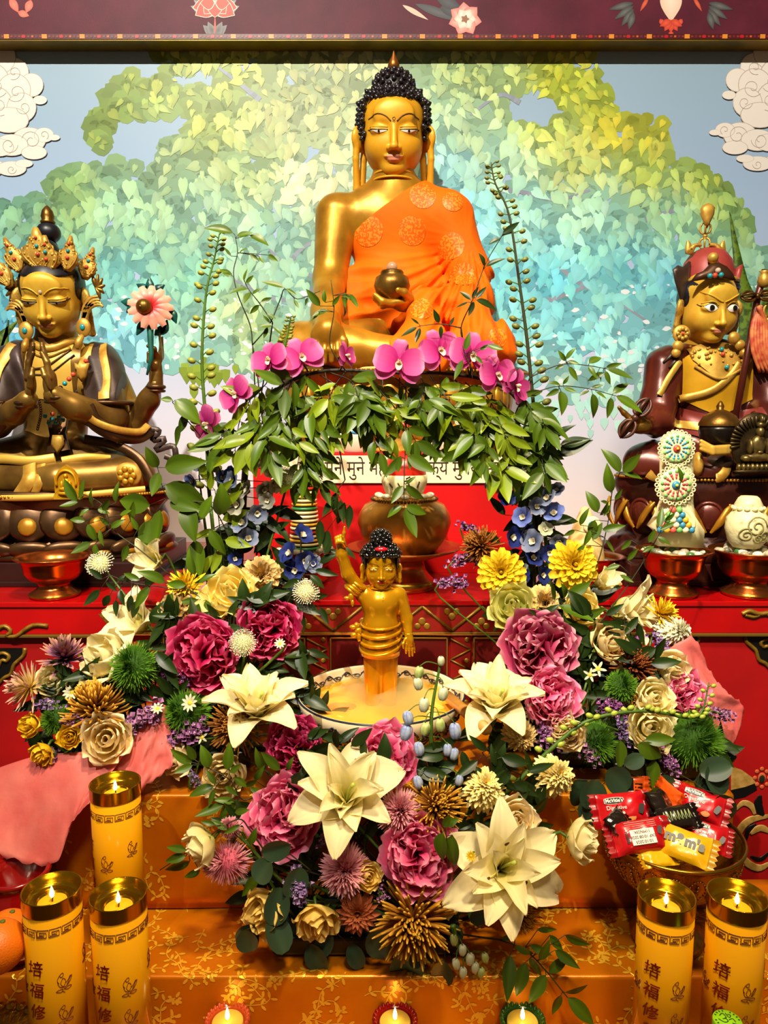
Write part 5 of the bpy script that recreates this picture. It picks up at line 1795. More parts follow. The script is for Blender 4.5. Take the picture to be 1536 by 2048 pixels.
 W(t,MB().add(*slab([J(1365 + a,572 + b,-0.02 + 0.0008 * a) for a,b in ((-2,38),(-16,-10),(-20,-32),(-10,-40),(0,-36),(12,-48),(16,-46),(14,-10),(10,20),(4,40))],0.012,Vector((-0.3,-0.95,0)).normalized(),0.004)).obj('hat_flap',hat_dark,t))
 W(t,MB().add(*slab([J(1472 + a,556 + b,-0.01) for a,b in ((-6,40),(-8,0),(-2,-18),(8,-26),(4,-6),(0,18),(-2,40))],0.012,Vector((0.2,-0.97,0)).normalized(),0.004)).obj('hat_flap',red_hat,t))
 pts = []
 for i in range(15):
  a = math.radians(-75 + 150 * i / 14)
  pts.append(c + Vector((m(56) * math.sin(a),-m(58) * math.cos(a),m(-2))))
 W(t,MB().add(*tube(pts,[0.004,0.007,0.008,0.007,0.004],8)).obj('hat_band',gilt,t))
 W(t,MB().add(*tube([p + Vector((0,0.004,-0.014)) for p in pts],0.008,8)).obj('hat_lining',mat('hair_blue'),t))
 br = [J(1428 + a,552 + b,-0.085) for a,b in ((-48,12),(-36,-4),(-22,-10),(-8,-24),(8,-26),(24,-18),(36,-4),(42,10),(20,8),(0,6),(-24,8))]
 W(t,MB().add(*slab(br,0.006,Vector((0,-1,0)),0.008)).obj('hat_brim',mat('brim_brown','#4a2c18',0.4,0.5),t))
 for x,y,mm in ((1420,552,turquoise),(1430,551,coral),(1442,550,turquoise),(1436,541,mat('pale_jewel')),(1426,516,gilt)):
  W(t,MB().add(*ball(J(x,y,-0.105 if y > 530 else -0.055),0.007 if y > 530 else 0.014,10,6)).obj('hat_stone',mm,t))
 W(t,vajra(J(1410,472,0.03),m(27),gilt,Vector((0,0,1)),4,1.0).obj('hat_vajra',gilt,t))
 pl = J(1412,458,0.02)
 W(t,MB().add(*slab([pl + Vector((m(a),0,m(b))) for a,b in ((0,0),(-5,10),(-12,26),(-13,38),(-8,44),(0,47),(8,44),(13,38),(12,26),(5,10))],0.008,Vector((0,-1,0)),0.006)).obj('hat_feather',gilt,t))
 for s in (-1,1):
  W(t,MB().add(*ribbon_band(smooth_path([J(1410 + s * 8,490,0.0),J(1410 + s * 22,492,0.0),J(1410 + s * 32,505,0.0),J(1410 + s * 34,490,0.0),J(1410 + s * 36,482,0.0)],14),[m(3),m(4),m(8),m(5),m(1)],0.006)).obj('hat_scroll',gilt,t))
 c = J(1363,668,-0.06)
 o = W(t,MB().add(*ball(c,(m(17),0.008,m(17)),20,10)).obj('earring_disc',gilt,t))
 pe = mesh('petal',*ball((0,0,0),(m(4),0.003,m(4)),8,5),gilt)
 for i in range(8):
  a = 2 * PI * i / 8
  obj('petal',pe,o,Matrix.Translation(c + Vector((m(9) * math.cos(a),-0.009,m(9) * math.sin(a)))))
 obj('stone',MB().add(*ball(c + Vector((0,-0.01,0)),0.004,8,5)).me('stone',coral),o)
 for x,y,rr in ((1356,692,11),(1352,706,9),(1468,676,12),(1480,690,10),(1488,706,9),(1494,722,8)):
  W(t,MB().add(*ball(J(x,y,-0.06),(m(rr),0.01,m(rr)),12,8)).obj('earring_boss',gilt,t))
hatted_statue()
# bathing bowl and the infant Buddha
shiny_gold = mat('shiny_gold','#d89a0c',0.24,0.6,'#c88a08',8,coat=0.2)
copper = mat('copper','#c06a34',0.24,0.95,'#a85624',10,bump=0.02,bscale=200)
brass = mat('brass','#b88a2a',0.25,0.95,'#9a6c1c',14)
gold_metal = mat('gold_metal','#d89638',0.3,0.42,'#b87c28',16,bump=0.04,bscale=100)
DB = 1.415
rimc = P(762,1385,DB)
RB = M2(175,DB)
def basin():
 bz = Z2 + 0.001
 H = rimc.z - bz
 t = thing('porcelain_basin','large porcelain basin with blue-black vines holding misty yellow water','basin',(rimc.x,rimc.y,bz))
 porc = mat('porcelain','#d8c8a4',0.18,0.0,'#cdb98e',5,coat=0.5)
 v,f = lathe([(0,0.012),(0.06,0.012),(0.062,0.0),(0.072,0.0),(0.075,0.014),(0.10,0.02),(RB * 0.80,H * 0.35),(RB * 0.95,H * 0.75),(RB * 0.995,H),(RB * 0.97,H + 0.003),(RB * 0.955,H - 0.002),(RB * 0.93,H * 0.75),(RB * 0.78,H * 0.36),(0.0,0.03)],72)
 obj('basin_body',MB().add(v,f).me('basin_body',porc),t)
 ink_b = mat('porcelain_ink','#1e2230',0.3)
 obj('rim_line',MB().add(*torus((0,0,H + 0.001),RB * 0.985,0.0022,72,6)).me('rim_line',ink_b),t)
 def on_wall(a,z,inner):
  if inner:
   r = np.interp(z,[H * 0.36,H * 0.75,H],[RB * 0.78,RB * 0.93,RB * 0.955]) - 0.0008
  else:
   r = np.interp(z,[0.02,H * 0.35,H * 0.75,H],[0.10,RB * 0.80,RB * 0.95,RB * 0.995]) + 0.0008
  return Vector((r * math.cos(a),r * math.sin(a),z))
 for inner,nn,rad in ((False,14,0.0014),(True,22,0.0009)):
  mb = MB()
  for i in range(nn):
   a0 = 2 * PI * i / nn
   da = 2 * PI / nn
   zc = H * (0.66 if not inner else 0.86)
   am = H * (0.2 if not inner else 0.08)
   mb.add(*tube([on_wall(a0 + da * u,zc + am * math.sin(2 * PI * u),inner) for u in np.linspace(0,1,14)],rad,5))
   for sg,u0 in ((1,0.25),(-1,0.75)):
    mb.add(*tube([on_wall(a0 + da * (u0 + 0.26 * (1 - w * 0.75) * math.cos(w * 8)),zc + sg * am * (0.2 + 0.9 * (1 - w * 0.7) * math.sin(w * 8) * sg * 0.5),inner) for w in np.linspace(0,1,14)],rad * 0.9,5))
    if not inner:
     for k in range(6):
      an = 2 * PI * k / 6
      p = on_wall(a0 + da * (u0 + 0.13 * math.cos(an)),zc - sg * am * 0.15 + 0.007 * math.sin(an),inner)
      mb.add(*ball(p,(0.0032,0.0016,0.0032),6,4))
     for k in (0.05,0.45):
      p = on_wall(a0 + da * (u0 + k),zc - sg * am * 0.8,inner)
      mb.add(*ball(p,(0.005,0.0018,0.003),7,5))
  o = obj('vine_pattern',mb.me('vine_pattern',ink_b),t)
  o['kind'] = 'stuff'
 wz = H * 0.78
 water = mat('tea_water','#d8a52c',0.12,0.0,'#c8901c',7,coat=0.6)
 vv = [(0,0,wz)]
 n,k = 48,10
 for i in range(1,k + 1):
  for j in range(n):
   a = 2 * PI * j / n
   r = RB * 0.928 * i / k
   vv.append((r * math.cos(a),r * math.sin(a),wz + 0.0012 * fbm(r * 30 * math.cos(a),r * 30 * math.sin(a),2.0)))
 ff = [(0,1 + j,1 + (j + 1) % n) for j in range(n)]
 for i in range(k - 1):
  for j in range(n):
   a,b = 1 + i * n,1 + (i + 1) * n
   ff.append((a + j,b + j,b + (j + 1) % n,a + (j + 1) % n))
 obj('water',mesh('water',vv,ff,water),t)
 led = mat('red_led','#ff3010',0.4,emit=9.0,emitcol='#ff2a06')
 obj('mist_lamp',MB().add(*ball((-0.078,-0.015,wz + 0.0005),(0.030,0.022,0.0022),20,6)).me('mist_lamp',led),t)
 led2 = mat('amber_led','#ff8a30',0.4,emit=1.2,emitcol='#ff6a10')
 obj('mist_lamp',MB().add(*ball((0.105,-0.02,wz + 0.0005),(0.022,0.015,0.0016),20,6)).me('mist_lamp',led2),t)
 for xx,col,pw in ((-0.078,(1,0.12,0.03),0.10),(0.1,(1,0.35,0.1),0.06)):
  l = bpy.data.lights.new('mist_glow','POINT')
  l.energy = pw
  l.color = col
  l.shadow_soft_size = 0.01
  o = bpy.data.objects.new('mist_glow',l)
  COL.objects.link(o)
  o.location = (rimc.x + xx,rimc.y - 0.018,bz + wz + 0.012)
 mm = bpy.data.materials.new('mist')
 mm.use_nodes = True
 N,L = mm.node_tree.nodes,mm.node_tree.links
 N.remove(N['Principled BSDF'])
 vs = N.new('ShaderNodeVolumePrincipled')
 vs.inputs['Color'].default_value = (1.0,0.84,0.36,1)
 vs.inputs['Density'].default_value = 15.0
 vs.inputs['Anisotropy'].default_value = 0.1
 L.new(vs.outputs['Volume'],N['Material Output'].inputs['Volume'])
 F = Field((-0.16,-0.15,wz - 0.002),(0.16,0.16,wz + 0.1),0.004)
 rnd = random.Random(4)
 F.E((0,0,wz + 0.004),(0.125,0.11,0.012))
 for i in range(34):
  a,r = rnd.uniform(0,2 * PI),0.085 * math.sqrt(rnd.random())
  s = rnd.uniform(0.012,0.03)
  F.E((r * math.cos(a) + 0.012,r * math.sin(a),wz + 0.012 + 0.018 * rnd.random()),(s,s,s * 0.7),0.012)
 F.cut(wz + 0.0015 - F.Z)
 mi = obj('mist',F.mesh('mist',mm),t)
 return t
basin()
def infant():
 D0 = DB
 def J(px,py,dy=0.0):
  return P(px,py,D0 + dy)
 def m(px):
  return M2(px,D0)
 zf = Z2 + 0.034
 t = thing('infant_buddha','golden infant Buddha figure standing in the basin with one finger raised','statue',(J(762,1300).x,D0,zf))
 F = Field(tuple(J(655,1330,-0.09)),tuple(J(850,1085,0.08)),0.0024)
 F.lo[2] = min(F.lo[2],zf)
 F = Field((J(655,1300).x,D0 - 0.09,zf - 0.002),(J(850,1300).x,D0 + 0.08,J(762,1045).z),0.0026)
 F.E(J(761,1205,0.0),(m(40),0.036,m(36)))
 F.E(J(761,1250,-0.002),(m(37),0.037,m(40)),0.015)
 F.K(J(732,1188,0.0),J(792,1188,0.0),m(17),m(17),0.012)
 F.K(J(761,1185,0.0),J(761,1165,0.0),m(19),m(18),0.01)
 F.K(J(745,1290,0.0),Vector((J(744,1300).x,D0,zf + 0.012)),m(20),m(13),0.01)
 F.K(J(778,1290,0.0),Vector((J(779,1300).x,D0,zf + 0.012)),m(20),m(13),0.01)
 F.E(Vector((J(742,1300).x,D0 - 0.014,zf + 0.008)),(0.014,0.03,0.01),0.005)
 F.E(Vector((J(781,1300).x,D0 - 0.014,zf + 0.008)),(0.014,0.03,0.01),0.005)
 F.KC([J(724,1188,0.0),J(696,1148,-0.012),J(683,1108,-0.016),J(682,1094,-0.016)],[m(16),m(13),m(11),m(9)],0.006)
 F.KC([J(799,1190,0.0),J(814,1238,0.0),J(817,1272,-0.012)],[m(15),m(12),m(8.5)],0.006)
 W(t,obj('body',F.mesh('body',shiny_gold),t))
 H = Field(tuple(J(660,1112,-0.045)),tuple(J(705,1040,0.015)),0.0011)
 H.E(J(683,1086,-0.016),(m(9),0.008,m(11)))
 H.K(J(682,1104,-0.016),J(683,1092,-0.016),m(8.5),m(8.5),0.004)
 H.KC([J(686,1080,-0.017),J(688,1066,-0.017),J(689,1054,-0.017)],[m(4),m(3.2),m(2.2)],0.003)
 for i,x in enumerate((682,677,673)):
  H.KC([J(x,1079 + i * 2,-0.018),J(x - 1,1072 + i * 2,-0.026),J(x,1082 + i * 2,-0.031)],[m(3.6),m(3.4),m(3)],0.002)
 H.KC([J(690,1092,-0.024),J(686,1085,-0.031),J(680,1084,-0.032)],[m(4),m(3.4),m(2.8)],0.002)
 W(t,obj('raised_hand',H.mesh('raised_hand',shiny_gold),t))
 H = Field(tuple(J(798,1325,-0.04)),tuple(J(842,1258,0.015)),0.0011)
 H.E(J(819,1282,-0.014),(m(9),0.007,m(12)))
 H.K(J(817,1268,-0.012),J(818,1276,-0.013),m(8.5),m(8),0.004)
 for x0,x1,y1,dd in ((813,812,1306,-0.018),(818,819,1312,-0.016),(823,825,1311,-0.012),(826,829,1304,-0.008)):
  H.KC([J(x0,1288,dd),J((x0 + x1) / 2,1298,dd),J(x1,y1,dd)],[m(3.4),m(3.1),m(2.2)],0.002)
 H.KC([J(811,1278,-0.018),J(806,1288,-0.022),J(807,1296,-0.022)],[m(3.6),m(3.1),m(2.2)],0.002)
 W(t,obj('lowered_hand',H.mesh('lowered_hand',shiny_gold),t))
 for k,(y,r,dz) in enumerate(((1258,40,4),(1269,41,10),(1281,42,15),(1293,41.5,20))):
  pts = []
  for i in range(41):
   a = 2 * PI * i / 40
   pts.append(J(761,y - 14,0) + Vector((m(r) * math.cos(a),0.042 * math.sin(a),-m(dz) * (0.5 - 0.5 * math.cos(a) * 0.6 - 0.5 * math.sin(a)) - m(4) * math.cos(a) * 0)))
  W(t,MB().add(*tube(pts,m(3.8) if k else m(2.6),8)).obj('waistcloth_fold',shiny_gold,t))
 sk_ = MB()
 v,f = lathe([(m(36),J(761,1244).z),(m(40),J(761,1256).z),(m(43),J(761,1275).z),(m(43),J(761,1296).z),(m(40),J(761,1308).z),(m(34),J(761,1306).z)],40)
 W(t,sk_.add([(J(761,1250).x + x,D0 + y * 0.96,z) for x,y,z in v],f).obj('waistcloth',shiny_gold,t))
 kn = MB()
 for dx,dy,rx,rz in ((0,0,8,8),(-9,-8,9,5),(-8,8,8,6),(2,12,5,10),(-3,-10,6,8)):
  kn.add(*ball(J(716 + dx,1262 + dy,-0.02),(m(rx),m(6),m(rz)),12,8))
 W(t,kn.obj('waist_knot',shiny_gold,t))
 for k in range(4):
  a = J(704 + 4.5 * k,1180 - 4 * k,-0.006)
  v,f = torus((0,0,0),m(15 + (k % 2)),m(4),24,8)
  Mx = Matrix.Translation(a) @ Matrix.Rotation(0.62,4,'Y')
  W(t,MB().add(v,f).xform(Mx).obj('arm_band',shiny_gold,t))
 kn = MB()
 for dx,dy,rx,rz in ((0,0,6,9),(-8,2,7,4),(3,12,4,8)):
  kn.add(*ball(J(702 + dx,1194 + dy,-0.02),(m(rx),m(5),m(rz)),10,7))
 W(t,kn.obj('arm_knot',shiny_gold,t))
 for y,r in ((1168,20),(1174,22)):
  W(t,MB().add(*torus(J(761,y,-0.004),m(r),m(2),28,6)).obj('neck_crease',shiny_gold,t))
 W(t,MB().add(*ball(J(766,1196,-0.037),m(1.2),6,4)).obj('chest_mark',iris_black,t))
 U = m(65)
 M = dict(face=shiny_gold,brow=mat('gold_brow','#6a4a08',0.3,0.6),eyewhite=mat('child_eye','#e0c060',0.3,0.4),iris=iris_black,lips=mat('child_lips','#b03018',0.3))
 hd,A,sk = make_head(t,U,J(762,1133,-0.004),0.02,0.03,M,'child',1.06,0.018)
 gl = mat('glossy_black','#070707',0.12,0.0,coat=1.0)
 Hf = Field((-0.8,-0.75,-0.2),(0.8,0.9,1.3),0.024)
 Hf.E((0,0.12,0.22),(0.62,0.66,0.54))
 Hf.E((0,0.1,0.84),(0.3,0.3,0.27),0.06)
 Hf.sub(np.maximum(np.maximum(np.abs(Hf.X) - 0.48,Hf.Z - 0.38),Hf.Y - 0.0),0.03)
 Hf.cut(-0.1 - Hf.Z)
 hv,hq = Hf.arrays()
 hair = obj('hair',mesh('hair',hv,hq,gl),hd)
 cl = MB()
 pts = [p for p in hair_points(150,(0,0.12,0.26),(0.63,0.67,0.52),lambda p: p[2] > 0.36 and p[1] < 0.5)]
 pts += [p for p in hair_points(60,(0,0.1,0.86),(0.3,0.3,0.27),lambda p: p[2] > 0.74)]
 pts += [(-0.45 + 0.9 * i / 6,-0.42 + 0.5 * (-0.45 + 0.9 * i / 6) ** 2,0.42) for i in range(7)]
 pts += [(-0.5 + 1.0 * i / 7,-0.40 + 0.5 * (-0.5 + 1.0 * i / 7) ** 2,0.56) for i in range(8)]
 for p in pts:
  cl.add(*ball(p,0.075,8,6))
 o = obj('hair_curls',cl.me('hair_curls',gl),hd)
 o['kind'] = 'stuff'
 obj('hair_jewel',MB().add(*ball((0,-0.42,0.63),(0.2,0.1,0.08),16,8)).me('hair_jewel',mat('red_jewel','#c80a18',0.2,0,coat=0.8)),hd)
infant()
wood = mat('ladle_wood','#c0883c',0.5,0.0,'#a8742c',30)
a,b = P(895,1392,1.40),P(972,1458,1.17)
o = MB().add(*tube([a,a.lerp(b,0.5),b],0.0105,16)).obj('ladle',wood)
tag(o,'round wooden ladle handle leaning over the rim of the porcelain basin','ladle')
# offerings on the altar
def rosette(c,r,ring,p1,p2,hub,parent,tilt=0.0):
 """butter flower disc facing the room: lace rim, striped petals, button"""
 Mx = Matrix.Translation(c) @ Matrix.Rotation(tilt,4,'Z')
 cream = mat('butter_cream','#e6dca8',0.5)
 d = MB()
 v,f = slab([(r * 0.8 * math.cos(2 * PI * i / 30),0,r * 0.8 * math.sin(2 * PI * i / 30)) for i in range(30)],r * 0.1)
 d.add(v,f)
 o = obj('rosette',d.me('rosette',cream),parent,Mx)
 lm = mesh('lace_loop',*torus((0,0,0),r * 0.085,r * 0.035,12,6,'y'),cream)
 for i in range(24):
  a = 2 * PI * i / 24
  obj('lace_loop',lm,o,Matrix.Translation((r * 0.9 * math.cos(a),-r * 0.06,r * 0.9 * math.sin(a))))
 n = 13
 for i in range(n):
  a = 2 * PI * i / n + 0.1
  for k,(rr,cc) in enumerate(((0.38,p1[0]),(0.52,p1[1]),(0.66,p2))):
   me = mesh('petal_stripe',*ball((0,0,0),(r * 0.07 * (0.7 + 0.3 * k),r * 0.05,r * 0.085),8,5),mat('butter_' + cc.strip('#'),cc,0.45))
   obj('petal_stripe',me,o,Matrix.Translation((r * rr * math.cos(a),-r * 0.11,r * rr * math.sin(a))) @ Matrix.Rotation(PI / 2 - a,4,'Y'))
 obj('hub',mesh('hub',*ball((0,-r * 0.12,0),(r * 0.2,r * 0.12,r * 0.2),16,8),mat('butter_' + hub.strip('#'),hub,0.4)),o)
 obj('hub_tip',mesh('hub_tip',*ball((0,-r * 0.25,0),r * 0.075,8,5),mat('butter_e8c020','#e8c020',0.4)),o)
 return o
def offering_bowl(px,py_rim,wpx,D,label,fill=None,group='copper offering bowls'):
 c = P(px,py_rim,D)
 R = M2(wpx / 2,D)
 z0 = ZA + 0.0005
 H = c.z - z0
 t = thing('offering_bowl',label,'bowl',(c.x,c.y,z0),group)
 v,f = lathe([(0,0.004),(R * 0.40,0.004),(R * 0.62,0.0),(R * 0.64,H * 0.06),(R * 0.60,H * 0.12),(R * 0.46,H * 0.2),(R * 0.40,H * 0.3),(R * 0.42,H * 0.36),(R * 0.62,H * 0.46),(R * 0.74,H * 0.62),(R * 0.79,H * 0.85),(R * 0.86,H * 0.95),(R * 0.98,H * 0.99),(R,H * 1.02),(R * 0.97,H * 1.03),(R * 0.86,H * 0.99),(R * 0.76,H * 0.86),(R * 0.6,H * 0.55),(0,H * 0.5)],48)
 obj('bowl_body',MB().add(v,f).me('bowl_body',copper),t)
 obj('foot_ring',MB().add(*torus((0,0,H * 0.075),R * 0.63,R * 0.03,40,8)).me('foot_ring',brass),t)
 if fill == 'pebbles':
  rnd = random.Random(int(px))
  cols = ['#d8cfb4','#9a9078','#e8dcc0','#6f6a58','#b8a888','#3f6a3a']
  for i in range(34):
   a,r = rnd.uniform(0,2 * PI),R * 0.76 * math.sqrt(rnd.random())
   s = R * rnd.uniform(0.09,0.14)
   p = thing_mesh = MB().add(*ball((0,0,0),(s,s * 0.9,s * 0.7),8,6)).me('pebble',mat('pebble_' + cols[i % 6].strip('#'),cols[i % 6],0.25,coat=0.4))
   o = obj('pebble',p)
   o.location = (c.x + r * math.cos(a),c.y + r * math.sin(a),z0 + H * 0.955 + s * 0.4 * rnd.random())
   tag(o,'small polished pebble heaped with others in a copper bowl by the ' + ('shell vase' if px > 1440 else 'tall butter sculpture' if px > 1000 else 'striped bead tower'),'pebble','pebbles in bowl at %d' % int(px) if False else 'pebbles round the ' + ('shell vase' if px > 1440 else 'tall butter sculpture' if px > 1000 else 'striped bead tower'))
  obj('sand',MB().add(*ball((0,0,H * 0.86),(R * 0.77,R * 0.77,H * 0.09),24,8)).me('sand',mat('pebble_9a9078')),t)
 elif fill == 'water':
  obj('water',MB().add(*ball((0,0,H * 0.84),(R * 0.75,R * 0.75,H * 0.02),32,6)).me('water',mat('bowl_water','#5a4020',0.06,0.0,coat=1.0)),t)
 return t,c,R,H
offering_bowl(106,1113,152,1.70,'copper offering bowl standing alone before the crowned statue','water')
offering_bowl(262,1120,150,1.92,'copper offering bowl half hidden behind the cream lily','water')
offering_bowl(610,1098,140,1.86,'copper bowl of pebbles under the striped bead tower','pebbles')
offering_bowl(1192,1112,118,1.88,'copper offering bowl half hidden behind the yellow chrysanthemum','water')
_,cT,RT,HT = offering_bowl(1348,1100,152,1.71,'copper bowl of pebbles under the tall butter sculpture','pebbles')
_,cV,RV,HV = offering_bowl(1502,1100,162,1.71,'copper bowl of pebbles under the carved shell vase','pebbles')
cream = mat('butter_cream','#e6dca8',0.5)
D = 1.71
t = thing('butter_sculpture','tall cream butter sculpture with two flower discs in a copper bowl','sculpture',(P(1345,1090,D).x,D,P(1345,1092,D).z))
sc_ = M2(1,D)
body = [(-42,1086),(-40,1060),(-52,1050),(-38,1030),(-26,1000),(-26,900),(-20,872),(0,862),(20,872),(26,900),(26,1000),(30,1030),(48,1056),(46,1090)]
v,f = slab([P(1345 + a,b,D + 0.03) for a,b in body][::-1],0.045,Vector((0,-1,0)),0.012)
W(t,MB().add(v,f).obj('sculpture_body',cream,t))
W(t,MB().add(*tube([P(1352 + 34 * math.cos(q),1046 - 30 * math.sin(q),D - 0.02) for q in np.linspace(-0.4,PI + 0.2,18)],M2(6,D),8)).obj('sculpture_arch',cream,t))
tt = bpy.data.objects.new('x',None)
for (px,py,r,p1,p2,hub) in ((1352,897,37,('#3a86a8','#4aa0b8'),'#6fae5a','#d8483a'),(1350,970,41,('#d8404a','#e0606a'),'#6fae5a','#2f84a8')):
 o = rosette(P(px,py,D - 0.03) - t.location,M2(r,D),None,p1,p2,hub,t)
bcols = ['#3a86a8','#e0a828','#d8584a','#6fae5a','#e8dcb0']
k = 0
for row,n in enumerate((6,5,4,3,2)):
 for i in range(n):
  bm_ = mesh('butter_ball',*ball((0,0,0),M2(7,D),8,6),mat('butter_' + bcols[(k + row) % 5].strip('#'),bcols[(k + row) % 5],0.4))
  obj('butter_ball',bm_,t,Matrix.Translation(P(1352 + (i - (n - 1) / 2) * 12.5,1060 - row * 10,D - 0.035) - t.location))
  k += 1
shell = mat('shell_ivory','#ddd2a0',0.45,0.0,'#8a8254',60,mix=(0.55,0.75),bump=0.5,bscale=70)
c = P(1492,1094,D)
s1 = M2(1,D)
t = thing('shell_vase','ivory shell vase carved with scrolls in a copper bowl','vase',c)
v,f = lathe([(0,0),(26 * s1,0),(36 * s1,14 * s1),(42 * s1,38 * s1),(40 * s1,60 * s1),(30 * s1,72 * s1),(26 * s1,76 * s1),(28 * s1,84 * s1),(20 * s1,100 * s1),(15 * s1,104 * s1),(0,104 * s1)],32)
obj('vase_body',MB().add(v,f).me('vase_body',shell),t)
for q,(x0,z0,r0) in enumerate(((0,46,22),(-18,30,14),(16,28,15),(4,24,10))):
 pts = []
 for w in np.linspace(0,1,26):
  a = w * 11 + q
  x,z = x0 + r0 * (1 - 0.85 * w) * math.cos(a),z0 + r0 * (1 - 0.85 * w) * math.sin(a)
  R = np.interp(z,[0,14,38,60,72],[26,36,42,40,30]) + 0.6
  y = -math.sqrt(max(R * R - x * x,4))
  pts.append(Vector((x * s1,y * s1,z * s1)))
 obj('carved_scroll',MB().add(*tube(pts,1.6 * s1,5)).me('carved_scroll',mat('shell_dark','#8c8450',0.5)),t)
for j in range(12):
 a = 2 * PI * j / 12
 obj('neck_petal',MB().add(*ball((27 * s1 * math.cos(a),27 * s1 * math.sin(a),80 * s1),(6 * s1,6 * s1,5 * s1),8,5)).me('neck_petal',cream),t)
obj('handle',MB().add(*tube(smooth_path([Vector((34 * s1,-10 * s1,14 * s1)),Vector((54 * s1,-10 * s1,40 * s1)),Vector((62 * s1,-6 * s1,66 * s1))],12),[8 * s1,6 * s1,5 * s1],8)).me('handle',cream),t)
Dp = 1.79
c0 = Vector((P(808,1190,Dp).x,Dp,ZA + 0.0005))
k = M2(1,Dp)
t = thing('pedestal_dish','wide copper-gold pedestal dish under the round gold pot','dish',c0)
Hd = P(808,1098,Dp).z - c0.z
v,f = lathe([(0,0.0),(62 * k,0.0),(64 * k,4 * k),(62 * k,18 * k),(56 * k,22 * k),(44 * k,36 * k),(38 * k,60 * k),(40 * k,Hd - 22 * k),(70 * k,Hd - 12 * k),(112 * k,Hd + 2 * k),(117 * k,Hd + 6 * k),(114 * k,Hd + 7 * k),(70 * k,Hd - 4 * k),(0,Hd - 8 * k)],56)
obj('dish_body',MB().add(v,f).me('dish_body',mat('rose_gold','#c87a34',0.28,0.6,'#b06828',6)),t)
obj('foot_band',MB().add(*lathe([(63 * k,3 * k),(65 * k,5 * k),(65 * k,17 * k),(62 * k,19 * k)],56)).me('foot_band',brass),t)
c1 = Vector((c0.x,c0.y,c0.z + Hd - 7 * k))
t = thing('gold_pot','round hammered gold pot on the pedestal dish','pot',c1)
v,f = lathe([(0,0),(56 * k,0),(66 * k,6 * k),(86 * k,34 * k),(94 * k,62 * k),(92 * k,78 * k),(80 * k,98 * k),(64 * k,106 * k),(66 * k,110 * k),(60 * k,113 * k),(0,110 * k)],56)
obj('pot_body',MB().add(v,f).me('pot_body',gold_metal),t)
ro = MB()
for i in range(60):
 a = 2 * PI * i / 60
 ro.add(*ball((65 * k * math.cos(a),65 * k * math.sin(a),110 * k),3.4 * k,6,4))
o = obj('beaded_rim',ro.me('beaded_rim',old_bronze),t)
o['kind'] = 'stuff'
for i in range(9):
 a = PI + PI * i / 8
 o = obj('pebble',mesh('pebble',*ball((0,0,0),(9 * k,8 * k,6 * k),8,6),mat('pebble_d8cfb4','#d8cfb4',0.3)))
 o.location = c1 + Vector((52 * k * math.cos(a),52 * k * math.sin(a),117 * k))
 tag(o,'small pale pebble lying on the mouth of the gold pot','pebble','pebbles on the gold pot')
c2 = c1 + Vector((0,0,113 * k))
t = thing('torma_cake','white and red rounded torma cake standing on the gold pot','sculpture',c2)
obj('torma_body',MB().add(*lathe([(0,0),(34 * k,0),(38 * k,8 * k),(46 * k,30 * k),(46 * k,44 * k),(40 * k,48 * k),(0,50 * k)],40)).me('torma_body',cream),t)
obj('torma_dome',MB().add(*lathe([(44 * k,44 * k),(42 * k,58 * k),(36 * k,74 * k),(24 * k,86 * k),(10 * k,92 * k),(0,93 * k)],40)).me('torma_dome',mat('torma_red','#b8200e',0.35,coat=0.3)),t)
for pts in ([(-14,32),(-8,22),(0,20),(8,26),(4,36),(-2,34)],[(2,40),(10,44)],[(8,26),(16,20)],[(-30,30),(-24,22)],[(28,34),(24,22)]):
 R = 46.5
 pp = [Vector((x * k,-math.sqrt(max(R * R - x * x,1)) * k * (0.98 if z > 28 else 0.9 + 0.08 * (z - 18) / 10),z * k)) for x,z in pts]
 obj('torma_glyph',MB().add(*tube(smooth_path(pp,14),1.6 * k,5)).me('torma_glyph',ink),t)
c = P(610,1098,1.86)
k = M2(1,1.86)
t = thing('bead_tower','slim tower of stacked striped beads in a copper bowl','tower',c + Vector((0,0,0.001)))
cols = ['#2f7a3a','#d8c890','#c89a2a','#d8c890','#b02a20','#d8c890','#c89a2a','#d8c890','#e0d8b0','#d8c890','#2f7a3a','#c89a2a','#d8c890','#c8a030','#d8c890','#b02a20','#d8b040','#d8c890','#c8a030']
z = 0
for i,cc in enumerate(cols):
 r = (32 - i * 0.55) * k
 h = 6.6 * k
 mb = MB().add(*lathe([(r * 0.8,z),(r,z + h * 0.2),(r,z + h * 0.8),(r * 0.8,z + h)],28))
 obj('bead_ring',mb.me('bead_ring',mat('bead_' + cc.strip('#'),cc,0.35)),t)
 obj('ring_gap',MB().add(*lathe([(r * 0.86,z + h * 0.95),(r * 0.86,z + h * 1.3)],20)).me('ring_gap',mat('bead_dark','#3a2a14',0.5)),t)
 z += 8.0 * k
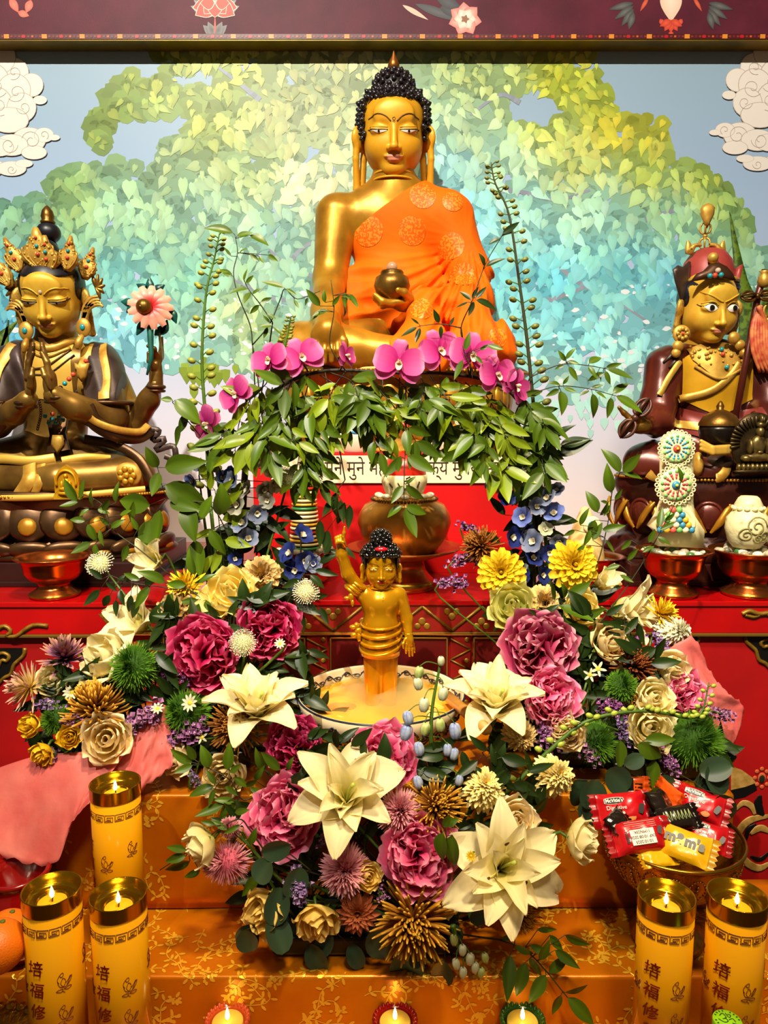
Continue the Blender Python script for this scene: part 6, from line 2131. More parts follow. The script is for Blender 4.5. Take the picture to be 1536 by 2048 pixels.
for (px,top,r,label,cols2) in ((668,820,24,'small white torma with a red and pink flower disc on the red shelf',(('#c83a5a','#e08aa0'),'#e8b0b8','#2f84a8')),(712,812,28,'small white torma with a blue flower disc on the red shelf',(('#3a8ab8','#78b8d0'),'#d8d8b0','#d0402a')),
        (930,826,26,'small white torma with a green flower disc among the arch leaves',(('#5aa0a8','#8ac0b0'),'#d8d090','#d8702a')),(876,836,22,'small white torma with a pink flower disc behind the arch leaves',(('#c85a6a','#e0a0a8'),'#e8d0a8','#3a8a98'))):
 Dt = DS + 0.035
 c = P(px,905,Dt)
 c.z = ZS + 0.0005
 k = M2(1,Dt)
 t = thing('shelf_torma',label,'sculpture',c,'tormas on the red shelf')
 Ht = P(px,top,Dt).z - c.z
 obj('torma_body',MB().add(*lathe([(0,0),(26 * k,0),(28 * k,6 * k),(25 * k,Ht * 0.45),(18 * k,Ht * 0.62),(20 * k,Ht * 0.9),(10 * k,Ht * 1.05),(0,Ht * 1.08)],28)).me('torma_body',mat('torma_white','#e6d8c0',0.5)),t)
 obj('torma_foot',MB().add(*lathe([(27 * k,0.5 * k),(29.5 * k,6 * k),(29 * k,Ht * 0.25),(27 * k,Ht * 0.34)],28)).me('torma_foot',mat('torma_pink','#dfae98',0.5)),t)
 rosette(Vector((0,-24 * k,Ht * 0.9)),r * k,None,cols2[0],cols2[1],cols2[2],t)
 for s,cc in ((-1,'#3a8ab8'),(1,'#d8584a')):
  obj('butter_wave',MB().add(*ball((0,-24 * k,Ht * (0.5 + 0.07 * s)),(9 * k,4 * k,4 * k),10,6)).me('butter_wave',mat('butter_' + cc.strip('#'),cc,0.4)),t)
Dt = DS + 0.04
c = P(786,905,Dt)
c.z = ZS + 0.0005
k = M2(1,Dt)
t = thing('gilt_cup','small gilt stem cup with a coral lid on the red shelf','cup',c)
obj('cup_body',MB().add(*lathe([(0,0),(36 * k,0),(36 * k,5 * k),(24 * k,12 * k),(20 * k,30 * k),(30 * k,40 * k),(34 * k,52 * k),(0,52 * k)],30)).me('cup_body',gilt),t)
for j in range(14):
 a = 2 * PI * j / 14
 obj('cup_bead',MB().add(*ball((32 * k * math.cos(a),32 * k * math.sin(a),54 * k),5 * k,8,5)).me('cup_bead',coral),t)
obj('cup_lid',MB().add(*lathe([(30 * k,54 * k),(24 * k,68 * k),(10 * k,78 * k),(6 * k,90 * k),(0,94 * k)],24)).me('cup_lid',gilt),t)
D = 1.775
k = M2(1,D)
zb = P(138,998,D).z
t = thing('gold_plaque','small arched gold relief plaque leaning on the crowned statue','plaque',P(138,998,D))
pl = [(-27,0),(27,0),(27,8),(24,10),(24,44),(15,58),(5,66),(0,69),(-5,66),(-15,58),(-24,44),(-24,10),(-27,8)]
yel = mat('plaque_gold','#d8a018',0.4,0.5,'#b8800c',40)
obj('plaque_slab',MB().add(*slab([(a * k,0,b * k) for a,b in pl][::1],0.010)).me('plaque_slab',yel,smooth=False),t)
obj('plaque_arch',MB().add(*tube([Vector((20 * k * math.cos(a),-0.012,(34 + 24 * math.sin(a)) * k)) for a in np.linspace(-0.3,PI + 0.3,20)],2.6 * k,6)).me('plaque_arch',yel),t)
fig = MB().add(*ball((0,-0.013,47 * k),(4 * k,0.005,5 * k),10,6)).add(*ball((0,-0.013,33 * k),(8 * k,0.006,10 * k),10,6)).add(*ball((0,-0.013,21 * k),(15 * k,0.006,5 * k),12,6)).add(*ball((-8 * k,-0.013,30 * k),(3 * k,0.005,8 * k),8,6)).add(*ball((8 * k,-0.013,30 * k),(3 * k,0.005,8 * k),8,6)).add(*ball((0,-0.013,12 * k),(18 * k,0.005,4 * k),12,6))
obj('plaque_figure',fig.me('plaque_figure',yel),t)
k = M2(1,D)
t = thing('round_relief','round dark bronze relief of a hatted seated figure beside the maroon robe','plaque',P(1505,948,D))
dk = mat('relief_dark','#4a3c22',0.38,0.7,'#2a2012',30)
obj('relief_disc',MB().add(*slab([(47 * k * math.cos(a),0,(62 + 60 * math.sin(a)) * k) for a in np.linspace(-1.2,PI + 1.2,40)],0.008)).me('relief_disc',dk),t)
ray = mesh('relief_ray',*tube([Vector((0,-0.010,30 * k)),Vector((0,-0.0115,48 * k))],[1.6 * k,3.2 * k],6),dk)
for i in range(22):
 a = math.radians(-100 + 200 * i / 21)
 obj('relief_ray',ray,t,Matrix.Translation((0,0,62 * k)) @ Matrix.Rotation(a,4,'Y') @ Matrix.Diagonal((1,1,1.1,1)))
rg = mat('relief_gold','#8a7440',0.35,0.75,'#4a3c20',40)
fig = MB()
for cx,cz,rx,rz in ((4,84,8,11),(4,98,9,7),(4,108,4,10),(2,58,16,20),(-14,54,6,16),(20,56,6,16),(2,34,30,9),(-20,32,12,7),(26,32,12,7),(4,44,8,5)):
 fig.add(*ball((cx * k,-0.014,cz * k),(rx * k,0.012,rz * k),12,8))
fig.add(*tube([Vector((22 * k,-0.02,40 * k)),Vector((30 * k,-0.018,118 * k))],2 * k,6))
obj('relief_figure',fig.me('relief_figure',rg),t)
for i in range(9):
 obj('relief_petal',MB().add(*ball(((-34 + i * 9) * k,-0.014,14 * k),(5 * k,0.008,8 * k),8,6)).me('relief_petal',rg),t)
obj('relief_base',MB().add(*ball((0,-0.012,6 * k),(44 * k,0.012,5 * k),20,6)).me('relief_base',dk),t)
Dt = 1.9
k = M2(1,Dt)
c = P(1168,1110,Dt)
c.z = ZA + 0.0005
t = thing('yellow_torma','yellow torma with a blue eye disc behind the blue delphinium','sculpture',c)
Ht = P(1168,1015,Dt).z - c.z
obj('torma_body',MB().add(*lathe([(0,0),(44 * k,0),(46 * k,10 * k),(36 * k,Ht * 0.5),(20 * k,Ht * 0.8),(8 * k,Ht),(0,Ht * 1.02)],28)).me('torma_body',mat('torma_yellow','#d8b878',0.5)),t)
obj('eye_disc',MB().add(*ball((6 * k,-28 * k,Ht * 0.78),(18 * k,5 * k,18 * k),20,8)).me('eye_disc',cream),t)
obj('eye_blue',MB().add(*ball((6 * k,-32 * k,Ht * 0.78),(9 * k,4 * k,9 * k),16,8)).me('eye_blue',mat('butter_3a86a8','#3a86a8',0.4)),t)
obj('eye_tip',MB().add(*ball((6 * k,-36 * k,Ht * 0.78),(3 * k,2 * k,4 * k),10,6)).me('eye_tip',coral),t)
snake = mat('snake_leaf','#5f7a1e',0.45,0.0,'#31470f',55,mix=(0.42,0.58))
for label,blades,px in (('tall spotted snake plant behind the red-hatted statue',(((1470,900),(1500,660),(1482,560),(1459,425)),((1500,900),(1520,700),(1530,600),(1550,520))),1490),
      ('snake plant with one leaning blade beside the crowned statue',(((-60,900),(-30,740),(0,680),(38,640)),((-40,900),(-10,780),(5,720),(18,640))),-40)):
 D = 2.32
 t = thing('snake_plant',label,'plant',(P(px,1000,D).x,D,ZA))
 for b in blades:
  pts = smooth_path([P(x,y,D) for x,y in b],24)
  o = W(t,MB().add(*ribbon_band(pts,[M2(22,D),M2(24,D),M2(20,D),M2(9,D),0.0006],0.004)).obj('blade',snake,t))
 pot = MB().add(*lathe([(0,0),(0.05,0),(0.07,0.14),(0.075,0.15),(0.06,0.15),(0,0.14)],28))
 obj('pot',pot.me('pot',mat('pot_clay','#6a3a22',0.6)),t)
# candles and sweets on the table
wax_yellow = mat('candle_yellow','#ffb40e',0.22,0.0,'#fcab0a',5,coat=0.4,transl=0.12)
rim_gold = mat('rim_gold','#b88a18',0.18,0.95)
wax_pool = mat('wax_pool','#e0a81c',0.12,0.0,coat=0.8)
red_ink = mat('red_ink','#8c1408',0.45,0.0,'#5a0c08',60)
brown_ink = mat('brown_ink','#6a2408',0.5)
flame_m = mat('flame','#fff2c0',0.5,emit=9.0,emitcol='#ffdf9a')
RC = 0.0375
def wrap(me_or_v,R,zoff=0.0,aoff=0.0):
 """x (arc length), z -> round a cylinder; x = 0 faces -y"""
 out = []
 for x,y,z in me_or_v:
  a = x / R + aoff
  out.append((math.sin(a) * (R - y),-math.cos(a) * (R - y),z + zoff))
 return out
def wrapped_text(s,size,x,z,m_,bold):
 me = text_mesh(s,size,m_,'glyph',bold)
 bm = bmesh.new()
 bm.from_mesh(me)
 for xx in np.arange(-size,size,size / 14):
  g = list(bm.verts) + list(bm.edges) + list(bm.faces)
  bmesh.ops.bisect_plane(bm,geom=g,plane_co=(xx,0,0),plane_no=(1,0,0))
 for v in bm.verts:
  p = wrap([(v.co.x * 1.0 + x + 0.12 * v.co.z,-0.0003 + 0.0,v.co.z + z)],RC + 0.0007)[0]
  v.co = p
 bm.to_mesh(me)
 bm.free()
 return me
def build_candle(H):
 parts = []
 parts.append(('tube',MB().add(*lathe([(0,0.0),(RC,0.0),(RC,H - 0.020),(RC - 0.002,H - 0.019),(RC - 0.003,H - 0.020),(0,H - 0.026)],56)).me('tube',wax_yellow)))
 parts.append(('rim',MB().add(*lathe([(RC + 0.0006,H - 0.0205),(RC + 0.0010,H - 0.019),(RC + 0.0010,H - 0.001),(RC + 0.0013,H),(RC + 0.0004,H + 0.0006),(RC - 0.001,H - 0.0005),(RC - 0.0022,H - 0.012),(RC - 0.006,H - 0.017),(RC - 0.010,H - 0.0165),(0.022,H - 0.0185),(0.021,H - 0.016),(0.0195,H - 0.0165),(0.019,H - 0.021),(0,H - 0.021)],56)).me('rim',rim_gold)))
 parts.append(('wax',MB().add(*lathe([(0.0188,H - 0.0195),(0.012,H - 0.0198),(0,H - 0.0198)],40)).me('wax',wax_pool)))
 parts.append(('wick',MB().add(*tube([Vector((0,0,H - 0.0198)),Vector((0.0008,0,H - 0.013))],0.0009,6)).me('wick',iris_black)))
 parts.append(('flame',MB().add(*lathe([(0.0,H - 0.0145),(0.0026,H - 0.0115),(0.0032,H - 0.009),(0.0024,H - 0.004),(0.001,H + 0.001),(0.0,H + 0.004)],14)).me('flame',flame_m)))
 fr = MB()
 per = 2 * PI * RC
 n = 15
 w = per / n
 z0 = H - 0.0455
 h = 0.0105
 def seg(pts,r=0.00045):
  q = []
  for i in range(len(pts) - 1):
   a,b = pts[i],pts[i + 1]
   k = max(2,int(abs(b[0] - a[0]) / 0.003) + 1)
   for j in range(k):
    q.append((a[0] + (b[0] - a[0]) * j / k,0,a[1] + (b[1] - a[1]) * j / k))
  q.append((pts[-1][0],0,pts[-1][1]))
  fr.add(*tube([Vector(p) for p in wrap(q,RC + 0.0002)],r,4))
 for i in range(n):
  x = i * w - per / 2
  seg([(x,z0),(x + w * 0.82,z0),(x + w * 0.82,z0 + h * 0.66),(x + w * 0.26,z0 + h * 0.66),(x + w * 0.26,z0 + h * 0.34),(x + w * 0.56,z0 + h * 0.34)])
  seg([(x + w * 1.0,z0),(x + w * 1.0,z0 + h),(x + w * 0.08,z0 + h),(x + w * 0.08,z0 + h * 0.18),(x + w * 0.64,z0 + h * 0.18),(x + w * 0.64,z0 + h * 0.48)],0.0004)
 parts.append(('fret_band',fr.me('fret_band',brown_ink)))
 for i,ch in enumerate('培福修慧'):
  parts.append(('character',wrapped_text(ch,0.0235,-0.013,H - 0.092 - i * 0.0315,red_ink,0.00025)))
 for (x,z,s) in ((0.021,H - 0.118,1.0),(0.021,H - 0.165,1.0),(-0.040,H - 0.125,0.8),(-0.058,H - 0.085,0.9),(0.062,H - 0.10,0.9)):
  ln = MB()
  for pts in ([(-4,3),(-6,8),(-3,14),(1,17),(2,13),(-1,11),(-3,14)],[(-6,8),(-5,2),(-2,-3),(4,-4),(9,-1)],[(0,7),(-2,2),(1,-3),(4,1),(4,6),(1,9),(0,7)],[(4,1),(8,4),(11,9),(9,3),(6,-2)],[(8,4),(13,8),(11,2),(8,-1)],[(-8,-8),(-4,-6),(1,-7),(-2,-10),(-8,-8)],[(2,-7),(8,-5),(12,-7),(7,-9),(2,-7)],[(-1,-9),(3,-12)]):
   q = smooth_path([Vector((x + a * 0.001 * s,0,z + b * 0.001 * s)) for a,b in pts],14)
   ln.add(*tube([Vector(p) for p in wrap([(p.x,0,p.z) for p in q],RC + 0.0002)],0.00038,4))
  parts.append(('line_lotus',ln.me('line_lotus',brown_ink)))
 return parts
DC = 0.952
Hc = P(236,1787,DC).z - (Z0 + 0.002)
cparts = build_candle(Hc)
for (px,py,D,zb,rot,label) in ((103,1776,0.935,Z0,0.06,'lit yellow tube candle with red characters, outermost beside the oranges'),(236,1787,DC,Z0,0.0,'lit yellow tube candle with red characters, close before the rear candle'),
         (230,1564,1.10,Z1,-0.75,'lit yellow tube candle standing behind the other two by the pink paper'),(1333,1789,0.95,Z0,-0.42,'lit yellow tube candle directly in front of the gilt bowl of sweets'),
         (1475,1789,0.935,Z0,-0.5,'lit yellow tube candle behind the bright green bottle cap')):
 c = P(px,py,D)
 t = thing('tube_candle',label,'candle',(c.x,c.y,zb + 0.002),'yellow tube candles')
 t.rotation_euler = (0,0,rot)
 k = (c.z - zb - 0.002) / Hc
 for nm,me in cparts:
  if k < 0.97 or k > 1.03:
   pass
  o = obj(nm,me,t)
  o.location = (0,0,(c.z - zb - 0.002) - Hc) if nm not in ('tube',) else (0,0,0)
  if nm == 'tube':
   o.scale = (1,1,(c.z - zb - 0.002) / Hc)
 l = bpy.data.lights.new('candle_glow','POINT')
 l.energy = 0.014
 l.color = (1.0,0.72,0.32)
 l.shadow_soft_size = 0.006
 o = bpy.data.objects.new('candle_glow',l)
 COL.objects.link(o)
 o.location = (c.x,c.y,c.z + 0.012)
for (px,col,nm) in ((455,'#d8582c','salmon'),(790,'#a00c10','ruby red'),(1045,'#2c5a1c','dark green')):
 zt = Z0 + 0.040
 D = Dz(2040,zt)
 c = P(px,2040,D)
 t = thing('tealight_cup',nm + ' ruffled glass cup with a lit tealight at the front','candle',(c.x,c.y,Z0 + 0.002),'ruffled glass tealights')
 R = M3(43,px,2040,D)
 gm = mat('glass_' + nm.replace(' ','_'),col,0.08,0.0,coat=1.0,transl=0.35)
 v,f = lathe([(0,0.0),(R * 0.7,0.0),(R * 0.78,0.004),(R * 0.9,0.03),(R * 1.0,0.040),(R * 0.94,0.041),(R * 0.82,0.034),(R * 0.70,0.02),(0,0.018)],72)
 obj('glass_cup',MB().add(v,f).me('glass_cup',gm),t)
 sc_m = mesh('scallop',*ball((0,0,0),(R * 0.105,R * 0.12,0.006),8,6),gm)
 for i in range(26):
  a = 2 * PI * i / 26
  obj('scallop',sc_m,t,Matrix.Translation((R * 0.97 * math.cos(a),R * 0.97 * math.sin(a),0.038)))
 obj('wax',MB().add(*lathe([(R * 0.72,0.024),(R * 0.72,0.036),(R * 0.68,0.037),(0,0.0365)],40)).me('wax',mat('tealight_wax','#f0c850',0.3,transl=0.2)),t)
 obj('flame',MB().add(*lathe([(0.0,0.038),(0.0026,0.041),(0.0034,0.045),(0.0024,0.052),(0.0,0.060)],12)).me('flame',flame_m),t)
 l = bpy.data.lights.new('tealight_glow','POINT')
 l.energy = 0.008
 l.color = (1.0,0.7,0.3)
 l.shadow_soft_size = 0.005
 o = bpy.data.objects.new('tealight_glow',l)
 COL.objects.link(o)
 o.location = (c.x,c.y,Z0 + 0.062)
Dg = Dz(1878,Z1)
cg = P(1343,1665,Dg)
Rg = M3(137,1343,1665,Dg)
zg = Z1 + 0.003
Hg = cg.z - zg
t = thing('gilt_bowl','embossed gilt footed bowl holding wrapped sweets','bowl',(cg.x,cg.y,zg))
gb = mat('bowl_gilt','#a8741c',0.3,0.85,'#7a4c10',60,bump=0.25,bscale=220)
prof = [(0,0.004),(Rg * 0.5,0.0),(Rg * 0.53,0.006),(Rg * 0.52,0.016),(Rg * 0.42,0.024),(Rg * 0.3,0.034),(Rg * 0.26,Hg * 0.24),(Rg * 0.3,Hg * 0.3),(Rg * 0.36,Hg * 0.36),(Rg * 0.27,Hg * 0.4),(Rg * 0.45,Hg * 0.48),(Rg * 0.74,Hg * 0.62),(Rg * 0.93,Hg * 0.82),(Rg * 0.985,Hg * 0.97),(Rg,Hg),(Rg * 0.97,Hg * 1.01),(Rg * 0.95,Hg * 0.97),(Rg * 0.88,Hg * 0.83),(Rg * 0.7,Hg * 0.66),(0,Hg * 0.56)]
obj('bowl_body',MB().add(*lathe(prof,72)).me('bowl_body',gb),t)
obj('bowl_rim',MB().add(*torus((0,0,Hg),Rg * 0.985,0.003,72,8)).me('bowl_rim',brass),t)
po = [(0.68,0.60),(0.80,0.68),(0.92,0.80),(0.985,0.94)]
for i in range(20):
 a = 2 * PI * i / 20
 pb = MB()
 w = 2 * PI * Rg / 20 * 0.42
 for j in range(22):
  b = 2 * PI * j / 22
  zz = 0.79 + 0.125 * math.sin(b)
  rr = np.interp(zz,[0.48,0.62,0.82,0.97],[0.45,0.74,0.93,0.985]) * Rg + 0.001
  aa = a + (w / Rg) * math.cos(b) * (1 if math.sin(b) < 0 else 1)
  pb.add(*ball((rr * math.cos(aa),rr * math.sin(aa),zz * Hg),0.0016,5,4))
 for q in range(5):
  zz = 0.72 + 0.035 * q
  rr = np.interp(zz,[0.48,0.62,0.82,0.97],[0.45,0.74,0.93,0.985]) * Rg + 0.001
  pb.add(*ball((rr * math.cos(a),rr * math.sin(a),zz * Hg),0.0030 - 0.0004 * abs(q - 2),6,4))
 o = obj('embossed_petal',pb.me('embossed_petal',brass),t)
for i in range(14):
 a = 2 * PI * i / 14
 obj('foot_petal',MB().add(*ball((Rg * 0.30 * math.cos(a),Rg * 0.30 * math.sin(a),Hg * 0.2),(0.009,0.009,Hg * 0.13),8,6)).me('foot_petal',gb),t)
def packet(L,Wd,T,m_,seed,crimp=0.12):
 """pillow pack: puffed middle, crimped saw-tooth ends; long side along x, face up z"""
 rnd = random.Random(seed)
 nx,ny = 26,12
 v = []
 for side in (1,-1):
  for i in range(nx + 1):
   u = i / nx
   e = min(u,1 - u) / crimp
   puff = 0.0 if e < 1 else math.sin(min(1,(e - 1) / 1.6) * PI / 2)
   for j in range(ny + 1):
    w = j / ny * 2 - 1
    pinch = 1.0 - 0.06 * puff
    x = (u - 0.5) * L + (0.0022 * (1 if j % 2 else -1) if i in (0,nx) else 0)
    y = w * Wd / 2 * pinch
    z = side * T / 2 * puff * (1 - abs(w) ** 3) ** 0.5
    z += 0.0022 * fbm(u * 7,w * 3,seed) * (0.3 + puff) + 0.0012 * math.sin(w * 9 + seed) * (1 - puff)
    v.append((x,y,z))
 f = []
 n1 = (nx + 1) * (ny + 1)
 for i in range(nx):
  for j in range(ny):
   a = i * (ny + 1) + j
   f.append((a,a + ny + 1,a + ny + 2,a + 1))
   f.append((n1 + a,n1 + a + 1,n1 + a + ny + 2,n1 + a + ny + 1))
 return mesh('wrapper',v,f,m_)
red_foil = mat('red_foil','#c4101a',0.25,0.05,'#b00c14',30,coat=0.5)
yellow_foil = mat('yellow_foil','#e8b010',0.28,0.05,coat=0.5)
orange_foil = mat('orange_foil','#e05410',0.28,0.05,coat=0.5)
black_foil = mat('black_foil','#1c120c',0.2,0.1,coat=0.6)
white_print = mat('white_print','#e8e0d4',0.4)
black_print = mat('black_print','#14100c',0.4)
def put_text(par,s,size,x,y,z,m_,rotz=0.0,bold=0.0):
 me = text_mesh(s,size,m_,'print',bold)
 me.transform(Matrix.Rotation(-PI / 2,4,'X'))
 return obj('print',me,par,Matrix.Translation((x,y,z)) @ Matrix.Rotation(rotz,4,'Z'))
def oval(par,x,y,z,rx,ry,m_,rotz=0.0,nm='badge'):
 n = 24
 v = [(rx * max(-0.8,min(0.8,1.1 * math.cos(2 * PI * i / n))) * 1.2,ry * math.sin(2 * PI * i / n),0) for i in range(n)]
 me = mesh(nm,v + [(p[0],p[1],0.0006) for p in v],[list(range(n,2 * n))] + [(i,(i + 1) % n,n + (i + 1) % n,n + i) for i in range(n)],m_,smooth=False)
 return obj(nm,me,par,Matrix.Translation((x,y,z)) @ Matrix.Rotation(rotz,4,'Z'))
def sweet(px,py,D,L,Wd,T,m_,yaw,pitch,roll,label,seed,kind,cat='packet'):
 c = P(px,py,D)
 t = thing('wrapped_sweet',label,cat,c,'wrapped sweets in the gilt bowl')
 t.rotation_euler = (pitch,roll,yaw)
 obj('wrapper',packet(L,Wd,T,m_,seed),t)
 zt = T / 2
 if kind == 'red':
  oval(t,-L * 0.12,Wd * 0.24,zt * 0.93,L * 0.17,Wd * 0.10,white_print)
  oval(t,-L * 0.12,Wd * 0.24,zt * 0.93 + 0.0006,L * 0.16,Wd * 0.085,black_print)
  put_text(t,"McVitie's",Wd * 0.15,-L * 0.12,Wd * 0.24,zt * 0.93 + 0.0018,white_print,0,0.0002)
  put_text(t,'Digestive',Wd * 0.17,-L * 0.10,Wd * 0.03,zt + 0.0012,white_print)
  put_text(t,'minis',Wd * 0.13,-L * 0.05,-Wd * 0.12,zt + 0.0012,white_print,0,0.0002)
  obj('biscuit_picture',mesh('biscuit_picture',*ball((L * 0.12,-Wd * 0.26,zt * 0.86),(Wd * 0.15,Wd * 0.13,0.001),16,6),mat('biscuit','#c07a38',0.6)),t)
  oval(t,L * 0.30,-Wd * 0.05,zt * 0.9,L * 0.08,Wd * 0.08,black_print,1.2)
 elif kind == 'back':
  o = mesh('date_panel',*box(-L * 0.16,L * 0.20,-Wd * 0.30,Wd * 0.14,zt * 0.80,zt * 1.0 + 0.0008),white_print,smooth=False)
  obj('date_panel',o,t)
  for i in range(9):
   b = mesh('bar',*box(-L * 0.23,-L * 0.18,-Wd * 0.22 + i * Wd * 0.04,-Wd * 0.22 + i * Wd * 0.04 + Wd * (0.012 + 0.012 * (i % 3 == 0)),zt * 0.85,zt + 0.0009),black_print,smooth=False)
   obj('barcode_bar',b,t)
  for s_,yy in (('10/10/2025',-0.22),('EXP 10/08/2026',-0.08),('11MN25K',0.06)):
   put_text(t,s_,Wd * 0.12,L * 0.02,Wd * yy,zt + 0.0016,black_print,PI)
  for i in range(4):
   obj('small_print',mesh('small_print',*box(-L * 0.2,L * 0.26,Wd * (0.18 + 0.06 * i),Wd * (0.2 + 0.06 * i),zt * 0.7,zt * (0.98 - 0.06 * i)),mat('print_pale','#e07a70',0.4),smooth=False),t)
  oval(t,L * 0.29,Wd * 0.05,zt * 0.92,L * 0.06,Wd * 0.07,black_print,1.2)
 elif kind == 'yellow':
  put_text(t,"m&m's",Wd * 0.42,0.0,Wd * 0.06,zt + 0.001,black_print,0,0.0012)
 elif kind == 'orange':
  obj('dark_panel',mesh('dark_panel',*box(-L * 0.22,L * 0.05,-Wd * 0.2,Wd * 0.4,zt * 0.5,zt + 0.0006),black_print,smooth=False),t)
  obj('white_panel',mesh('white_panel',*box(-L * 0.22,L * 0.05,-Wd * 0.42,-Wd * 0.2,zt * 0.3,zt + 0.0006),white_print,smooth=False),t)
  for i in range(3):
   obj('small_print',mesh('small_print',*box(L * 0.09,L * 0.3,Wd * (-0.2 + 0.15 * i),Wd * (-0.14 + 0.15 * i),zt * 0.5,zt + 0.0006),black_print,smooth=False),t)
 elif kind == 'black':
  ln = MB()
  for i in range(8):
   x = (-0.3 + 0.075 * i) * L
   ln.add(*tube([Vector((x,-Wd * 0.14,zt + 0.0008)),Vector((x + 0.02 * L,Wd * 0.2,zt + 0.0008)),Vector((x + 0.05 * L,-Wd * 0.1,zt + 0.0008))],0.0011,4))
  obj('print',ln.me('print',mat('pale_green_print','#b8c88a',0.4)),t)
 return t
D0g = Dg
TI = 0.85    # packs lean back on the heap, faces to the room
for a in ((1243,1618,D0g + 0.005,0.098,0.052,0.020,red_foil,0.0,0.95,-0.10,'red biscuit packet lying face up, nearest the cream rose',1,'red'),
  (1278,1672,D0g - 0.055,0.104,0.050,0.026,red_foil,0.06,0.80,-0.12,'red biscuit packet showing its barcode and date panel',2,'back'),
  (1400,1608,D0g + 0.03,0.092,0.052,0.024,red_foil,-0.55,0.85,0.12,'red biscuit packet tilted at the back of the sweets',3,'red'),
  (1412,1672,D0g - 0.025,0.078,0.046,0.022,red_foil,-0.45,0.75,0.1,'red biscuit packet against the bowl rim beside the yellow sweet',4,'red'),
  (1368,1690,D0g - 0.07,0.094,0.050,0.018,yellow_foil,-0.55,0.7,0.12,'yellow sweet packet with black lettering at the front of the bowl',5,'yellow'),
  (1262,1572,D0g + 0.055,0.06,0.034,0.010,orange_foil,-0.08,1.25,0.0,'orange wrapper standing up with a dark panel',6,'orange'),
  (1336,1588,D0g + 0.045,0.062,0.034,0.010,orange_foil,-1.25,1.1,0.1,'orange wrapper standing on end beside the black foil',7,'plain'),
  (1318,1608,D0g + 0.015,0.066,0.050,0.030,black_foil,0.9,0.9,0.2,'crumpled black foil sweet in the middle of the heap',8,'plain'),
  (1352,1636,D0g - 0.015,0.078,0.040,0.022,black_foil,0.1,0.8,-0.1,'black sweet packet with pale green lettering',9,'black'),
  (1315,1716,D0g - 0.075,0.06,0.03,0.012,yellow_foil,0.2,0.5,0.0,'plain golden wrapper tucked under the barcode packet',10,'plain'),
  (1235,1640,D0g - 0.03,0.06,0.03,0.014,black_foil,0.9,0.6,0.0,'dark foil sweet at the bowl edge near the cream rose',11,'plain')):
 sweet(*a)
Df = 0.94
c = P(-30,1960,Df)
zp = Z0 + 0.075
t = thing('fruit_plate','footed gold fruit plate under the oranges','plate',(c.x,Df,Z0 + 0.002))
Rp = 0.062
obj('plate_body',MB().add(*lathe([(0,0),(0.03,0),(0.03,0.004),(0.012,0.012),(0.011,0.045),(0.03,0.052),(Rp,0.068),(Rp * 1.02,0.07),(Rp * 0.97,0.071),(0.028,0.057),(0,0.055)],48)).me('plate_body',mat('plate_gold','#b8861c',0.3,0.8,'#8a5c10',50,bump=0.6,bscale=120)),t)
for i in range(24):
 a = 2 * PI * i / 24
 obj('plate_scallop',MB().add(*ball((Rp * math.cos(a),Rp * math.sin(a),0.069),(0.009,0.009,0.004),8,5)).me('plate_scallop',mat('plate_gold')),t)
orange_m = mat('orange_peel','#e8780c',0.42,0.0,'#dd6a08',6,bump=0.25,bscale=420)
for (px,py,D,r,label) in ((-4,1893,0.915,0.036,'bright orange sitting at the front of the gold plate'),(16,1868,0.972,0.034,'orange tucked behind the other on the gold plate')):
 c = P(px,py,D)
 t2 = thing('orange',label,'fruit',c,'oranges on the gold plate')
 obj('peel',MB().add(*ball((0,0,0),(r,r,r * 0.94),28,18)).me('peel',orange_m),t2)
 obj('stem_end',MB().add(*ball((0.006,0.004,r * 0.93),(0.004,0.004,0.002),8,5)).me('stem_end',mat('orange_stem','#5a6a20',0.6)),t2)
c = P(40,1830,1.10)
t = thing('red_vase','dark red glossy vase half hidden behind the outermost candle','vase',(c.x,1.10,Z1 + 0.002))
hv = P(40,1745,1.10).z - Z1
obj('vase_body',MB().add(*lathe([(0,0),(0.04,0),(0.055,0.02),(0.062,hv * 0.6),(0.05,hv * 0.85),(0.045,hv * 0.95),(0.05,hv),(0.042,hv),(0.04,hv * 0.9),(0,hv * 0.5)],40)).me('vase_body',mat('vase_red','#8a0808',0.2,coat=0.6)),t)
obj('vase_lip',MB().add(*torus((0,0,hv),0.047,0.004,36,8)).me('vase_lip',mat('vase_red')),t)
c = P(82,1742,1.18)
t = thing('small_speaker','small black ribbed box with a green light under the pink paper','device',(c.x,1.18,Z1 + 0.002))
hs = c.z + 0.012 - Z1
o = bevel_box('case',-0.02,0.022,-0.012,0.012,0,hs,mat('speaker_black','#10100f',0.4),t,0.004)
for i in range(7):
 bevel_box('rib',-0.016 + i * 0.005,-0.0135 + i * 0.005,-0.014,-0.011,hs - 0.022,hs - 0.003,mat('speaker_rib','#26261f',0.4),t,0.0005)
obj('green_light',MB().add(*ball((0.018,-0.0125,hs - 0.008),(0.0016,0.001,0.0016),8,5)).me('green_light',mat('led_green','#30e0a0',0.3,emit=3.0)),t)
zt = Z0 + 0.176
D = Dz(2040,zt)
c = P(1455,2042,D)
Rb = M3(28,1455,2040,D)
t = thing('small_bottle','small bottle with a bright green cap before a tube candle','bottle',(c.x,c.y,Z0 + 0.002))
obj('bottle_body',MB().add(*lathe([(0,0),(Rb * 1.2,0),(Rb * 1.25,0.004),(Rb * 1.25,0.15),(Rb * 0.95,0.161),(0,0.161)],36)).me('bottle_body',mat('bottle_clear','#c8c0a0',0.15,0,coat=0.5)),t)
capm = mat('cap_green','#8fd01c',0.35)
o = obj('cap',MB().add(*lathe([(Rb,0.158),(Rb,0.1725),(Rb * 0.96,0.174),(0,0.174)],40)).me('cap',capm),t)
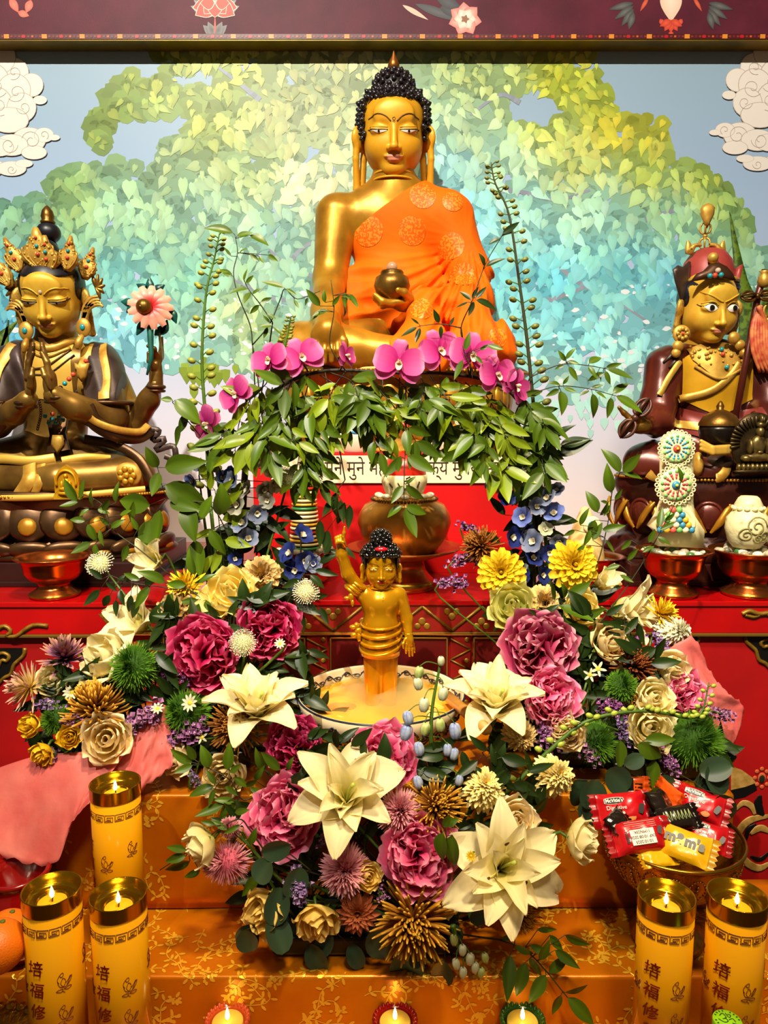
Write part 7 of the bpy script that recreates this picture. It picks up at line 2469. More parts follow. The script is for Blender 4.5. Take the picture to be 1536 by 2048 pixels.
for pts in ([(-8,8),(-2,12),(0,4),(-6,2)],[(2,12),(4,4),(8,8),(4,10)],[(-12,2),(-6,-4),(0,-2),(-2,4)],[(2,0),(8,2),(10,-4)],[(4,-6),(10,-8)]):
 k = Rb / 20
 obj('cap_writing',MB().add(*tube(smooth_path([Vector((a * k,b * k,0.1743)) for a,b in pts],10),0.0006,4)).me('cap_writing',mat('pen_ink','#1c3a10',0.5)),o)
for i in range(20):
 a = 2 * PI * i / 20
 if i % 5 == 4:
  continue
 obj('cap_print',mesh('cap_print',*box(-0.0008,0.0008,-0.0012,0.0012,0.1738,0.1744),mat('pen_ink'),smooth=False),o,Matrix.Rotation(a,4,'Z') @ Matrix.Translation((0,Rb * 0.82,0)))
def paper(label,cols_top,cols_bot,seed,n=46,k=26,amp=0.006):
 """sheet between two edge curves (px, py, D)"""
 a = smooth_path([P(*p) for p in cols_top],n)
 b = smooth_path([P(*p) for p in cols_bot],n)
 v,f = [],[]
 for i in range(n):
  for j in range(k):
   u = j / (k - 1)
   p = a[i].lerp(b[i],u)
   s = i / (n - 1)
   w = fbm(s * 4,u * 2,seed) + 0.5 * abs(fbm(s * 9,u * 3,seed + 5)) + 0.35 * math.sin(s * 15 + 3 * fbm(u * 2,s * 2,seed))
   p = p + Vector((0.3,-1,0.2)).normalized() * (amp * 2.2 * w * (0.35 + u))
   if j == k - 1:
    p = p + Vector((0,0,0.012 * fbm(s * 18,1.0,seed)))
   v.append(tuple(p))
 for i in range(n - 1):
  for j in range(k - 1):
   f.append((i * k + j,i * k + j + 1,(i + 1) * k + j + 1,(i + 1) * k + j))
 o = obj('tissue_paper',mesh('tissue_paper',v,f,mat('pink_tissue','#d8605c',0.62,0.0,'#e07a72',14,transl=0.28,bump=0.12,bscale=140)))
 tag(o,label,'paper')
 md = o.modifiers.new('thickness','SOLIDIFY')
 md.thickness = 0.0006
 return o
paper('pink tissue paper fanned out below the yellow spray roses',[(-30,1545,1.24),(60,1515,1.23),(140,1505,1.22),(230,1500,1.22),(262,1490,1.23)],[(-60,1665,1.14),(30,1722,1.12),(112,1722,1.12),(140,1650,1.13),(182,1600,1.15)],2.0)
paper('darker pink tissue paper folded beside the rear candle and cream rose',[(225,1500,1.235),(280,1455,1.24),(325,1410,1.25),(345,1440,1.26)],[(178,1615,1.17),(235,1600,1.18),(290,1575,1.19),(345,1530,1.2)],5.0)
paper('pink tissue paper flaring against the red cabinet with the painted fan',[(1335,1300,1.36),(1360,1340,1.34),(1380,1400,1.33),(1400,1470,1.32),(1430,1512,1.31)],[(1382,1268,1.38),(1418,1335,1.37),(1452,1385,1.36),(1490,1420,1.36),(1455,1508,1.34)],9.0,amp=0.004)
paper('small pink tissue corner behind the yellow lily bud flowers',[(1290,1300,1.37),(1330,1330,1.36),(1360,1390,1.36)],[(1345,1292,1.4),(1385,1310,1.39),(1400,1400,1.38)],12.0,amp=0.004)
# flowers: how each kind is built
petal_m = mat('petal',rough=0.55,attr=True,transl=0.32,jitter=0.06,spec=0.2)
leaf_m = mat('leaf',rough=0.38,attr=True,transl=0.15,jitter=0.22,spec=0.4)
fuzz_m = mat('fuzzy_petal',rough=0.7,attr=True,jitter=0.05,spec=0.15)
stem_m = mat('stem_green','#4a6a18',0.5,0.0,'#35500f',30)
stem_dark = mat('stem_dark','#22300c',0.55,0.0,'#2e2412',30)
def lerpc(stops,t):
 """stops: [(pos, '#hex')]"""
 xs = [s[0] for s in stops]
 cs = np.array([C(s[1])[:3] for s in stops])
 return np.stack([np.interp(t,xs,cs[:,i]) for i in range(3)],-1)
def petal(L,Wd,a0,a1,cup,stops,tip='point',ruffle=0.0,nu=6,nv=10,r0=0.0,seed=0,twist=0.0,fold=0.0):
 """blade from the axis outward: a0..a1 = lean from +Z towards +X along its length"""
 v,cols = [],[]
 x,z = r0,0.0
 for i in range(nv + 1):
  t = i / nv
  a = a0 + (a1 - a0) * t ** 1.2
  if i:
   x += L / nv * math.sin(a)
   z += L / nv * math.cos(a)
  if tip == 'point':
   w = Wd * (math.sin(PI * (0.10 + 0.885 * t ** 0.88)) ** 0.8)
  elif tip == 'round':
   w = Wd * math.sqrt(max(0.0,1 - ((t - 0.62) / (0.62 if t < 0.62 else 0.42)) ** 2)) * (1 if t > 0.25 else (0.55 + 1.8 * t)) + Wd * 0.06
  else:                                             # strap
   w = Wd * (0.6 + 0.4 * math.sin(PI * t)) * (1 if t < 0.85 else math.sqrt(max(0,1 - ((t - 0.85) / 0.16) ** 2)))
  nx,nz = -math.cos(a),math.sin(a)
  for j in range(nu + 1):
   u = j / nu * 2 - 1
   ed = abs(u) ** 2
   k = cup * ed * w + fold * (1 - u * u) * -w
   k += ruffle * L * ed * t * (math.sin(t * 9 + u * 3 + seed * 1.7) + 0.6 * math.sin(t * 17 + seed))
   if ruffle and t > 0.9:
    k += ruffle * L * 0.7 * math.sin(u * 7 + seed)
   yy = u * w * math.cos(twist * t)
   v.append((x + nx * k,yy,z + nz * k + math.sin(twist * t) * u * w))
   c = lerpc(stops,t)
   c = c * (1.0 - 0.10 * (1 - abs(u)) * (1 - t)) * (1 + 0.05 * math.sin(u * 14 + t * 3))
   cols.append(c)
 f = []
 w_ = nu + 1
 for i in range(nv):
  for j in range(nu):
   f.append((i * w_ + j,(i + 1) * w_ + j,(i + 1) * w_ + j + 1,i * w_ + j + 1))
 return v,f,np.array(cols)
def cup_petal(R,H,span,flare,stops,ruffle=0.0,nu=8,nv=7,seed=0,r0=0.15,close=0.0):
 """petal wrapped round the axis"""
 v,cols = [],[]
 for i in range(nv + 1):
  t = i / nv
  r = R * (r0 + (1 - r0) * math.sin(min(1,t * 1.25) * PI / 2) ** 0.9) * (1 - close * t * t) + flare * R * max(0,t - 0.62) ** 1.5 * 2.2
  z = H * (t ** 1.1) - flare * H * 0.5 * max(0,t - 0.7) ** 1.4
  wv = math.sin(PI * (0.18 + 0.64 * t)) if t < 0.7 else math.sin(PI * (0.18 + 0.64 * t)) * (1 - 0.35 * ((t - 0.7) / 0.3) ** 2)
  for j in range(nu + 1):
   u = j / nu * 2 - 1
   ph = u * span / 2 * wv
   rr = r + ruffle * R * t * t * math.sin(u * 4.5 + seed * 2.1) + ruffle * R * 0.4 * t * math.sin(u * 9 + seed)
   zz = z - H * 0.26 * t * t * abs(u) ** 2.5 + ruffle * H * 0.6 * t * t * math.sin(u * 5 + seed * 1.3)
   v.append((rr * math.cos(ph),rr * math.sin(ph),zz))
   c = lerpc(stops,t) * (1 + 0.04 * math.sin(u * 9 + seed))
   cols.append(c)
 f = []
 w_ = nu + 1
 for i in range(nv):
  for j in range(nu):
   f.append((i * w_ + j,i * w_ + j + 1,(i + 1) * w_ + j + 1,(i + 1) * w_ + j))
 return v,f,np.array(cols)
PM = {}
def cached(key,fn,m_,name):
 if key not in PM:
  v,f,c = fn()
  PM[key] = mesh(name,v,f,m_,c)
 return PM[key]
def facing(ax,el,roll=0.0):
 ax,el = math.radians(ax),math.radians(el)
 d = Vector((math.sin(ax) * math.cos(el),-math.cos(ax) * math.cos(el),math.sin(el)))
 return d.to_track_quat('Z','Y') @ Quaternion((0,0,1),math.radians(roll))
ANCH = {}
def anchor(key):
 c,rx,ry = ANCH[key]
 return c + Vector((random.uniform(-rx,rx),random.uniform(-ry,ry),0))
def add_stem(t,base,target,r=0.0025,m_=None,sag=0.0):
 """stem from a bloom's base down to where it is held (room coordinates)"""
 inv = t.matrix_basis.inverted()
 bq = t.matrix_basis.to_quaternion() @ Vector((0,0,-1))
 base,target = Vector(base),Vector(target)
 L = (target - base).length
 pts = smooth_path([base,base + bq * min(0.03,L * 0.25),base.lerp(target,0.6) + Vector((0,0,sag)),target],10)
 v,f = tube([inv @ p for p in pts],r,6)
 return obj('stem',mesh('stem',v,f,m_ or stem_m),t)
def rotz(a,s=1.0,z=0.0,tilt=0.0):
 return Matrix.Translation((0,0,z)) @ Matrix.Rotation(a,4,'Z') @ Matrix.Rotation(tilt,4,'Y') @ Matrix.Diagonal((s,s,s,1))
def bloom(name,label,cat,px,py,D,ax,el,anc,group,roll=0.0,back=0.0):
 c = P(px,py,D)
 t = thing(name,label,cat,c,group,facing(ax,el,roll))
 bpy.context.view_layer.update if False else None
 if anc:
  add_stem(t,t.matrix_basis @ Vector((0,0,-back)),anchor(anc))
 return t
# lilies
LILY = [(0,'#a8b430'),(0.16,'#dccf66'),(0.42,'#f8ecb8'),(1,'#f8eaba')]
LILY2 = [(0,'#b8bc3c'),(0.25,'#e2d468'),(0.6,'#f8ecb4'),(1,'#f8eab4')]
def lily(px,py,D,rpx,ax,el,label,anc,roll=0,double=True,openness=1.0,seed=0,stam=True):
 R = M3(rpx * 1.14,px,py,D)
 t = bloom('lily',label,'lily',px,py,D,ax,el,anc,'cream double lilies',roll,R * 0.25)
 rnd = random.Random(seed)
 for k in range(6):
  v_ = (k + seed) % 3
  w,a1 = ((0.29,2.1),(0.25,1.6),(0.32,2.5))[v_]
  me = cached(('lilo',round(R,3),v_,openness),lambda: petal(R * 1.15,R * w,0.25,a1 * openness,0.3,LILY,'point',0.03,10,18,R * 0.02,v_ + seed,0.1,0.14),petal_m,'petal')
  obj('petal',me,t,rotz(k * PI / 3 + rnd.uniform(-0.1,0.1),rnd.uniform(0.92,1.06),-R * 0.2))
 if double:
  for k in range(6):
   v_ = (k + seed) % 2
   me = cached(('lilm',round(R,3),v_,openness),lambda: petal(R * 1.02,R * (0.24,0.20)[v_],0.18,(1.45,1.05)[v_] * openness,0.4,LILY,'point',0.03,8,16,R * 0.02,v_ + 1,0.15,0.12),petal_m,'petal')
   obj('petal',me,t,rotz(k * PI / 3 + 0.52 + rnd.uniform(-0.12,0.12),rnd.uniform(0.9,1.04),-R * 0.19))
  for k in range(5):
   v_ = (k + seed) % 3
   w,a1,L = ((0.17,0.85,1.05),(0.16,0.5,1.0),(0.19,1.15,0.95))[v_]
   me = cached(('lili',round(R,3),v_,openness),lambda: petal(R * L,R * w,0.12,a1 * openness,0.45,LILY2,'point',0.03,8,14,R * 0.015,v_ + 3,0.25,0.1),petal_m,'inner_petal')
   obj('inner_petal',me,t,rotz(k * 2 * PI / 5 + 0.5 + rnd.uniform(-0.15,0.15),rnd.uniform(0.8,1.05),-R * 0.17))
 if stam:
  obj('pistil',MB().add(*tube(smooth_path([Vector((0,0,-R * 0.15)),Vector((R * 0.05,R * 0.02,R * 0.2)),Vector((R * 0.12,0,R * 0.42))],8),[R * 0.02,R * 0.018,R * 0.03],6)).me('pistil',mat('pistil_green','#a8b048',0.5)),t)
  for k in range(3):
   a = k * 2.1 + seed
   tip_ = Vector((R * 0.3 * math.cos(a),R * 0.3 * math.sin(a),R * 0.36))
   s_ = obj('stamen',MB().add(*tube(smooth_path([Vector((0,0,-R * 0.1)),tip_ * 0.5 + Vector((0,0,R * 0.06)),tip_],6),R * 0.010,5)).me('stamen',mat('filament','#d8cc70',0.5)),t)
   obj('anther',MB().add(*ball(tip_,(R * 0.045,R * 0.018,R * 0.018),8,5)).me('anther',mat('anther_brown','#4a2410',0.7)),s_)
 return t
# roses
ROSE = {'cream': [(0,'#c8c060'),(0.4,'#f4e29a'),(1,'#faeebc')],'yellow': [(0,'#c8b038'),(0.4,'#f6dc70'),(1,'#faea98')],'peach': [(0,'#d8b060'),(0.5,'#f4d894'),(1,'#faeac0')],
  'green': [(0,'#a0ac40'),(0.5,'#d0cc70'),(1,'#dcd684')],'gold': [(0,'#c89810'),(0.5,'#e8b818'),(1,'#f0ca2c')],'beige': [(0,'#c0a04c'),(0.5,'#dcc07c'),(1,'#e6d09a')],
  'butter': [(0,'#c0ac38'),(0.35,'#f0d060'),(1,'#f6d478')]}
def rose(px,py,D,rpx,ax,el,tone,label,anc,seed=0,name='rose',cat='rose',tall=1.15,group='garden roses'):
 R = M3(rpx * 1.17,px,py,D)
 t = bloom(name,label,cat,px,py,D,ax,el,anc,group,seed * 37,R * 0.55)
 st = ROSE[tone]
 rnd = random.Random(seed)
 rings = [(0.20,1.0,4.2,3,0.0),(0.38,1.02,3.2,3,0.02),(0.56,1.0,2.6,3,0.06),(0.74,0.95,2.3,4,0.14),(0.92,0.78,2.0,4,0.34)]
 for ri,(rr,hh,span,n,fl) in enumerate(rings):
  me = cached(('rose',tone,ri,round(R,3),seed % 3,tall),lambda: cup_petal(R * rr,R * hh * tall,span,fl,st,0.03 + 0.012 * ri,14 if ri > 1 else 10,11,seed % 3 + ri,0.12,0.4 if ri < 2 else 0.14),petal_m,'petal')
  for k in range(n):
   obj('petal',me,t,rotz(2 * PI * k / n + ri * 0.7 + rnd.uniform(-0.2,0.2),rnd.uniform(0.94,1.05),-R * 0.55 + R * 0.03 * rnd.uniform(-1,1),0.06 * rnd.uniform(-1,1)))
 for k in range(5):
  me = cached(('sepal',round(R,3)),lambda: petal(R * 0.8,R * 0.14,0.9,1.7,0.2,[(0,'#5c7a1c'),(1,'#7a9430')],'point',0,4,6),leaf_m,'sepal')
  obj('sepal',me,t,rotz(k * 1.257,1,-R * 0.56))
 return t
# peonies
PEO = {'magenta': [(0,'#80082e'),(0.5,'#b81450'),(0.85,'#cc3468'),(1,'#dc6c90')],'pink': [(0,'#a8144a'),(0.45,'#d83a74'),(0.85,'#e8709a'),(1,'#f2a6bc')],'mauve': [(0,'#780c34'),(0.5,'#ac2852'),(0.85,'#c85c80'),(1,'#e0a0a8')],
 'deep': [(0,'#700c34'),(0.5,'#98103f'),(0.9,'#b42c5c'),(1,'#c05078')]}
def peony(px,py,D,rpx,ax,el,tone,label,anc,seed=0):
 R = M3(rpx * 1.08,px,py,D)
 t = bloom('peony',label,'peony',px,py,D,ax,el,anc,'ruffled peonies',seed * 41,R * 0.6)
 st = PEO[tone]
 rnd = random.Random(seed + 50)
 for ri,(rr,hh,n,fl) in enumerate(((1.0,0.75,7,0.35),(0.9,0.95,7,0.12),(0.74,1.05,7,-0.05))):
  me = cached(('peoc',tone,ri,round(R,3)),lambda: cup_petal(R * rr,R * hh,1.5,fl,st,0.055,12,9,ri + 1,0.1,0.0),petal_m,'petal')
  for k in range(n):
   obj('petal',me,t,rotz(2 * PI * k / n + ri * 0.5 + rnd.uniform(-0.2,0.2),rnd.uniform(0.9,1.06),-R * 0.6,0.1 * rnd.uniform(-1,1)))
 ms = [cached(('peoi',tone,q,round(R,3)),lambda: petal(R * (0.66,0.74,0.6)[q],R * (0.40,0.33,0.37)[q],(0.0,0.1,-0.15)[q],(-0.3,0.1,-0.6)[q],0.45,st,'round',0.055,8,8,0,q * 2.3 + 1),petal_m,'inner_petal') for q in range(3)]
 for k in range(40):
  z = 1 - (k + 0.5) / 40 * 0.95
  a = k * 2.39996
  q = math.sqrt(1 - z * z)
  n = Vector((q * math.cos(a),q * math.sin(a),z + 0.25)).normalized()
  p = Vector((n.x * R * 0.32,n.y * R * 0.32,R * (-0.35 + 0.18 * z)))
  Mx = Matrix.Translation(p) @ n.to_track_quat('Z','Y').to_matrix().to_4x4() @ Matrix.Rotation(rnd.uniform(0,6.28),4,'Z') @ Matrix.Rotation(rnd.uniform(-0.25,0.25),4,'X') @ Matrix.Diagonal((rnd.uniform(0.85,1.15),) * 3 + (1,))
  obj('inner_petal',ms[k % 3],t,Mx)
 return t
# chrysanthemums and other many-petalled heads (petals too fine to pick apart: one part)
def head_petals(R,n,stops,L,W,el0,el1,curl,rnd,tip='strap',thick=False,dome=0.45,jit=0.15,core=None):
 """petals from the rim (el0) to the crown (el1), elevation in degrees from the face plane"""
 mb = MB()
 for k in range(n):
  u = (k + 0.5) / n
  e = math.radians(el0 + (el1 - el0) * u ** 0.9) + rnd.gauss(0,jit * 0.5)
  a = k * 2.39996 + rnd.uniform(-0.15,0.15)
  ln = L * (1 - (0.45 if el0 > -35 and not tip == 'round' else 0.25) * u) * rnd.uniform(0.85,1.12)
  if thick:
   b = PI / 2 - e
   cu = curl * rnd.uniform(0.3,1.3)
   pts = []
   x = z = 0.0
   for i in range(7):
    bb = b - cu * (i / 6) ** 1.5
    pts.append(Vector((x,0,z)))
    x += ln / 6 * math.sin(bb)
    z += ln / 6 * math.cos(bb)
   v,f = tube(pts,[W * 0.6,W * 0.8,W * 0.9,W,W * 1.1,W * 0.9,W * 0.4],5)
   cols = np.repeat(lerpc(stops,np.linspace(0,1,7)),5,0) * rnd.uniform(0.82,1.15)
  else:
   b = PI / 2 - e
   v,f,cols = petal(ln,W * (1 - 0.3 * u),b,b - curl * rnd.uniform(0.6,1.3),0.5,stops,tip,0.0,2,5)
   cols = cols * rnd.uniform(0.86,1.1)
  A = np.array((Matrix.Translation((0,0,R * dome * (u - 0.3))) @ Matrix.Rotation(a,4,'Z')).to_4x4())
  v = np.asarray(v) @ A[:3,:3].T + A[:3,3]
  mb.add(v,f,cols)
 return mb
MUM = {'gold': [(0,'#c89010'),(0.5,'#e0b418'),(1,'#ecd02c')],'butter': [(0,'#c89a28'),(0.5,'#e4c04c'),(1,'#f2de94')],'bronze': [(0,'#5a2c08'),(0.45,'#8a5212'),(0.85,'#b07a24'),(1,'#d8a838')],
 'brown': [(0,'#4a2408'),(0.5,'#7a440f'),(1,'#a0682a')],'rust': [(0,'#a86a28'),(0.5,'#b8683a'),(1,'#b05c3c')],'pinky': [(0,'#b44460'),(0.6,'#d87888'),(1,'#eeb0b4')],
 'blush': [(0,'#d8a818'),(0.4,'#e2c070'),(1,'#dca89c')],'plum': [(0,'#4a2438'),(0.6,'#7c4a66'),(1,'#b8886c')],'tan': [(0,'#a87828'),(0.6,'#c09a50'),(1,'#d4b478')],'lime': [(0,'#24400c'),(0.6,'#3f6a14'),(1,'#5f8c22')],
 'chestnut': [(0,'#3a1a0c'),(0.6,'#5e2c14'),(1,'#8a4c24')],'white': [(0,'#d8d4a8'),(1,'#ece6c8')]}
def mum(px,py,D,rpx,ax,el,kind,tone,label,anc,seed=0,name='chrysanthemum',cat='flower',group='chrysanthemums'):
 R = M3(rpx * 1.06,px,py,D)
 t = bloom(name,label,cat,px,py,D,ax,el,anc,group,seed * 31,R * 0.4)
 rnd = random.Random(seed + 9)
 st = MUM[tone]
 if kind == 'spider':
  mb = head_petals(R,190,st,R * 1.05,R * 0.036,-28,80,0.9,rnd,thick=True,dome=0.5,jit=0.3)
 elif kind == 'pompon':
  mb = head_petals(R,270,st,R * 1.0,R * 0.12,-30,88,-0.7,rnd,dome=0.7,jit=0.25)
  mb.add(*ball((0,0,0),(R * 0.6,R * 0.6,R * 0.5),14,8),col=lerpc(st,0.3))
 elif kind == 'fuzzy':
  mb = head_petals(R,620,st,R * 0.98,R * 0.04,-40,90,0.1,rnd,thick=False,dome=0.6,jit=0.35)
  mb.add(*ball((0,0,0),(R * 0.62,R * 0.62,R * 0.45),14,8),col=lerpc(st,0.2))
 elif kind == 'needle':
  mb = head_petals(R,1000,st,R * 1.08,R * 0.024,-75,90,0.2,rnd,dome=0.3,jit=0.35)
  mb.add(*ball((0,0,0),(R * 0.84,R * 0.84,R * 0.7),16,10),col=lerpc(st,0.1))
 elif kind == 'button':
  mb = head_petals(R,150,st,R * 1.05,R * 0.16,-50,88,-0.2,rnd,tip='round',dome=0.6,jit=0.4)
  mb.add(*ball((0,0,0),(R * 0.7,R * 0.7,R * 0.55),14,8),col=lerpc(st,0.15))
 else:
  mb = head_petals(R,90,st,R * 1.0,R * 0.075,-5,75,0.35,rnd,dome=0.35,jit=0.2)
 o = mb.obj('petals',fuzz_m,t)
 o['kind'] = 'stuff'
 if kind == 'disc':
  c_ = MB().add(*ball((0,0,R * 0.18),(R * 0.3,R * 0.3,R * 0.16),16,8))
  obj('flower_centre',c_.me('flower_centre',mat('centre_gold','#d8a818',0.7,0,'#b88410',300)),t)
 if kind in ('spider','pompon'):
  obj('calyx',MB().add(*ball((0,0,-R * 0.2),(R * 0.25,R * 0.25,R * 0.2),10,6)).me('calyx',stem_m),t)
 return t
def dahlia(px,py,D,rpx,ax,el,tone,label,anc,seed=0):
 """open head: broad outer petals one by one, tight crown"""
 R = M3(rpx,px,py,D)
 t = bloom('dahlia',label,'dahlia',px,py,D,ax,el,anc,'open dahlias',seed * 29,R * 0.3)
 rnd = random.Random(seed + 2)
 st = MUM[tone]
 for ri,(n,L,W,a0,a1,z) in enumerate(((17,1.0,0.17,1.15,1.75,-0.12),(16,0.86,0.15,0.95,1.45,-0.04),(14,0.68,0.13,0.75,1.1,0.02),(12,0.5,0.10,0.5,0.55,0.04),(9,0.36,0.08,0.25,-0.2,0.06))):
  me = cached(('dah',tone,ri,round(R,3)),lambda: petal(R * L,R * W,a0,a1,0.5,st,'round' if tone == 'gold' else 'point',0.012,5,8,0,ri),petal_m,'petal')
  for k in range(n):
   obj('petal',me,t,rotz(2 * PI * k / n + ri * 0.3 + rnd.uniform(-0.08,0.08),rnd.uniform(0.93,1.05),R * z))
 obj('flower_centre',MB().add(*ball((0,0,R * 0.12),(R * 0.12,R * 0.12,R * 0.08),12,6)).me('flower_centre',mat('centre_dark','#5a4a10',0.7)),t)
 return t
def pincushion(px,py,D,rpx,ax,el,label,anc,seed=0):
 R = M3(rpx,px,py,D)
 t = bloom('scabious',label,'flower',px,py,D,ax,el,anc,'white scabious heads',0,R * 0.3)
 rnd = random.Random(seed)
 mb = MB().add(*ball((0,0,0),(R * 0.7,R * 0.7,R * 0.5),12,8),col=C('#c8c890')[:3])
 for k in range(150):
  z = 1 - (k + 0.5) / 150 * 1.15
  a = k * 2.39996
  q = math.sqrt(max(0,1 - z * z))
  n = Vector((q * math.cos(a),q * math.sin(a),z * 0.8))
  mb.add(*tube([n * R * 0.6,n * R * rnd.uniform(0.95,1.12)],[R * 0.02,R * 0.012],4),col=C('#dcd8b0')[:3])
  mb.add(*ball(n * R * rnd.uniform(0.9,1.12),R * rnd.uniform(0.035,0.06),5,4),col=C('#e6e2c4')[:3])
 o = mb.obj('florets',fuzz_m,t)
 o['kind'] = 'stuff'
 for k in range(8):
  me = cached(('scab',round(R,3)),lambda: petal(R * 0.7,R * 0.10,1.2,1.9,0.2,[(0,'#6f8a2c'),(1,'#8aa040')],'point',0,3,5),leaf_m,'bract')
  obj('bract',me,t,rotz(k * PI / 4,1,-R * 0.25))
 return t
def statice(pts,label,anc,rpx=16,n=46,seed=0,tone='#8a5a98'):
 """spray of papery mauve florets along a short branch; pts = [(px, py, D), ...]"""
 rnd = random.Random(seed)
 q = smooth_path([P(*p) for p in pts],12)
 t = thing('statice_spray',label,'flower',q[0],'mauve statice sprays')
 if anc:
  add_stem(t,q[0],anchor(anc),0.0018)
 v,f = tube([p - q[0] for p in q],0.0018,5)
 obj('branch',mesh('branch',v,f,stem_m),t)
 R = M3(rpx,pts[0][0],pts[0][1],pts[0][2])
 mb = MB()
 base = np.array(C(tone)[:3])
 for k in range(int(n * 1.4)):
  p = q[rnd.randrange(12)] - q[0] + Vector((rnd.gauss(0,0.5),rnd.gauss(0,0.4),rnd.gauss(0,0.5))) * R
  d = Vector((rnd.gauss(0,0.6),-1,rnd.gauss(0.5,0.6))).normalized()
  s = R * rnd.uniform(0.26,0.4)
  Q = d.to_track_quat('Z','Y').to_matrix().to_4x4()
  vv,cc = [(0,0,-s)],[base * 0.5]
  ff = []
  m_ = 8
  for i in range(m_):
   a = 2 * PI * i / m_
   r_ = s * (1.0 if i % 2 else 0.72)
   vv.append((r_ * math.cos(a),r_ * math.sin(a),s * 0.25))
   cc.append(base * rnd.uniform(0.9,1.35))
   ff.append((0,1 + i,1 + (i + 1) % m_))
  A = np.array(Matrix.Translation(p) @ Q)
  mb.add(np.array(vv) @ A[:3,:3].T + A[:3,3],ff,np.array(cc))
  if k % 4 == 0:
   mb.add(*ball(p + d * s * 0.2,s * 0.22,5,4),col=C('#e0d0d8')[:3])
 o = mb.obj('florets',fuzz_m,t,smooth=False)
 o['kind'] = 'stuff'
 return t
# orchids
ORC = [(0,'#8a0850'),(0.3,'#ba2a7c'),(0.8,'#c85092'),(1,'#dc86b0')]
def orchid(px,py,D,rpx,ax,el,label,anc_pt,roll=0,seed=0,stops=ORC,half=False):
 R = M3(rpx,px,py,D)
 t = bloom('orchid',label,'orchid',px,py,D,ax,el,None,'magenta moth orchids on the leafy arch',roll,R * 0.1)
 add_stem(t,t.matrix_basis @ Vector((0,0,-R * 0.05)),P(*anc_pt),0.0018,stem_dark)
 wide = cached(('orcw',round(R,3)),lambda: petal(R * 1.0,R * 0.52,1.25,1.55,0.16,stops,'round',0.012,10,10),petal_m,'petal')
 sep = cached(('orcs',round(R,3)),lambda: petal(R * 1.0,R * 0.30,1.35,1.7,0.12,stops,'round',0.0,8,10),petal_m,'sepal')
 up = -PI / 2 if False else PI / 2
 for a,me,z in ((90,sep,-0.05),(215,sep,-0.06),(325,sep,-0.06),(8,wide,0.02),(172,wide,0.02)):
  obj('petal' if me is wide else 'sepal',me,t,rotz(math.radians(a),1,R * z))
 wl = [(0,'#d8a820'),(0.35,'#e6d6b0'),(1,'#ecdfc8')]
 for a,w,L,a0,a1 in ((270,0.13,0.42,0.5,1.4),(235,0.10,0.36,0.3,-0.3),(305,0.10,0.36,0.3,-0.3)):
  me = cached(('orcl',a,round(R,3)),lambda: petal(R * L,R * w,a0,a1,0.6,wl,'round',0.02,5,7),petal_m,'lip')
  obj('lip',me,t,rotz(math.radians(a),1,R * 0.06))
 obj('column',MB().add(*ball((0,R * 0.03,R * 0.14),(R * 0.065,R * 0.08,R * 0.11),10,6)).me('column',mat('orchid_column','#e0b8c8',0.4)),t)
 return t
# leaves, sprays, spires
def leaf_mesh(seed,stops=None,wide=0.21,tipped=True):
 st = stops or [(0,'#3c5a14'),(0.5,'#41641a'),(1,'#4a6c1c')]
 rnd = random.Random(seed)
 v,f,cols = [],[],[]
 nv,nu = 9,4
 bend,tw = rnd.uniform(-0.5,0.7),rnd.uniform(-0.25,0.25)
 x = z = 0.0
 for i in range(nv + 1):
  t = i / nv
  a = bend * (t - 0.3)
  if i:
   x += math.cos(a) / nv
   z -= math.sin(a) / nv
  if wide > 0.3:
   w = wide * math.sqrt(max(0.0,1 - ((t - 0.5) / 0.52) ** 2))
  else:
   w = wide * (math.sin(PI * t ** 0.82) ** 0.85) * (1 - 0.25 * t) if 0 < t < 1 else 0.004
  for j in range(nu + 1):
   u = j / nu * 2 - 1
   zz = z + 0.30 * w * abs(u) + tw * t * u * w
   v.append((x,u * w,zz))
   c = lerpc(st,t) * (1.0 if abs(u) > 0.2 else 1.28) * (0.94 + 0.1 * (u > 0))
   cols.append(c)
 w_ = nu + 1
 for i in range(nv):
  for j in range(nu):
   f.append((i * w_ + j,(i + 1) * w_ + j,(i + 1) * w_ + j + 1,i * w_ + j + 1))
 return mesh('leaf',v,f,leaf_m,np.array(cols))
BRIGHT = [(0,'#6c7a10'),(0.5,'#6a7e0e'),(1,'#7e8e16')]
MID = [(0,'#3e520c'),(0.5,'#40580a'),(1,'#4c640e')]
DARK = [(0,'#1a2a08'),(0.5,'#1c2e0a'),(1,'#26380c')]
EUC = [(0,'#2c3c22'),(0.5,'#304430'),(1,'#384c34')]
LEAVES = {k: [leaf_mesh(i * 7 + 1,st,0.19 + 0.02 * (i % 3)) for i in range(5)] for k,st in (('bright',BRIGHT),('mid',MID),('dark',DARK))}
LEAVES['euc'] = [leaf_mesh(i * 5 + 2,EUC,0.40 + 0.03 * (i % 2)) for i in range(3)]
LEAVES['broad'] = [leaf_mesh(i * 3 + 2,MID,0.27) for i in range(3)]
def put_leaf(parent,base,ang,L,kind,rnd,toward=0.0,face=None):
 """base: room point; ang: degrees in the picture plane; parent sits unrotated"""
 a = math.radians(ang)
 X = Vector((math.cos(a),-toward,math.sin(a))).normalized()
 n = face or Vector((rnd.gauss(0,0.35),-1,rnd.gauss(0.45,0.35)))
 Y = n.cross(X)
 if Y.length < 1e-4:
  Y = X.orthogonal()
 Y.normalize()
 Z = X.cross(Y)
 Mx = Matrix((X,Y,Z)).transposed().to_4x4()
 return obj('leaf',rnd.choice(LEAVES[kind]),parent,Matrix.Translation(Vector(base) - parent.location) @ Mx @ Matrix.Diagonal((L,L * rnd.uniform(0.85,1.15),L,1)))
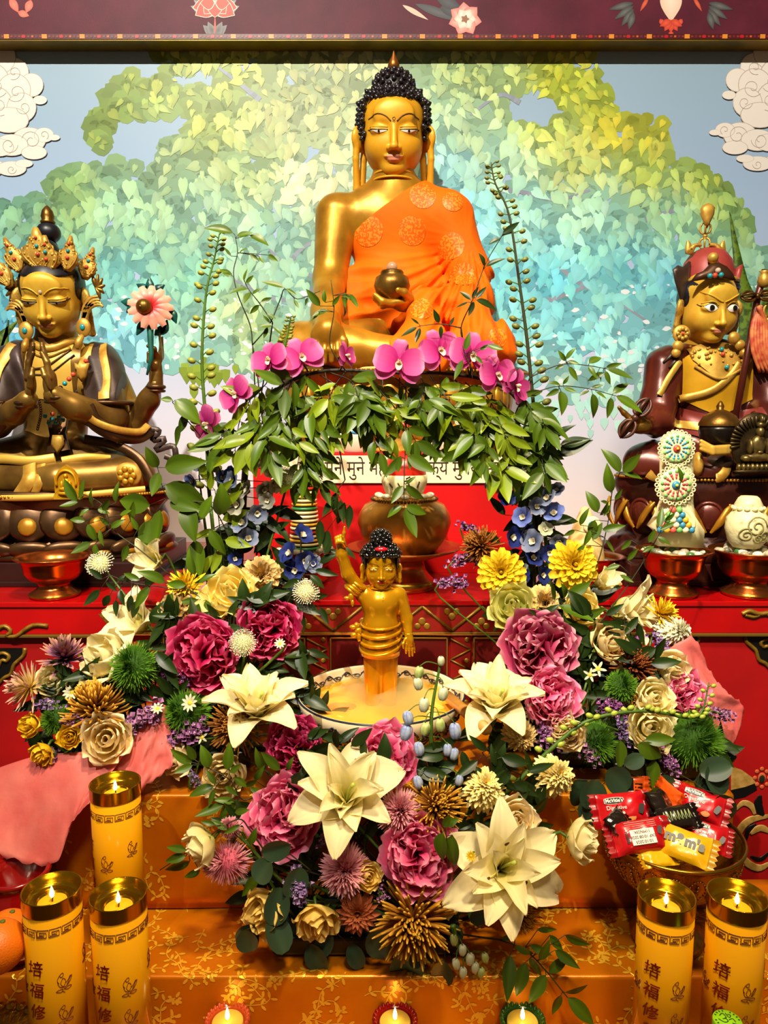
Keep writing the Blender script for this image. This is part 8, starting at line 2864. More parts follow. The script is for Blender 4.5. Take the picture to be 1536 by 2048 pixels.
def spray(label,path,leaves,kind='mid',anc=None,seed=0,r=0.0011,name='leaf_spray',cat='foliage',group='nandina leaf sprays',sm=None):
 """path: [(px, py, D)]; leaves: [(px, py, angle, length px)] each with its own little stalk"""
 rnd = random.Random(seed)
 q = smooth_path([P(*p) for p in path],4 * len(path) + 2)
 t = thing(name,label,cat,q[0],group)
 v,f = tube([p - q[0] for p in q],[r * 1.3,r,r * 0.7],5)
 obj('stem',mesh('stem',v,f,sm or stem_dark),t)
 if anc is not None:
  inv = -q[0]
  tgt = anchor(anc) if isinstance(anc,str) else P(*anc)
  v,f = tube([p + inv for p in smooth_path([q[0],q[0].lerp(tgt,0.5) + Vector((0,0.01,0)),tgt],8)],r * 1.4,5)
  obj('stalk',mesh('stalk',v,f,sm or stem_dark),t)
 Dm = path[len(path) // 2][2]
 for (px,py,ang,L) in leaves:
  best = min(path,key=lambda p: (p[0] - px) ** 2 + (p[1] - py) ** 2)
  b = P(px,py,best[2] - rnd.uniform(0,0.012))
  put_leaf(t,b,ang,M3(L,px,py,best[2]),kind,rnd,rnd.gauss(0.1,0.22))
  near = min(q,key=lambda p: (p - b).length)
  if (near - b).length > 0.004:
   v,f = tube([near - q[0],near.lerp(b,0.5) - q[0],b - q[0]],r * 0.6,4)
   obj('leaf_stalk',mesh('leaf_stalk',v,f,sm or stem_dark),t)
 return t
def auto_spray(label,path,n,L,kind,anc,seed,spread=55,hang=0.0,**kw):
 """a spray whose leaflets come off in pairs and threes"""
 rnd = random.Random(seed)
 pts = smooth_path([Vector((p[0],p[2],p[1])) for p in path],40)
 lv = []
 for i in range(n):
  u = (0.25 + 0.75 * (i + 1) / n)
  p = pts[min(39,int(u * 39))]
  p0 = pts[max(0,min(39,int(u * 39) - 4))]
  d = math.degrees(math.atan2(-(p.z - p0.z),p.x - p0.x))
  for s in ((-1,1) if i < n - 1 else (-1,0,1)):
   a = d + s * rnd.uniform(spread * 0.6,spread * 1.2)
   if hang:
    a = a * (1 - hang) + (-90 + rnd.uniform(-35,35)) * hang if -200 < a < 200 else a
   off = rnd.uniform(2,9)
   lv.append((p.x + off * math.cos(math.radians(a)),p.z - off * math.sin(math.radians(a)),a,L * rnd.uniform(0.7,1.2)))
 return spray(label,path,lv,kind,anc,seed,**kw)
def bud_spire(label,path,n,anc,seed,size=(4,9),stalk=18,tone='olive',y0=0.0,group='bud spires'):
 """upright stem with round buds on little stalks"""
 rnd = random.Random(seed)
 q = smooth_path([P(*p) for p in path],40)
 t = thing('bud_spire',label,'flower',q[0],group)
 obj('stem',mesh('stem',*tube([p - q[0] for p in q],[0.0042,0.0035,0.0022,0.0012],7),stem_m if tone != 'dark' else stem_dark),t)
 if anc:
  tgt = anchor(anc)
  obj('stalk',mesh('stalk',*tube([p - q[0] for p in smooth_path([q[0],q[0].lerp(tgt,0.5),tgt],6)],0.004,7),stem_m),t)
 cols = {'olive': ('#8a8a2c','#6e7420'),'dark': ('#6a6a22','#4c5018'),'lime': ('#a8b040','#8aa02c')}[tone]
 bm_ = mat('bud_' + tone,cols[0],0.5,0,cols[1],200)
 D = path[0][2]
 for i in range(n):
  u = y0 + (1 - y0) * (i + 0.5) / n
  p = q[min(39,int(u * 39))]
  s = 1 if i % 2 else -1
  sz = M2(size[1] + (size[0] - size[1]) * u,D)
  ln = M2(stalk * (1 - 0.55 * u),D) * rnd.uniform(0.8,1.2)
  a = rnd.uniform(0.25,0.9)
  yv = rnd.uniform(-0.9,0.5)
  e = p + Vector((s * ln * math.cos(a),yv * ln * 0.5,ln * math.sin(a)))
  tip_ = e + Vector((s * sz * 0.9,0,-sz * 0.2))
  b = obj('bud',MB().add(*ball((0,0,0),(sz * 1.25,sz * 0.85,sz * 0.85),8,6)).me('bud',bm_),t,Matrix.Translation(tip_ - q[0]) @ Matrix.Rotation(-s * 0.4,4,'Y'))
  inv = b.matrix_basis.inverted()
  obj('bud_stalk',mesh('bud_stalk',*tube([inv @ (x - q[0]) for x in smooth_path([p,e,tip_],6)],M2(1.1,D),4),stem_m),b)
 return t
def floret5(R,stops,cup,name='floret'):
 mb = MB()
 for k in range(5):
  v,f,c = petal(R,R * 0.42,0.6,1.3,0.25,stops,'round',0.03,5,6,0,k)
  A = np.array(Matrix.Rotation(2 * PI * k / 5,4,'Z'))
  mb.add(np.asarray(v) @ A[:3,:3].T,f,c)
 for k in range(4):
  v,f,c = petal(R * 0.45,R * 0.16,0.2,0.9,0.4,[(0,'#c8b890'),(1,'#e6dcc0')],'round',0,3,4)
  A = np.array(Matrix.Rotation(2 * PI * k / 4 + 0.4,4,'Z'))
  mb.add(np.asarray(v) @ A[:3,:3].T + np.array((0,0,R * 0.1)),f,c)
 return mb.me(name,petal_m)
BLUES = {'navy': [(0,'#1c2460'),(1,'#27367c')],'slate': [(0,'#4c5680'),(0.6,'#6c7898'),(1,'#8a90a8')],'grey': [(0,'#7a7c70'),(0.6,'#9a9a88'),(1,'#aaa898')],'sky': [(0,'#4a5cb0'),(1,'#7484c4')],'pale': [(0,'#a8ac80'),(1,'#c8c8a4')]}
FLO = {}
def delphinium(label,path,flo,anc,seed,group='delphinium spires'):
 """flo: [(px, py, D, radius px, tone)]"""
 rnd = random.Random(seed)
 q = smooth_path([P(*p) for p in path],24)
 t = thing('delphinium',label,'flower',q[0],group)
 obj('stem',mesh('stem',*tube([p - q[0] for p in q],[0.004,0.003,0.0015],7),stem_dark),t)
 for (px,py,D,r,tone) in flo:
  p = P(px,py,D)
  if tone not in FLO:
   FLO[tone] = floret5(1.0,BLUES[tone],0.3)
  R = M3(r * 1.18,px,py,D)
  ax,el = rnd.uniform(-55,55),rnd.uniform(-20,40)
  o = obj('floret',FLO[tone],t,Matrix.Translation(p - q[0]) @ facing(ax,el,rnd.uniform(0,360)).to_matrix().to_4x4() @ Matrix.Diagonal((R,R,R,1)))
  near = min(q,key=lambda s: (s - p).length)
  if (near - p).length > 0.003:
   obj('floret_stalk',mesh('floret_stalk',*tube([near - q[0],near.lerp(p,0.5) - q[0] + Vector((0,0.004,0)),p - q[0]],0.0009,4),stem_dark),t)
 return t
def bells(label,path,bl,anc,seed):
 """drooping pale bell buds on a spire: bl = [(px, py, D, length px, tone)]"""
 q = smooth_path([P(*p) for p in path],24)
 t = thing('bell_spire',label,'flower',q[0],'delphinium spires')
 obj('stem',mesh('stem',*tube([p - q[0] for p in q],[0.0045,0.0035,0.002],7),stem_m),t)
 tones = {'w': ('#d8d8b8','#b8bc90'),'b': ('#7f8fc4','#b4bcc8'),'g': ('#c8cc88','#98a850')}
 for i,(px,py,D,L,tn) in enumerate(bl):
  p = P(px,py,D)
  near = min(q,key=lambda s: (s - p - Vector((0,0,M2(L,D)))).length)
  R = M2(L,D) / 2
  bm_ = mat('bell_' + tn,tones[tn][0],0.45,0,tones[tn][1],90,transl=0.15)
  b = MB()
  for k in range(5):
   a = 2 * PI * k / 5
   b.add(*ball((R * 0.28 * math.cos(a),R * 0.28 * math.sin(a),0),(R * 0.5,R * 0.5,R),8,7))
  o = obj('bell',b.me('bell',bm_),t,Matrix.Translation(p - q[0]) @ Matrix.Rotation(0.25 * math.sin(i * 2.3),4,'Y'))
  inv = o.matrix_basis.inverted()
  top = p + Vector((0,0,R * 0.95))
  obj('bell_stalk',mesh('bell_stalk',*tube([inv @ (s - q[0]) for s in smooth_path([near,near.lerp(top,0.6) + Vector((0,0,R * 0.7)),top],8)],0.0009,4),stem_m),o)
 return t
def daisy(px,py,D,rpx,ax,el,label,anc,petal_tone='white',n=11,seed=0):
 R = M3(rpx,px,py,D)
 t = bloom('daisy',label,'daisy',px,py,D,ax,el,anc,'small daisies',seed * 20,R * 0.1)
 st = MUM[petal_tone]
 me = cached(('dai',petal_tone,round(R,3)),lambda: petal(R,R * 0.16,1.1,1.5,0.3,st,'strap',0,3,5),petal_m,'petal')
 for k in range(n):
  obj('petal',me,t,rotz(2 * PI * k / n,1))
 obj('flower_centre',MB().add(*ball((0,0,R * 0.05),(R * 0.3,R * 0.3,R * 0.2),12,6)).me('flower_centre',mat('centre_yellow','#d8c030',0.7,0,'#b8a020',300)),t)
 return t
# the arrangements
def holder(name,label,px,py,D,w,d,h,z,key,rx,ry,top=None):
 c = P(px,py,D)
 t = thing(name,label,'container',(c.x,D,z + 0.001))
 bevel_box('tray',-w / 2,w / 2,-d / 2,d / 2,0,h,mat('tray_green','#10180c',0.4),t,0.006,3)
 bevel_box('foam',-w / 2 + 0.008,w / 2 - 0.008,-d / 2 + 0.008,d / 2 - 0.008,h * 0.6,h + 0.02,mat('foam_green','#142410',0.9,0,'#0e1a0b',60),t,0.006,3)
 ANCH[key] = (Vector((c.x,D,z + h + 0.012)),rx,ry)
holder('flower_tray','dark green tray of flower foam under the front arrangement',735,1880,1.125,0.30,0.09,0.032,Z1 + 0.003,'F',0.12,0.025)
holder('flower_tray','dark flower holder under the magenta peonies beside the basin',430,1480,1.345,0.15,0.09,0.03,Z2 + 0.003,'L',0.05,0.025)
holder('flower_tray','dark flower holder under the mauve peony beside the basin',1150,1480,1.345,0.15,0.09,0.03,Z2 + 0.003,'R',0.05,0.025)
holder('flower_tray','dark flower holder behind the basin carrying the bud spire and orchids',470,1400,1.54,0.11,0.09,0.04,Z2 + 0.003,'BL',0.03,0.025)
holder('flower_tray','dark flower holder behind the basin carrying the tallest bud spire',1090,1400,1.54,0.11,0.09,0.04,Z2 + 0.003,'BR',0.03,0.025)
holder('flower_tray','dark flower holder inside the pink paper near the rear candle',195,1500,1.275,0.15,0.08,0.03,Z2 + 0.003,'LB',0.05,0.02)
holder('flower_tray','dark flower holder behind the bowl of sweets',1300,1500,1.30,0.16,0.09,0.03,Z2 + 0.003,'RB',0.05,0.025)
arch_pts = [(478,1380,1.54),(480,1150,1.55),(488,960,1.56),(505,850,1.56),(560,775,1.56),(650,742,1.56),(780,745,1.56),(900,748,1.56),(1000,770,1.56),(1050,830,1.56),(1068,960,1.55),(1085,1180,1.55),(1090,1380,1.54)]
q = smooth_path([P(*p) for p in arch_pts],70)
t = thing('arch_branch','dark bent branch arching over the gold pot between the flowers','branch',q[0])
obj('branch_stem',mesh('branch_stem',*tube([p - q[0] for p in q],[0.007,0.006,0.004,0.0035,0.004,0.006,0.007],8),mat('branch_dark','#1c160e',0.7,0,'#2c2012',60)),t)
for i in (14,20,26,44,50,56):
 obj('branch_knot',MB().add(*ball(q[i] - q[0],(0.008,0.007,0.006),8,6)).me('branch_knot',mat('branch_dark')),t)
# lilies
lily(512,1425,1.235,104,10,68,'cream double lily opening upward above the brown spider chrysanthemum','L',10,seed=1)
lily(692,1598,1.105,120,2,50,'cream double lily above the pink peonies at the middle front','F',20,seed=2)
lily(1002,1738,1.06,128,6,34,'widest cream double lily, lowest at the front beside hanging leaves','F',30,openness=1.12,seed=3)
lily(992,1415,1.235,104,-10,66,'cream double lily touching the wooden ladle beside the basin','R',0,seed=4)
lily(1240,1222,1.46,78,48,12,'pale lily turned sideways beneath the tall butter sculpture','R',0,openness=0.62,seed=5,stam=False)
lily(282,1250,1.45,74,-30,40,'pale lily opening beside the lone copper bowl, half under leaves','L',0,double=False,openness=0.72,seed=6,stam=False)
lily(312,1120,1.5,56,-20,10,'cream lily with folded petals before the crowned statue lotus base','BL',0,double=False,openness=0.6,seed=7,stam=False)
lily(1200,1168,1.48,46,25,35,'half-closed greenish lily behind the yellow dahlias','BR',0,double=False,openness=0.35,seed=8,stam=False)
# peonies
peony(402,1305,1.31,66,-8,18,'magenta','large deep magenta peony beside the white scabious','L',1)
peony(540,1258,1.38,56,12,12,'magenta','magenta peony behind the lily, nearest the infant figure','L',2)
peony(1082,1292,1.33,64,-4,22,'mauve','mauve pink peony below the yellow-green rose','R',3)
peony(1104,1392,1.26,50,14,24,'pink','bright pink peony tucked under the mauve peony','R',4)
peony(566,1632,1.12,66,-18,28,'pink','pink peony between the nandina spray and the middle front lily','F',5)
peony(838,1712,1.07,66,4,26,'pink','pink peony between the two front lilies','F',6)
peony(768,1512,1.17,58,6,36,'pink','pink peony close against the front of the porcelain basin','F',7)
peony(588,1492,1.2,52,-10,30,'deep','dark red peony in shade under the lily by the basin','L',8)
peony(1366,1388,1.31,44,10,30,'pink','small magenta peony against the pink tissue paper','RB',9)
# roses
rose(460,1188,1.42,52,-6,42,'yellow','pale yellow rose above the magenta peonies','L',1)
rose(1026,1212,1.42,46,-14,34,'green','yellow-green rose beneath the yellow dahlia','R',2)
rose(210,1318,1.30,54,-38,40,'cream','cream rose with peeled back petals beside the green ball','LB',3)
rose(214,1478,1.215,48,10,28,'peach','full peach garden rose at the edge of the pink paper','LB',4)
rose(402,1690,1.075,42,-60,-14,'cream','cream rose drooping out over the orange cloth','F',5)
rose(528,1822,1.06,44,-20,4,'butter','yellow rose low at the corner of the front arrangement','F',6)
rose(632,1842,1.05,42,4,-20,'butter','yellow rose hanging head down beside the rust dahlia','F',7)
rose(1162,1678,1.065,42,62,8,'cream','cream rose turned toward the bowl of sweets','F',8)
rose(1222,1288,1.36,42,20,34,'beige','beige rose under the sideways lily','R',9)
rose(1308,1396,1.28,38,4,30,'cream','round cream rose between the green ball and magenta peony','RB',10)
rose(1300,1456,1.265,48,0,26,'cream','wide ruffled cream rose above the bowl of sweets','RB',11)
rose(1118,1452,1.24,32,0,40,'peach','small peach rose beside the tan pompon by the ladle','R',12)
rose(736,1752,1.06,27,24,24,'butter','small tight yellow rose between pink fluffy flowers','F',13)
rose(448,1552,1.2,42,-6,18,'beige','beige rose half covered by the green nandina spray','L',14)
rose(1030,1640,1.12,44,10,40,'peach','peach rose peeping from behind the widest lily','F',15)
rose(352,1518,1.24,34,-30,10,'peach','peach rose beside the folded darker pink tissue','L',16)
rose(1162,1218,1.44,36,10,20,'yellow','pale yellow rose partly behind broad green leaves','R',17)
rose(888,1792,1.07,34,-10,20,'yellow','yellow rose wedged behind the widest lily','F',18)
rose(1342,1345,1.33,40,20,20,'cream','cream rose high in the bouquet against the pink paper','RB',19)
rose(108,1362,1.3,36,-10,20,'cream','cream rose behind the blush chrysanthemum','LB',20)
rose(1140,1470,1.23,30,-10,20,'peach','little peach rose under the long green bud stem','R',21)
rose(62,1450,1.235,22,-25,12,'gold','golden spray rose, uppermost of three by the pink paper','LB',22,'spray_rose','rose',1.3,'golden spray roses')
rose(140,1474,1.215,22,10,22,'gold','golden spray rose beside the full peach garden rose','LB',23,'spray_rose','rose',1.2,'golden spray roses')
rose(86,1504,1.215,23,-15,-22,'gold','golden spray rose nodding onto the pink paper','LB',24,'spray_rose','rose',1.3,'golden spray roses')
rose(1100,1556,1.17,12,0,20,'green','tiny green rosebud near the butter pompons','R',25,'spray_rose','rose',1.5,'golden spray roses')
# dahlias, chrysanthemums
dahlia(1002,1145,1.46,50,-8,14,'gold','yellow dahlia beside the purple statice, nearer the gold pot','BR',1)
dahlia(1146,1130,1.46,54,4,16,'gold','yellow dahlia with a dark eye below the blue delphinium','BR',2)
dahlia(716,1825,1.05,46,-2,14,'rust','rust coloured dahlia low at the front','F',3)
mum(966,1576,1.14,48,4,42,'pompon','butter','butter yellow pompon above the bronze spider flower','F',1)
mum(1106,1552,1.16,46,16,34,'pompon','butter','butter yellow pompon on the long green stem','R',2)
mum(1040,1470,1.22,38,6,10,'pompon','tan','tan pompon under the lily by the ladle','R',3)
mum(828,1842,1.04,84,0,20,'spider','bronze','largest bronze spider chrysanthemum at the front','F',4)
mum(872,1612,1.12,62,16,40,'spider','bronze','bronze spider chrysanthemum between pink peony and butter pompon','F',5)
mum(470,1452,1.225,56,-8,26,'spider','brown','brown spider chrysanthemum under the lily by the basin','L',6)
mum(192,1420,1.25,66,0,72,'spider','bronze','amber spider chrysanthemum above the peach garden rose','LB',7)
mum(1268,1332,1.33,50,4,40,'spider','chestnut','dark chestnut spider chrysanthemum in the bouquet by the pink paper','RB',8)
mum(1042,1832,1.075,34,30,0,'spider','bronze','bronze chrysanthemum showing below the widest lily','F',9)
mum(1270,1396,1.3,26,-20,30,'spider','bronze','small amber spider chrysanthemum between green balls','RB',19)
mum(60,1374,1.27,54,-42,22,'open','blush','blush pink chrysanthemum with yellow heart turned to the cabinet','LB',10)
mum(130,1318,1.31,56,10,70,'open','plum','plum purple chrysanthemum seen from the side','LB',11)
mum(690,1740,1.07,52,4,26,'fuzzy','pinky','fluffy pink flower above the rust dahlia','F',12)
mum(800,1625,1.115,48,0,44,'fuzzy','pinky','fluffy pink flower tucked beneath the lily petal','F',13)
mum(456,1724,1.085,44,-50,10,'fuzzy','pinky','fluffy pink flower seen edge on beside the drooping rose','F',14)
mum(460,1655,1.1,22,-30,40,'fuzzy','pinky','little fluffy pink flower above the drooping rose stem','F',15)
mum(524,1150,1.48,38,6,8,'button','tan','dried tan ball flower beside the pale yellow rose','BL',16,'tan_carnation')
mum(356,1228,1.43,44,-8,24,'button','tan','dried tan ball flower among dark leaves above the magenta peony','L',17,'tan_carnation')
mum(1084,1206,1.44,36,2,14,'button','tan','dried tan ball flower between the dahlias and mauve peony','BR',18,'tan_carnation')
mum(372,1172,1.46,40,-10,20,'open','gold','yellow flower behind the leaves above the tan ball flower','L',20)
mum(960,1092,1.5,42,-40,30,'spider','brown','brown spider chrysanthemum behind the purple statice','BR',21)
mum(1320,1228,1.42,40,40,40,'open','gold','yellow chrysanthemum edge behind the sideways lily','R',22)
mum(1345,1262,1.4,34,40,20,'pompon','white','white pompon at the upper corner of the pink paper','RB',23)
mum(1342,1490,1.27,36,30,10,'open','white','white daisy-like flower half behind the largest green ball','RB',24)
for a in ((268,1334,1.275,48,-4,30,'large bristly green ball in the bouquet by the rear candle','LB'),(372,1425,1.26,44,-20,20,'bristly green ball behind the small daisy','L'),(1244,1372,1.3,32,0,40,'smallest bristly green ball between roses','RB'),
  (1386,1482,1.26,58,10,20,'largest bristly green ball above the bowl of sweets','RB'),(1188,1486,1.25,44,0,10,'bristly green ball under the long bud stem','RB'),(112,1440,1.25,30,0,20,'small bristly green ball behind the golden spray roses','LB')):
 mum(a[0],a[1],a[2],a[3],a[4],a[5],'needle','lime',a[6],a[7],a[0],'green_ball_dianthus','flower','green dianthus balls')
pincushion(200,1128,1.47,26,-15,45,'white scabious head reaching toward the lone copper bowl','L',1)
pincushion(486,1286,1.285,26,0,10,'white scabious head hanging between two magenta peonies','L',2)
pincushion(612,1184,1.46,26,6,40,'white scabious head beside the infant figure raised arm','BL',3)
pincushion(572,952,1.53,20,0,20,'white scabious head high on the arch by the mantra strip','BL',4)
# mauve statice
for i,(pts,r,n,label,anc) in enumerate((([(345,1478,1.23),(375,1466,1.225),(400,1458,1.22)],17,60,'mauve statice beside the brown spider chrysanthemum','L'),
          ([(262,1450,1.235),(290,1434,1.23),(312,1422,1.23)],18,70,'mauve statice above the darker pink tissue fold','LB'),
          ([(312,1360,1.3),(345,1356,1.29),(375,1362,1.29)],14,50,'mauve statice below the large magenta peony','L'),
          ([(590,1745,1.07),(596,1775,1.06),(600,1800,1.055)],17,70,'violet statice hanging low between round leaf and fluffy flower','F'),
          ([(1082,1455,1.23),(1092,1475,1.225),(1100,1495,1.22)],16,60,'mauve statice beside the tan pompon','R'),
          ([(1160,1480,1.23),(1172,1500,1.225),(1185,1515,1.22)],15,55,'mauve statice over the green ball beneath the long stem','R'),
          ([(1200,1412,1.27),(1222,1415,1.265),(1240,1420,1.26)],15,55,'mauve statice above the long bud stem','RB'),
          ([(1240,1448,1.25),(1248,1462,1.245),(1252,1480,1.24)],13,40,'mauve statice beside the wide ruffled rose','RB'),
          ([(1320,1505,1.24),(1338,1525,1.235),(1345,1540,1.23)],15,60,'mauve statice directly above the sweet wrappers','RB'),
          ([(1420,1422,1.3),(1445,1428,1.3),(1458,1435,1.3)],13,50,'mauve statice outermost against the pink paper','RB'),
          ([(1268,1280,1.37),(1276,1295,1.36),(1282,1310,1.36)],12,40,'lilac statice beside the beige rose','RB'),
          ([(1316,1272,1.38),(1324,1290,1.37),(1330,1312,1.37)],12,40,'lilac statice under the white pompon corner','RB'),
          ([(880,1166,1.48),(905,1164,1.48),(930,1166,1.48)],13,60,'purple statice reaching lowest toward the gold pot','BR'),
          ([(905,1124,1.5),(935,1116,1.5),(962,1118,1.5)],14,60,'purple statice reaching toward the pedestal dish','BR'),
          ([(928,1050,1.52),(948,1062,1.52),(966,1078,1.52)],12,50,'purple statice highest beside the red shelf','BR'),
          ([(70,1412,1.255),(95,1408,1.25),(120,1420,1.25)],12,45,'pale mauve statice under the blush chrysanthemum','LB'),
          ([(130,1440,1.23),(145,1446,1.225),(160,1440,1.225)],12,40,'mauve statice beside the amber spider chrysanthemum','LB'),
          ([(108,1500,1.225),(112,1515,1.22),(118,1528,1.22)],10,34,'dusky statice between golden spray roses','LB'),
          ([(660,1660,1.09),(650,1680,1.09),(640,1690,1.09)],12,30,'violet statice behind the middle front lily petals','F'),
          ([(380,1545,1.22),(392,1560,1.22),(402,1572,1.22)],10,34,'dusky statice under the nandina leaves','L'),
          ([(758,1775,1.06),(765,1790,1.055),(770,1800,1.055)],9,28,'violet statice beside the rust dahlia','F'))):
 statice(pts,label,anc,r,n,i,('#a06a9a','#a8749c','#90568a','#987aac')[i % 4])
# small daisies and star flowers
daisy(381,1406,1.225,19,-20,24,'white daisy before the green ball and lily petal','L','white',10,1)
daisy(315,1418,1.225,14,10,50,'small yellow-hearted daisy above the darker tissue','LB','white',9,2)
daisy(1196,1338,1.3,17,-5,30,'white star flower above its twin near the green ball','R','white',5,3)
daisy(1180,1350,1.295,15,-15,20,'white star flower below its twin near the green ball','R','white',5,4)
daisy(560,1288,1.3,12,0,40,'tiny white daisy beside the magenta peony by the infant','L','white',10,5)
daisy(146,1385,1.28,20,0,50,'cream daisy between the roses of the pink-papered bouquet','LB','white',12,6)
daisy(1060,1425,1.25,20,30,20,'cream daisy peeping under the lily by the ladle','R','white',12,7)
daisy(942,1712,1.03,11,-10,30,'tiny yellow button on the widest lily petal','F','gold',12,8)
daisy(404,1475,1.22,14,0,30,'pale blue-white star flower beside mauve statice','L','white',5,9)
# orchids on the arch
for i,(px,py,r,ax,el,roll,ap,label) in enumerate(((418,848,40,-40,0,60,(500,870,1.56),'magenta orchid lowest on the arch beside the bud spire'),(474,788,40,-30,10,40,(515,830,1.56),'magenta orchid half under arch leaves near the bud spire'),
            (541,722,42,-24,20,20,(570,770,1.56),'magenta orchid peeping behind its brighter neighbour'),(603,716,46,6,22,24,(620,752,1.56),'pink orchid with a wide white lip below the Buddha hand'),
            (690,712,30,60,10,0,(680,742,1.56),'folded pink orchid seen sideways under the Buddha knee'),(797,728,52,4,14,-8,(790,745,1.56),'widest magenta orchid at the middle of the arch'),
            (878,702,46,14,16,20,(880,748,1.56),'magenta orchid below the orange robe'),(944,712,50,8,14,-6,(940,755,1.56),'magenta orchid crossed by a green leaf stem'),
            (992,750,42,20,10,10,(985,766,1.56),'magenta orchid with a white lip at the bend of the arch'),(1030,772,38,40,0,-30,(1015,780,1.56),'pink orchid outermost beside the tallest bud spire'))):
 orchid(px,py,1.52 - 0.01 * (i % 3),r,ax,el,label,ap,roll,i)
# spires
bud_spire('olive bud spire rising beside the pink lotus of the crowned statue',[(418,980,1.55),(412,850,1.55),(404,720,1.55),(412,590,1.55),(428,520,1.55),(440,462,1.55)],46,'BL',1,(4,9),20)
bud_spire('tallest dark bud spire rising beside the orange robe',[(1078,930,1.55),(1066,800,1.55),(1054,680,1.55),(1038,560,1.55),(1018,430,1.55),(990,365,1.55),(982,325,1.55)],56,'BR',2,(3,9),20,'dark')
bud_spire('long arching stem of green buds crossing the bouquet above the sweets',[(1010,1590,1.19),(1100,1500,1.2),(1180,1440,1.21),(1290,1422,1.22),(1380,1436,1.23),(1405,1420,1.24),(1418,1365,1.25)],40,'F',3,(5,8),16,'lime')
bud_spire('fine yellow-green bud sprig beside the Buddha knee',[(560,720,1.55),(572,680,1.55),(582,632,1.55)],30,None,4,(3,5),9,'olive')
delphinium('grey-blue delphinium rising through the leaves beside the arch',[(480,1180,1.56),(488,1050,1.56),(495,930,1.56),(500,880,1.56)],
  [(492,1050,1.53,26,'slate'),(480,1010,1.53,24,'grey'),(496,1080,1.53,22,'slate'),(500,985,1.53,22,'grey'),(526,975,1.54,22,'grey'),(512,1025,1.53,22,'slate'),(545,965,1.54,20,'pale'),(505,935,1.54,20,'grey'),(518,915,1.54,18,'pale'),(470,960,1.53,20,'slate'),(545,940,1.55,16,'pale'),(536,1000,1.53,18,'grey'),(455,985,1.53,18,'slate'),(482,1090,1.53,20,'slate')],None,1)
delphinium('dark blue delphinium beside the infant figure',[(590,1260,1.5),(600,1180,1.5),(602,1070,1.5)],
  [(600,1075,1.49,24,'navy'),(585,1110,1.49,24,'navy'),(608,1120,1.49,24,'navy'),(625,1128,1.49,20,'slate'),(592,1140,1.49,22,'navy'),(570,1128,1.49,18,'navy'),(598,1165,1.49,18,'navy'),(560,1190,1.49,16,'navy')],None,2)
delphinium('blue delphinium standing between the two yellow dahlias',[(1070,1230,1.53),(1068,1100,1.54),(1066,960,1.55),(1064,900,1.55)],
  [(1048,1035,1.52,22,'sky'),(1070,1015,1.52,20,'slate'),(1100,1000,1.52,24,'slate'),(1110,1032,1.52,24,'sky'),(1018,1075,1.52,24,'navy'),(1070,1085,1.51,26,'slate'),(1012,998,1.53,20,'navy'),(990,970,1.53,18,'sky'),(1120,1080,1.51,20,'slate'),(1090,1060,1.52,16,'pale'),(1062,1120,1.51,22,'navy'),(1080,1150,1.5,20,'navy'),(1045,1060,1.52,20,'navy'),(1115,985,1.52,18,'slate'),(1040,1150,1.5,18,'navy'),(1100,1105,1.51,20,'navy')],None,3)
delphinium('small blue blossoms scattered at the holder beside the clematis leaves',[(430,1180,1.54),(410,1050,1.55),(398,950,1.55)],
  [(388,960,1.54,17,'sky'),(396,925,1.54,16,'slate'),(440,960,1.54,18,'sky'),(468,950,1.54,18,'navy'),(400,1030,1.54,14,'sky'),(440,895,1.55,16,'grey'),(385,1010,1.54,12,'slate'),(470,1120,1.53,16,'navy'),(520,1130,1.53,14,'navy')],None,4)
bells('pale blue bell spire standing before the porcelain basin',[(862,1600,1.14),(862,1500,1.15),(864,1420,1.16),(880,1330,1.17)],
 [(882,1322,1.165,20,'w'),(838,1345,1.16,26,'g'),(836,1368,1.155,26,'w'),(886,1388,1.155,28,'w'),(848,1410,1.15,30,'w'),(816,1436,1.14,30,'b'),(850,1458,1.14,28,'g'),(880,1450,1.14,28,'g'),(910,1462,1.14,34,'b'),(812,1465,1.14,34,'b'),(838,1498,1.135,30,'b'),(895,1500,1.14,26,'b'),(908,1508,1.14,26,'b'),(836,1565,1.125,28,'b'),(918,1560,1.13,24,'b')],None,1)
bells('white stock sprig hanging over the edge of the front arrangement',[(905,1850,1.05),(915,1890,1.045),(935,1925,1.04)],
 [(925,1900,1.035,24,'w'),(940,1918,1.03,26,'w'),(912,1928,1.032,24,'w'),(950,1935,1.03,24,'w'),(926,1945,1.03,24,'w'),(970,1915,1.03,22,'g'),(962,1945,1.03,22,'g'),(908,1880,1.04,24,'g')],None,2)
# leaf sprays one can follow in the picture
spray('upper nandina spray stretching toward the red-hatted statue',[(1060,755,1.54),(1095,738,1.53),(1130,728,1.52),(1175,731,1.52),(1215,738,1.52)],
 [(1131,722,130,28),(1132,718,55,30),(1136,722,340,24),(1128,731,200,20),(1138,733,302,34),(1178,727,30,38),(1177,733,300,30),(1212,735,14,32),(1215,739,340,54),(1211,742,290,30),(1208,746,205,36),(1195,745,300,22)],'mid',(1045,800,1.555),1)
spray('lower nandina spray stretching toward the red-hatted statue vajra',[(1045,800,1.54),(1080,782,1.53),(1122,772,1.52),(1180,778,1.52),(1225,790,1.52)],
 [(1120,770,165,26),(1126,768,55,20),(1118,779,207,32),(1122,782,272,52),(1128,776,340,26),(1183,776,15,24),(1178,782,205,22),(1185,787,280,52),(1226,787,35,42),(1222,795,263,42),(1232,792,328,62),(1192,784,330,26)],'mid',(1030,830,1.555),2)
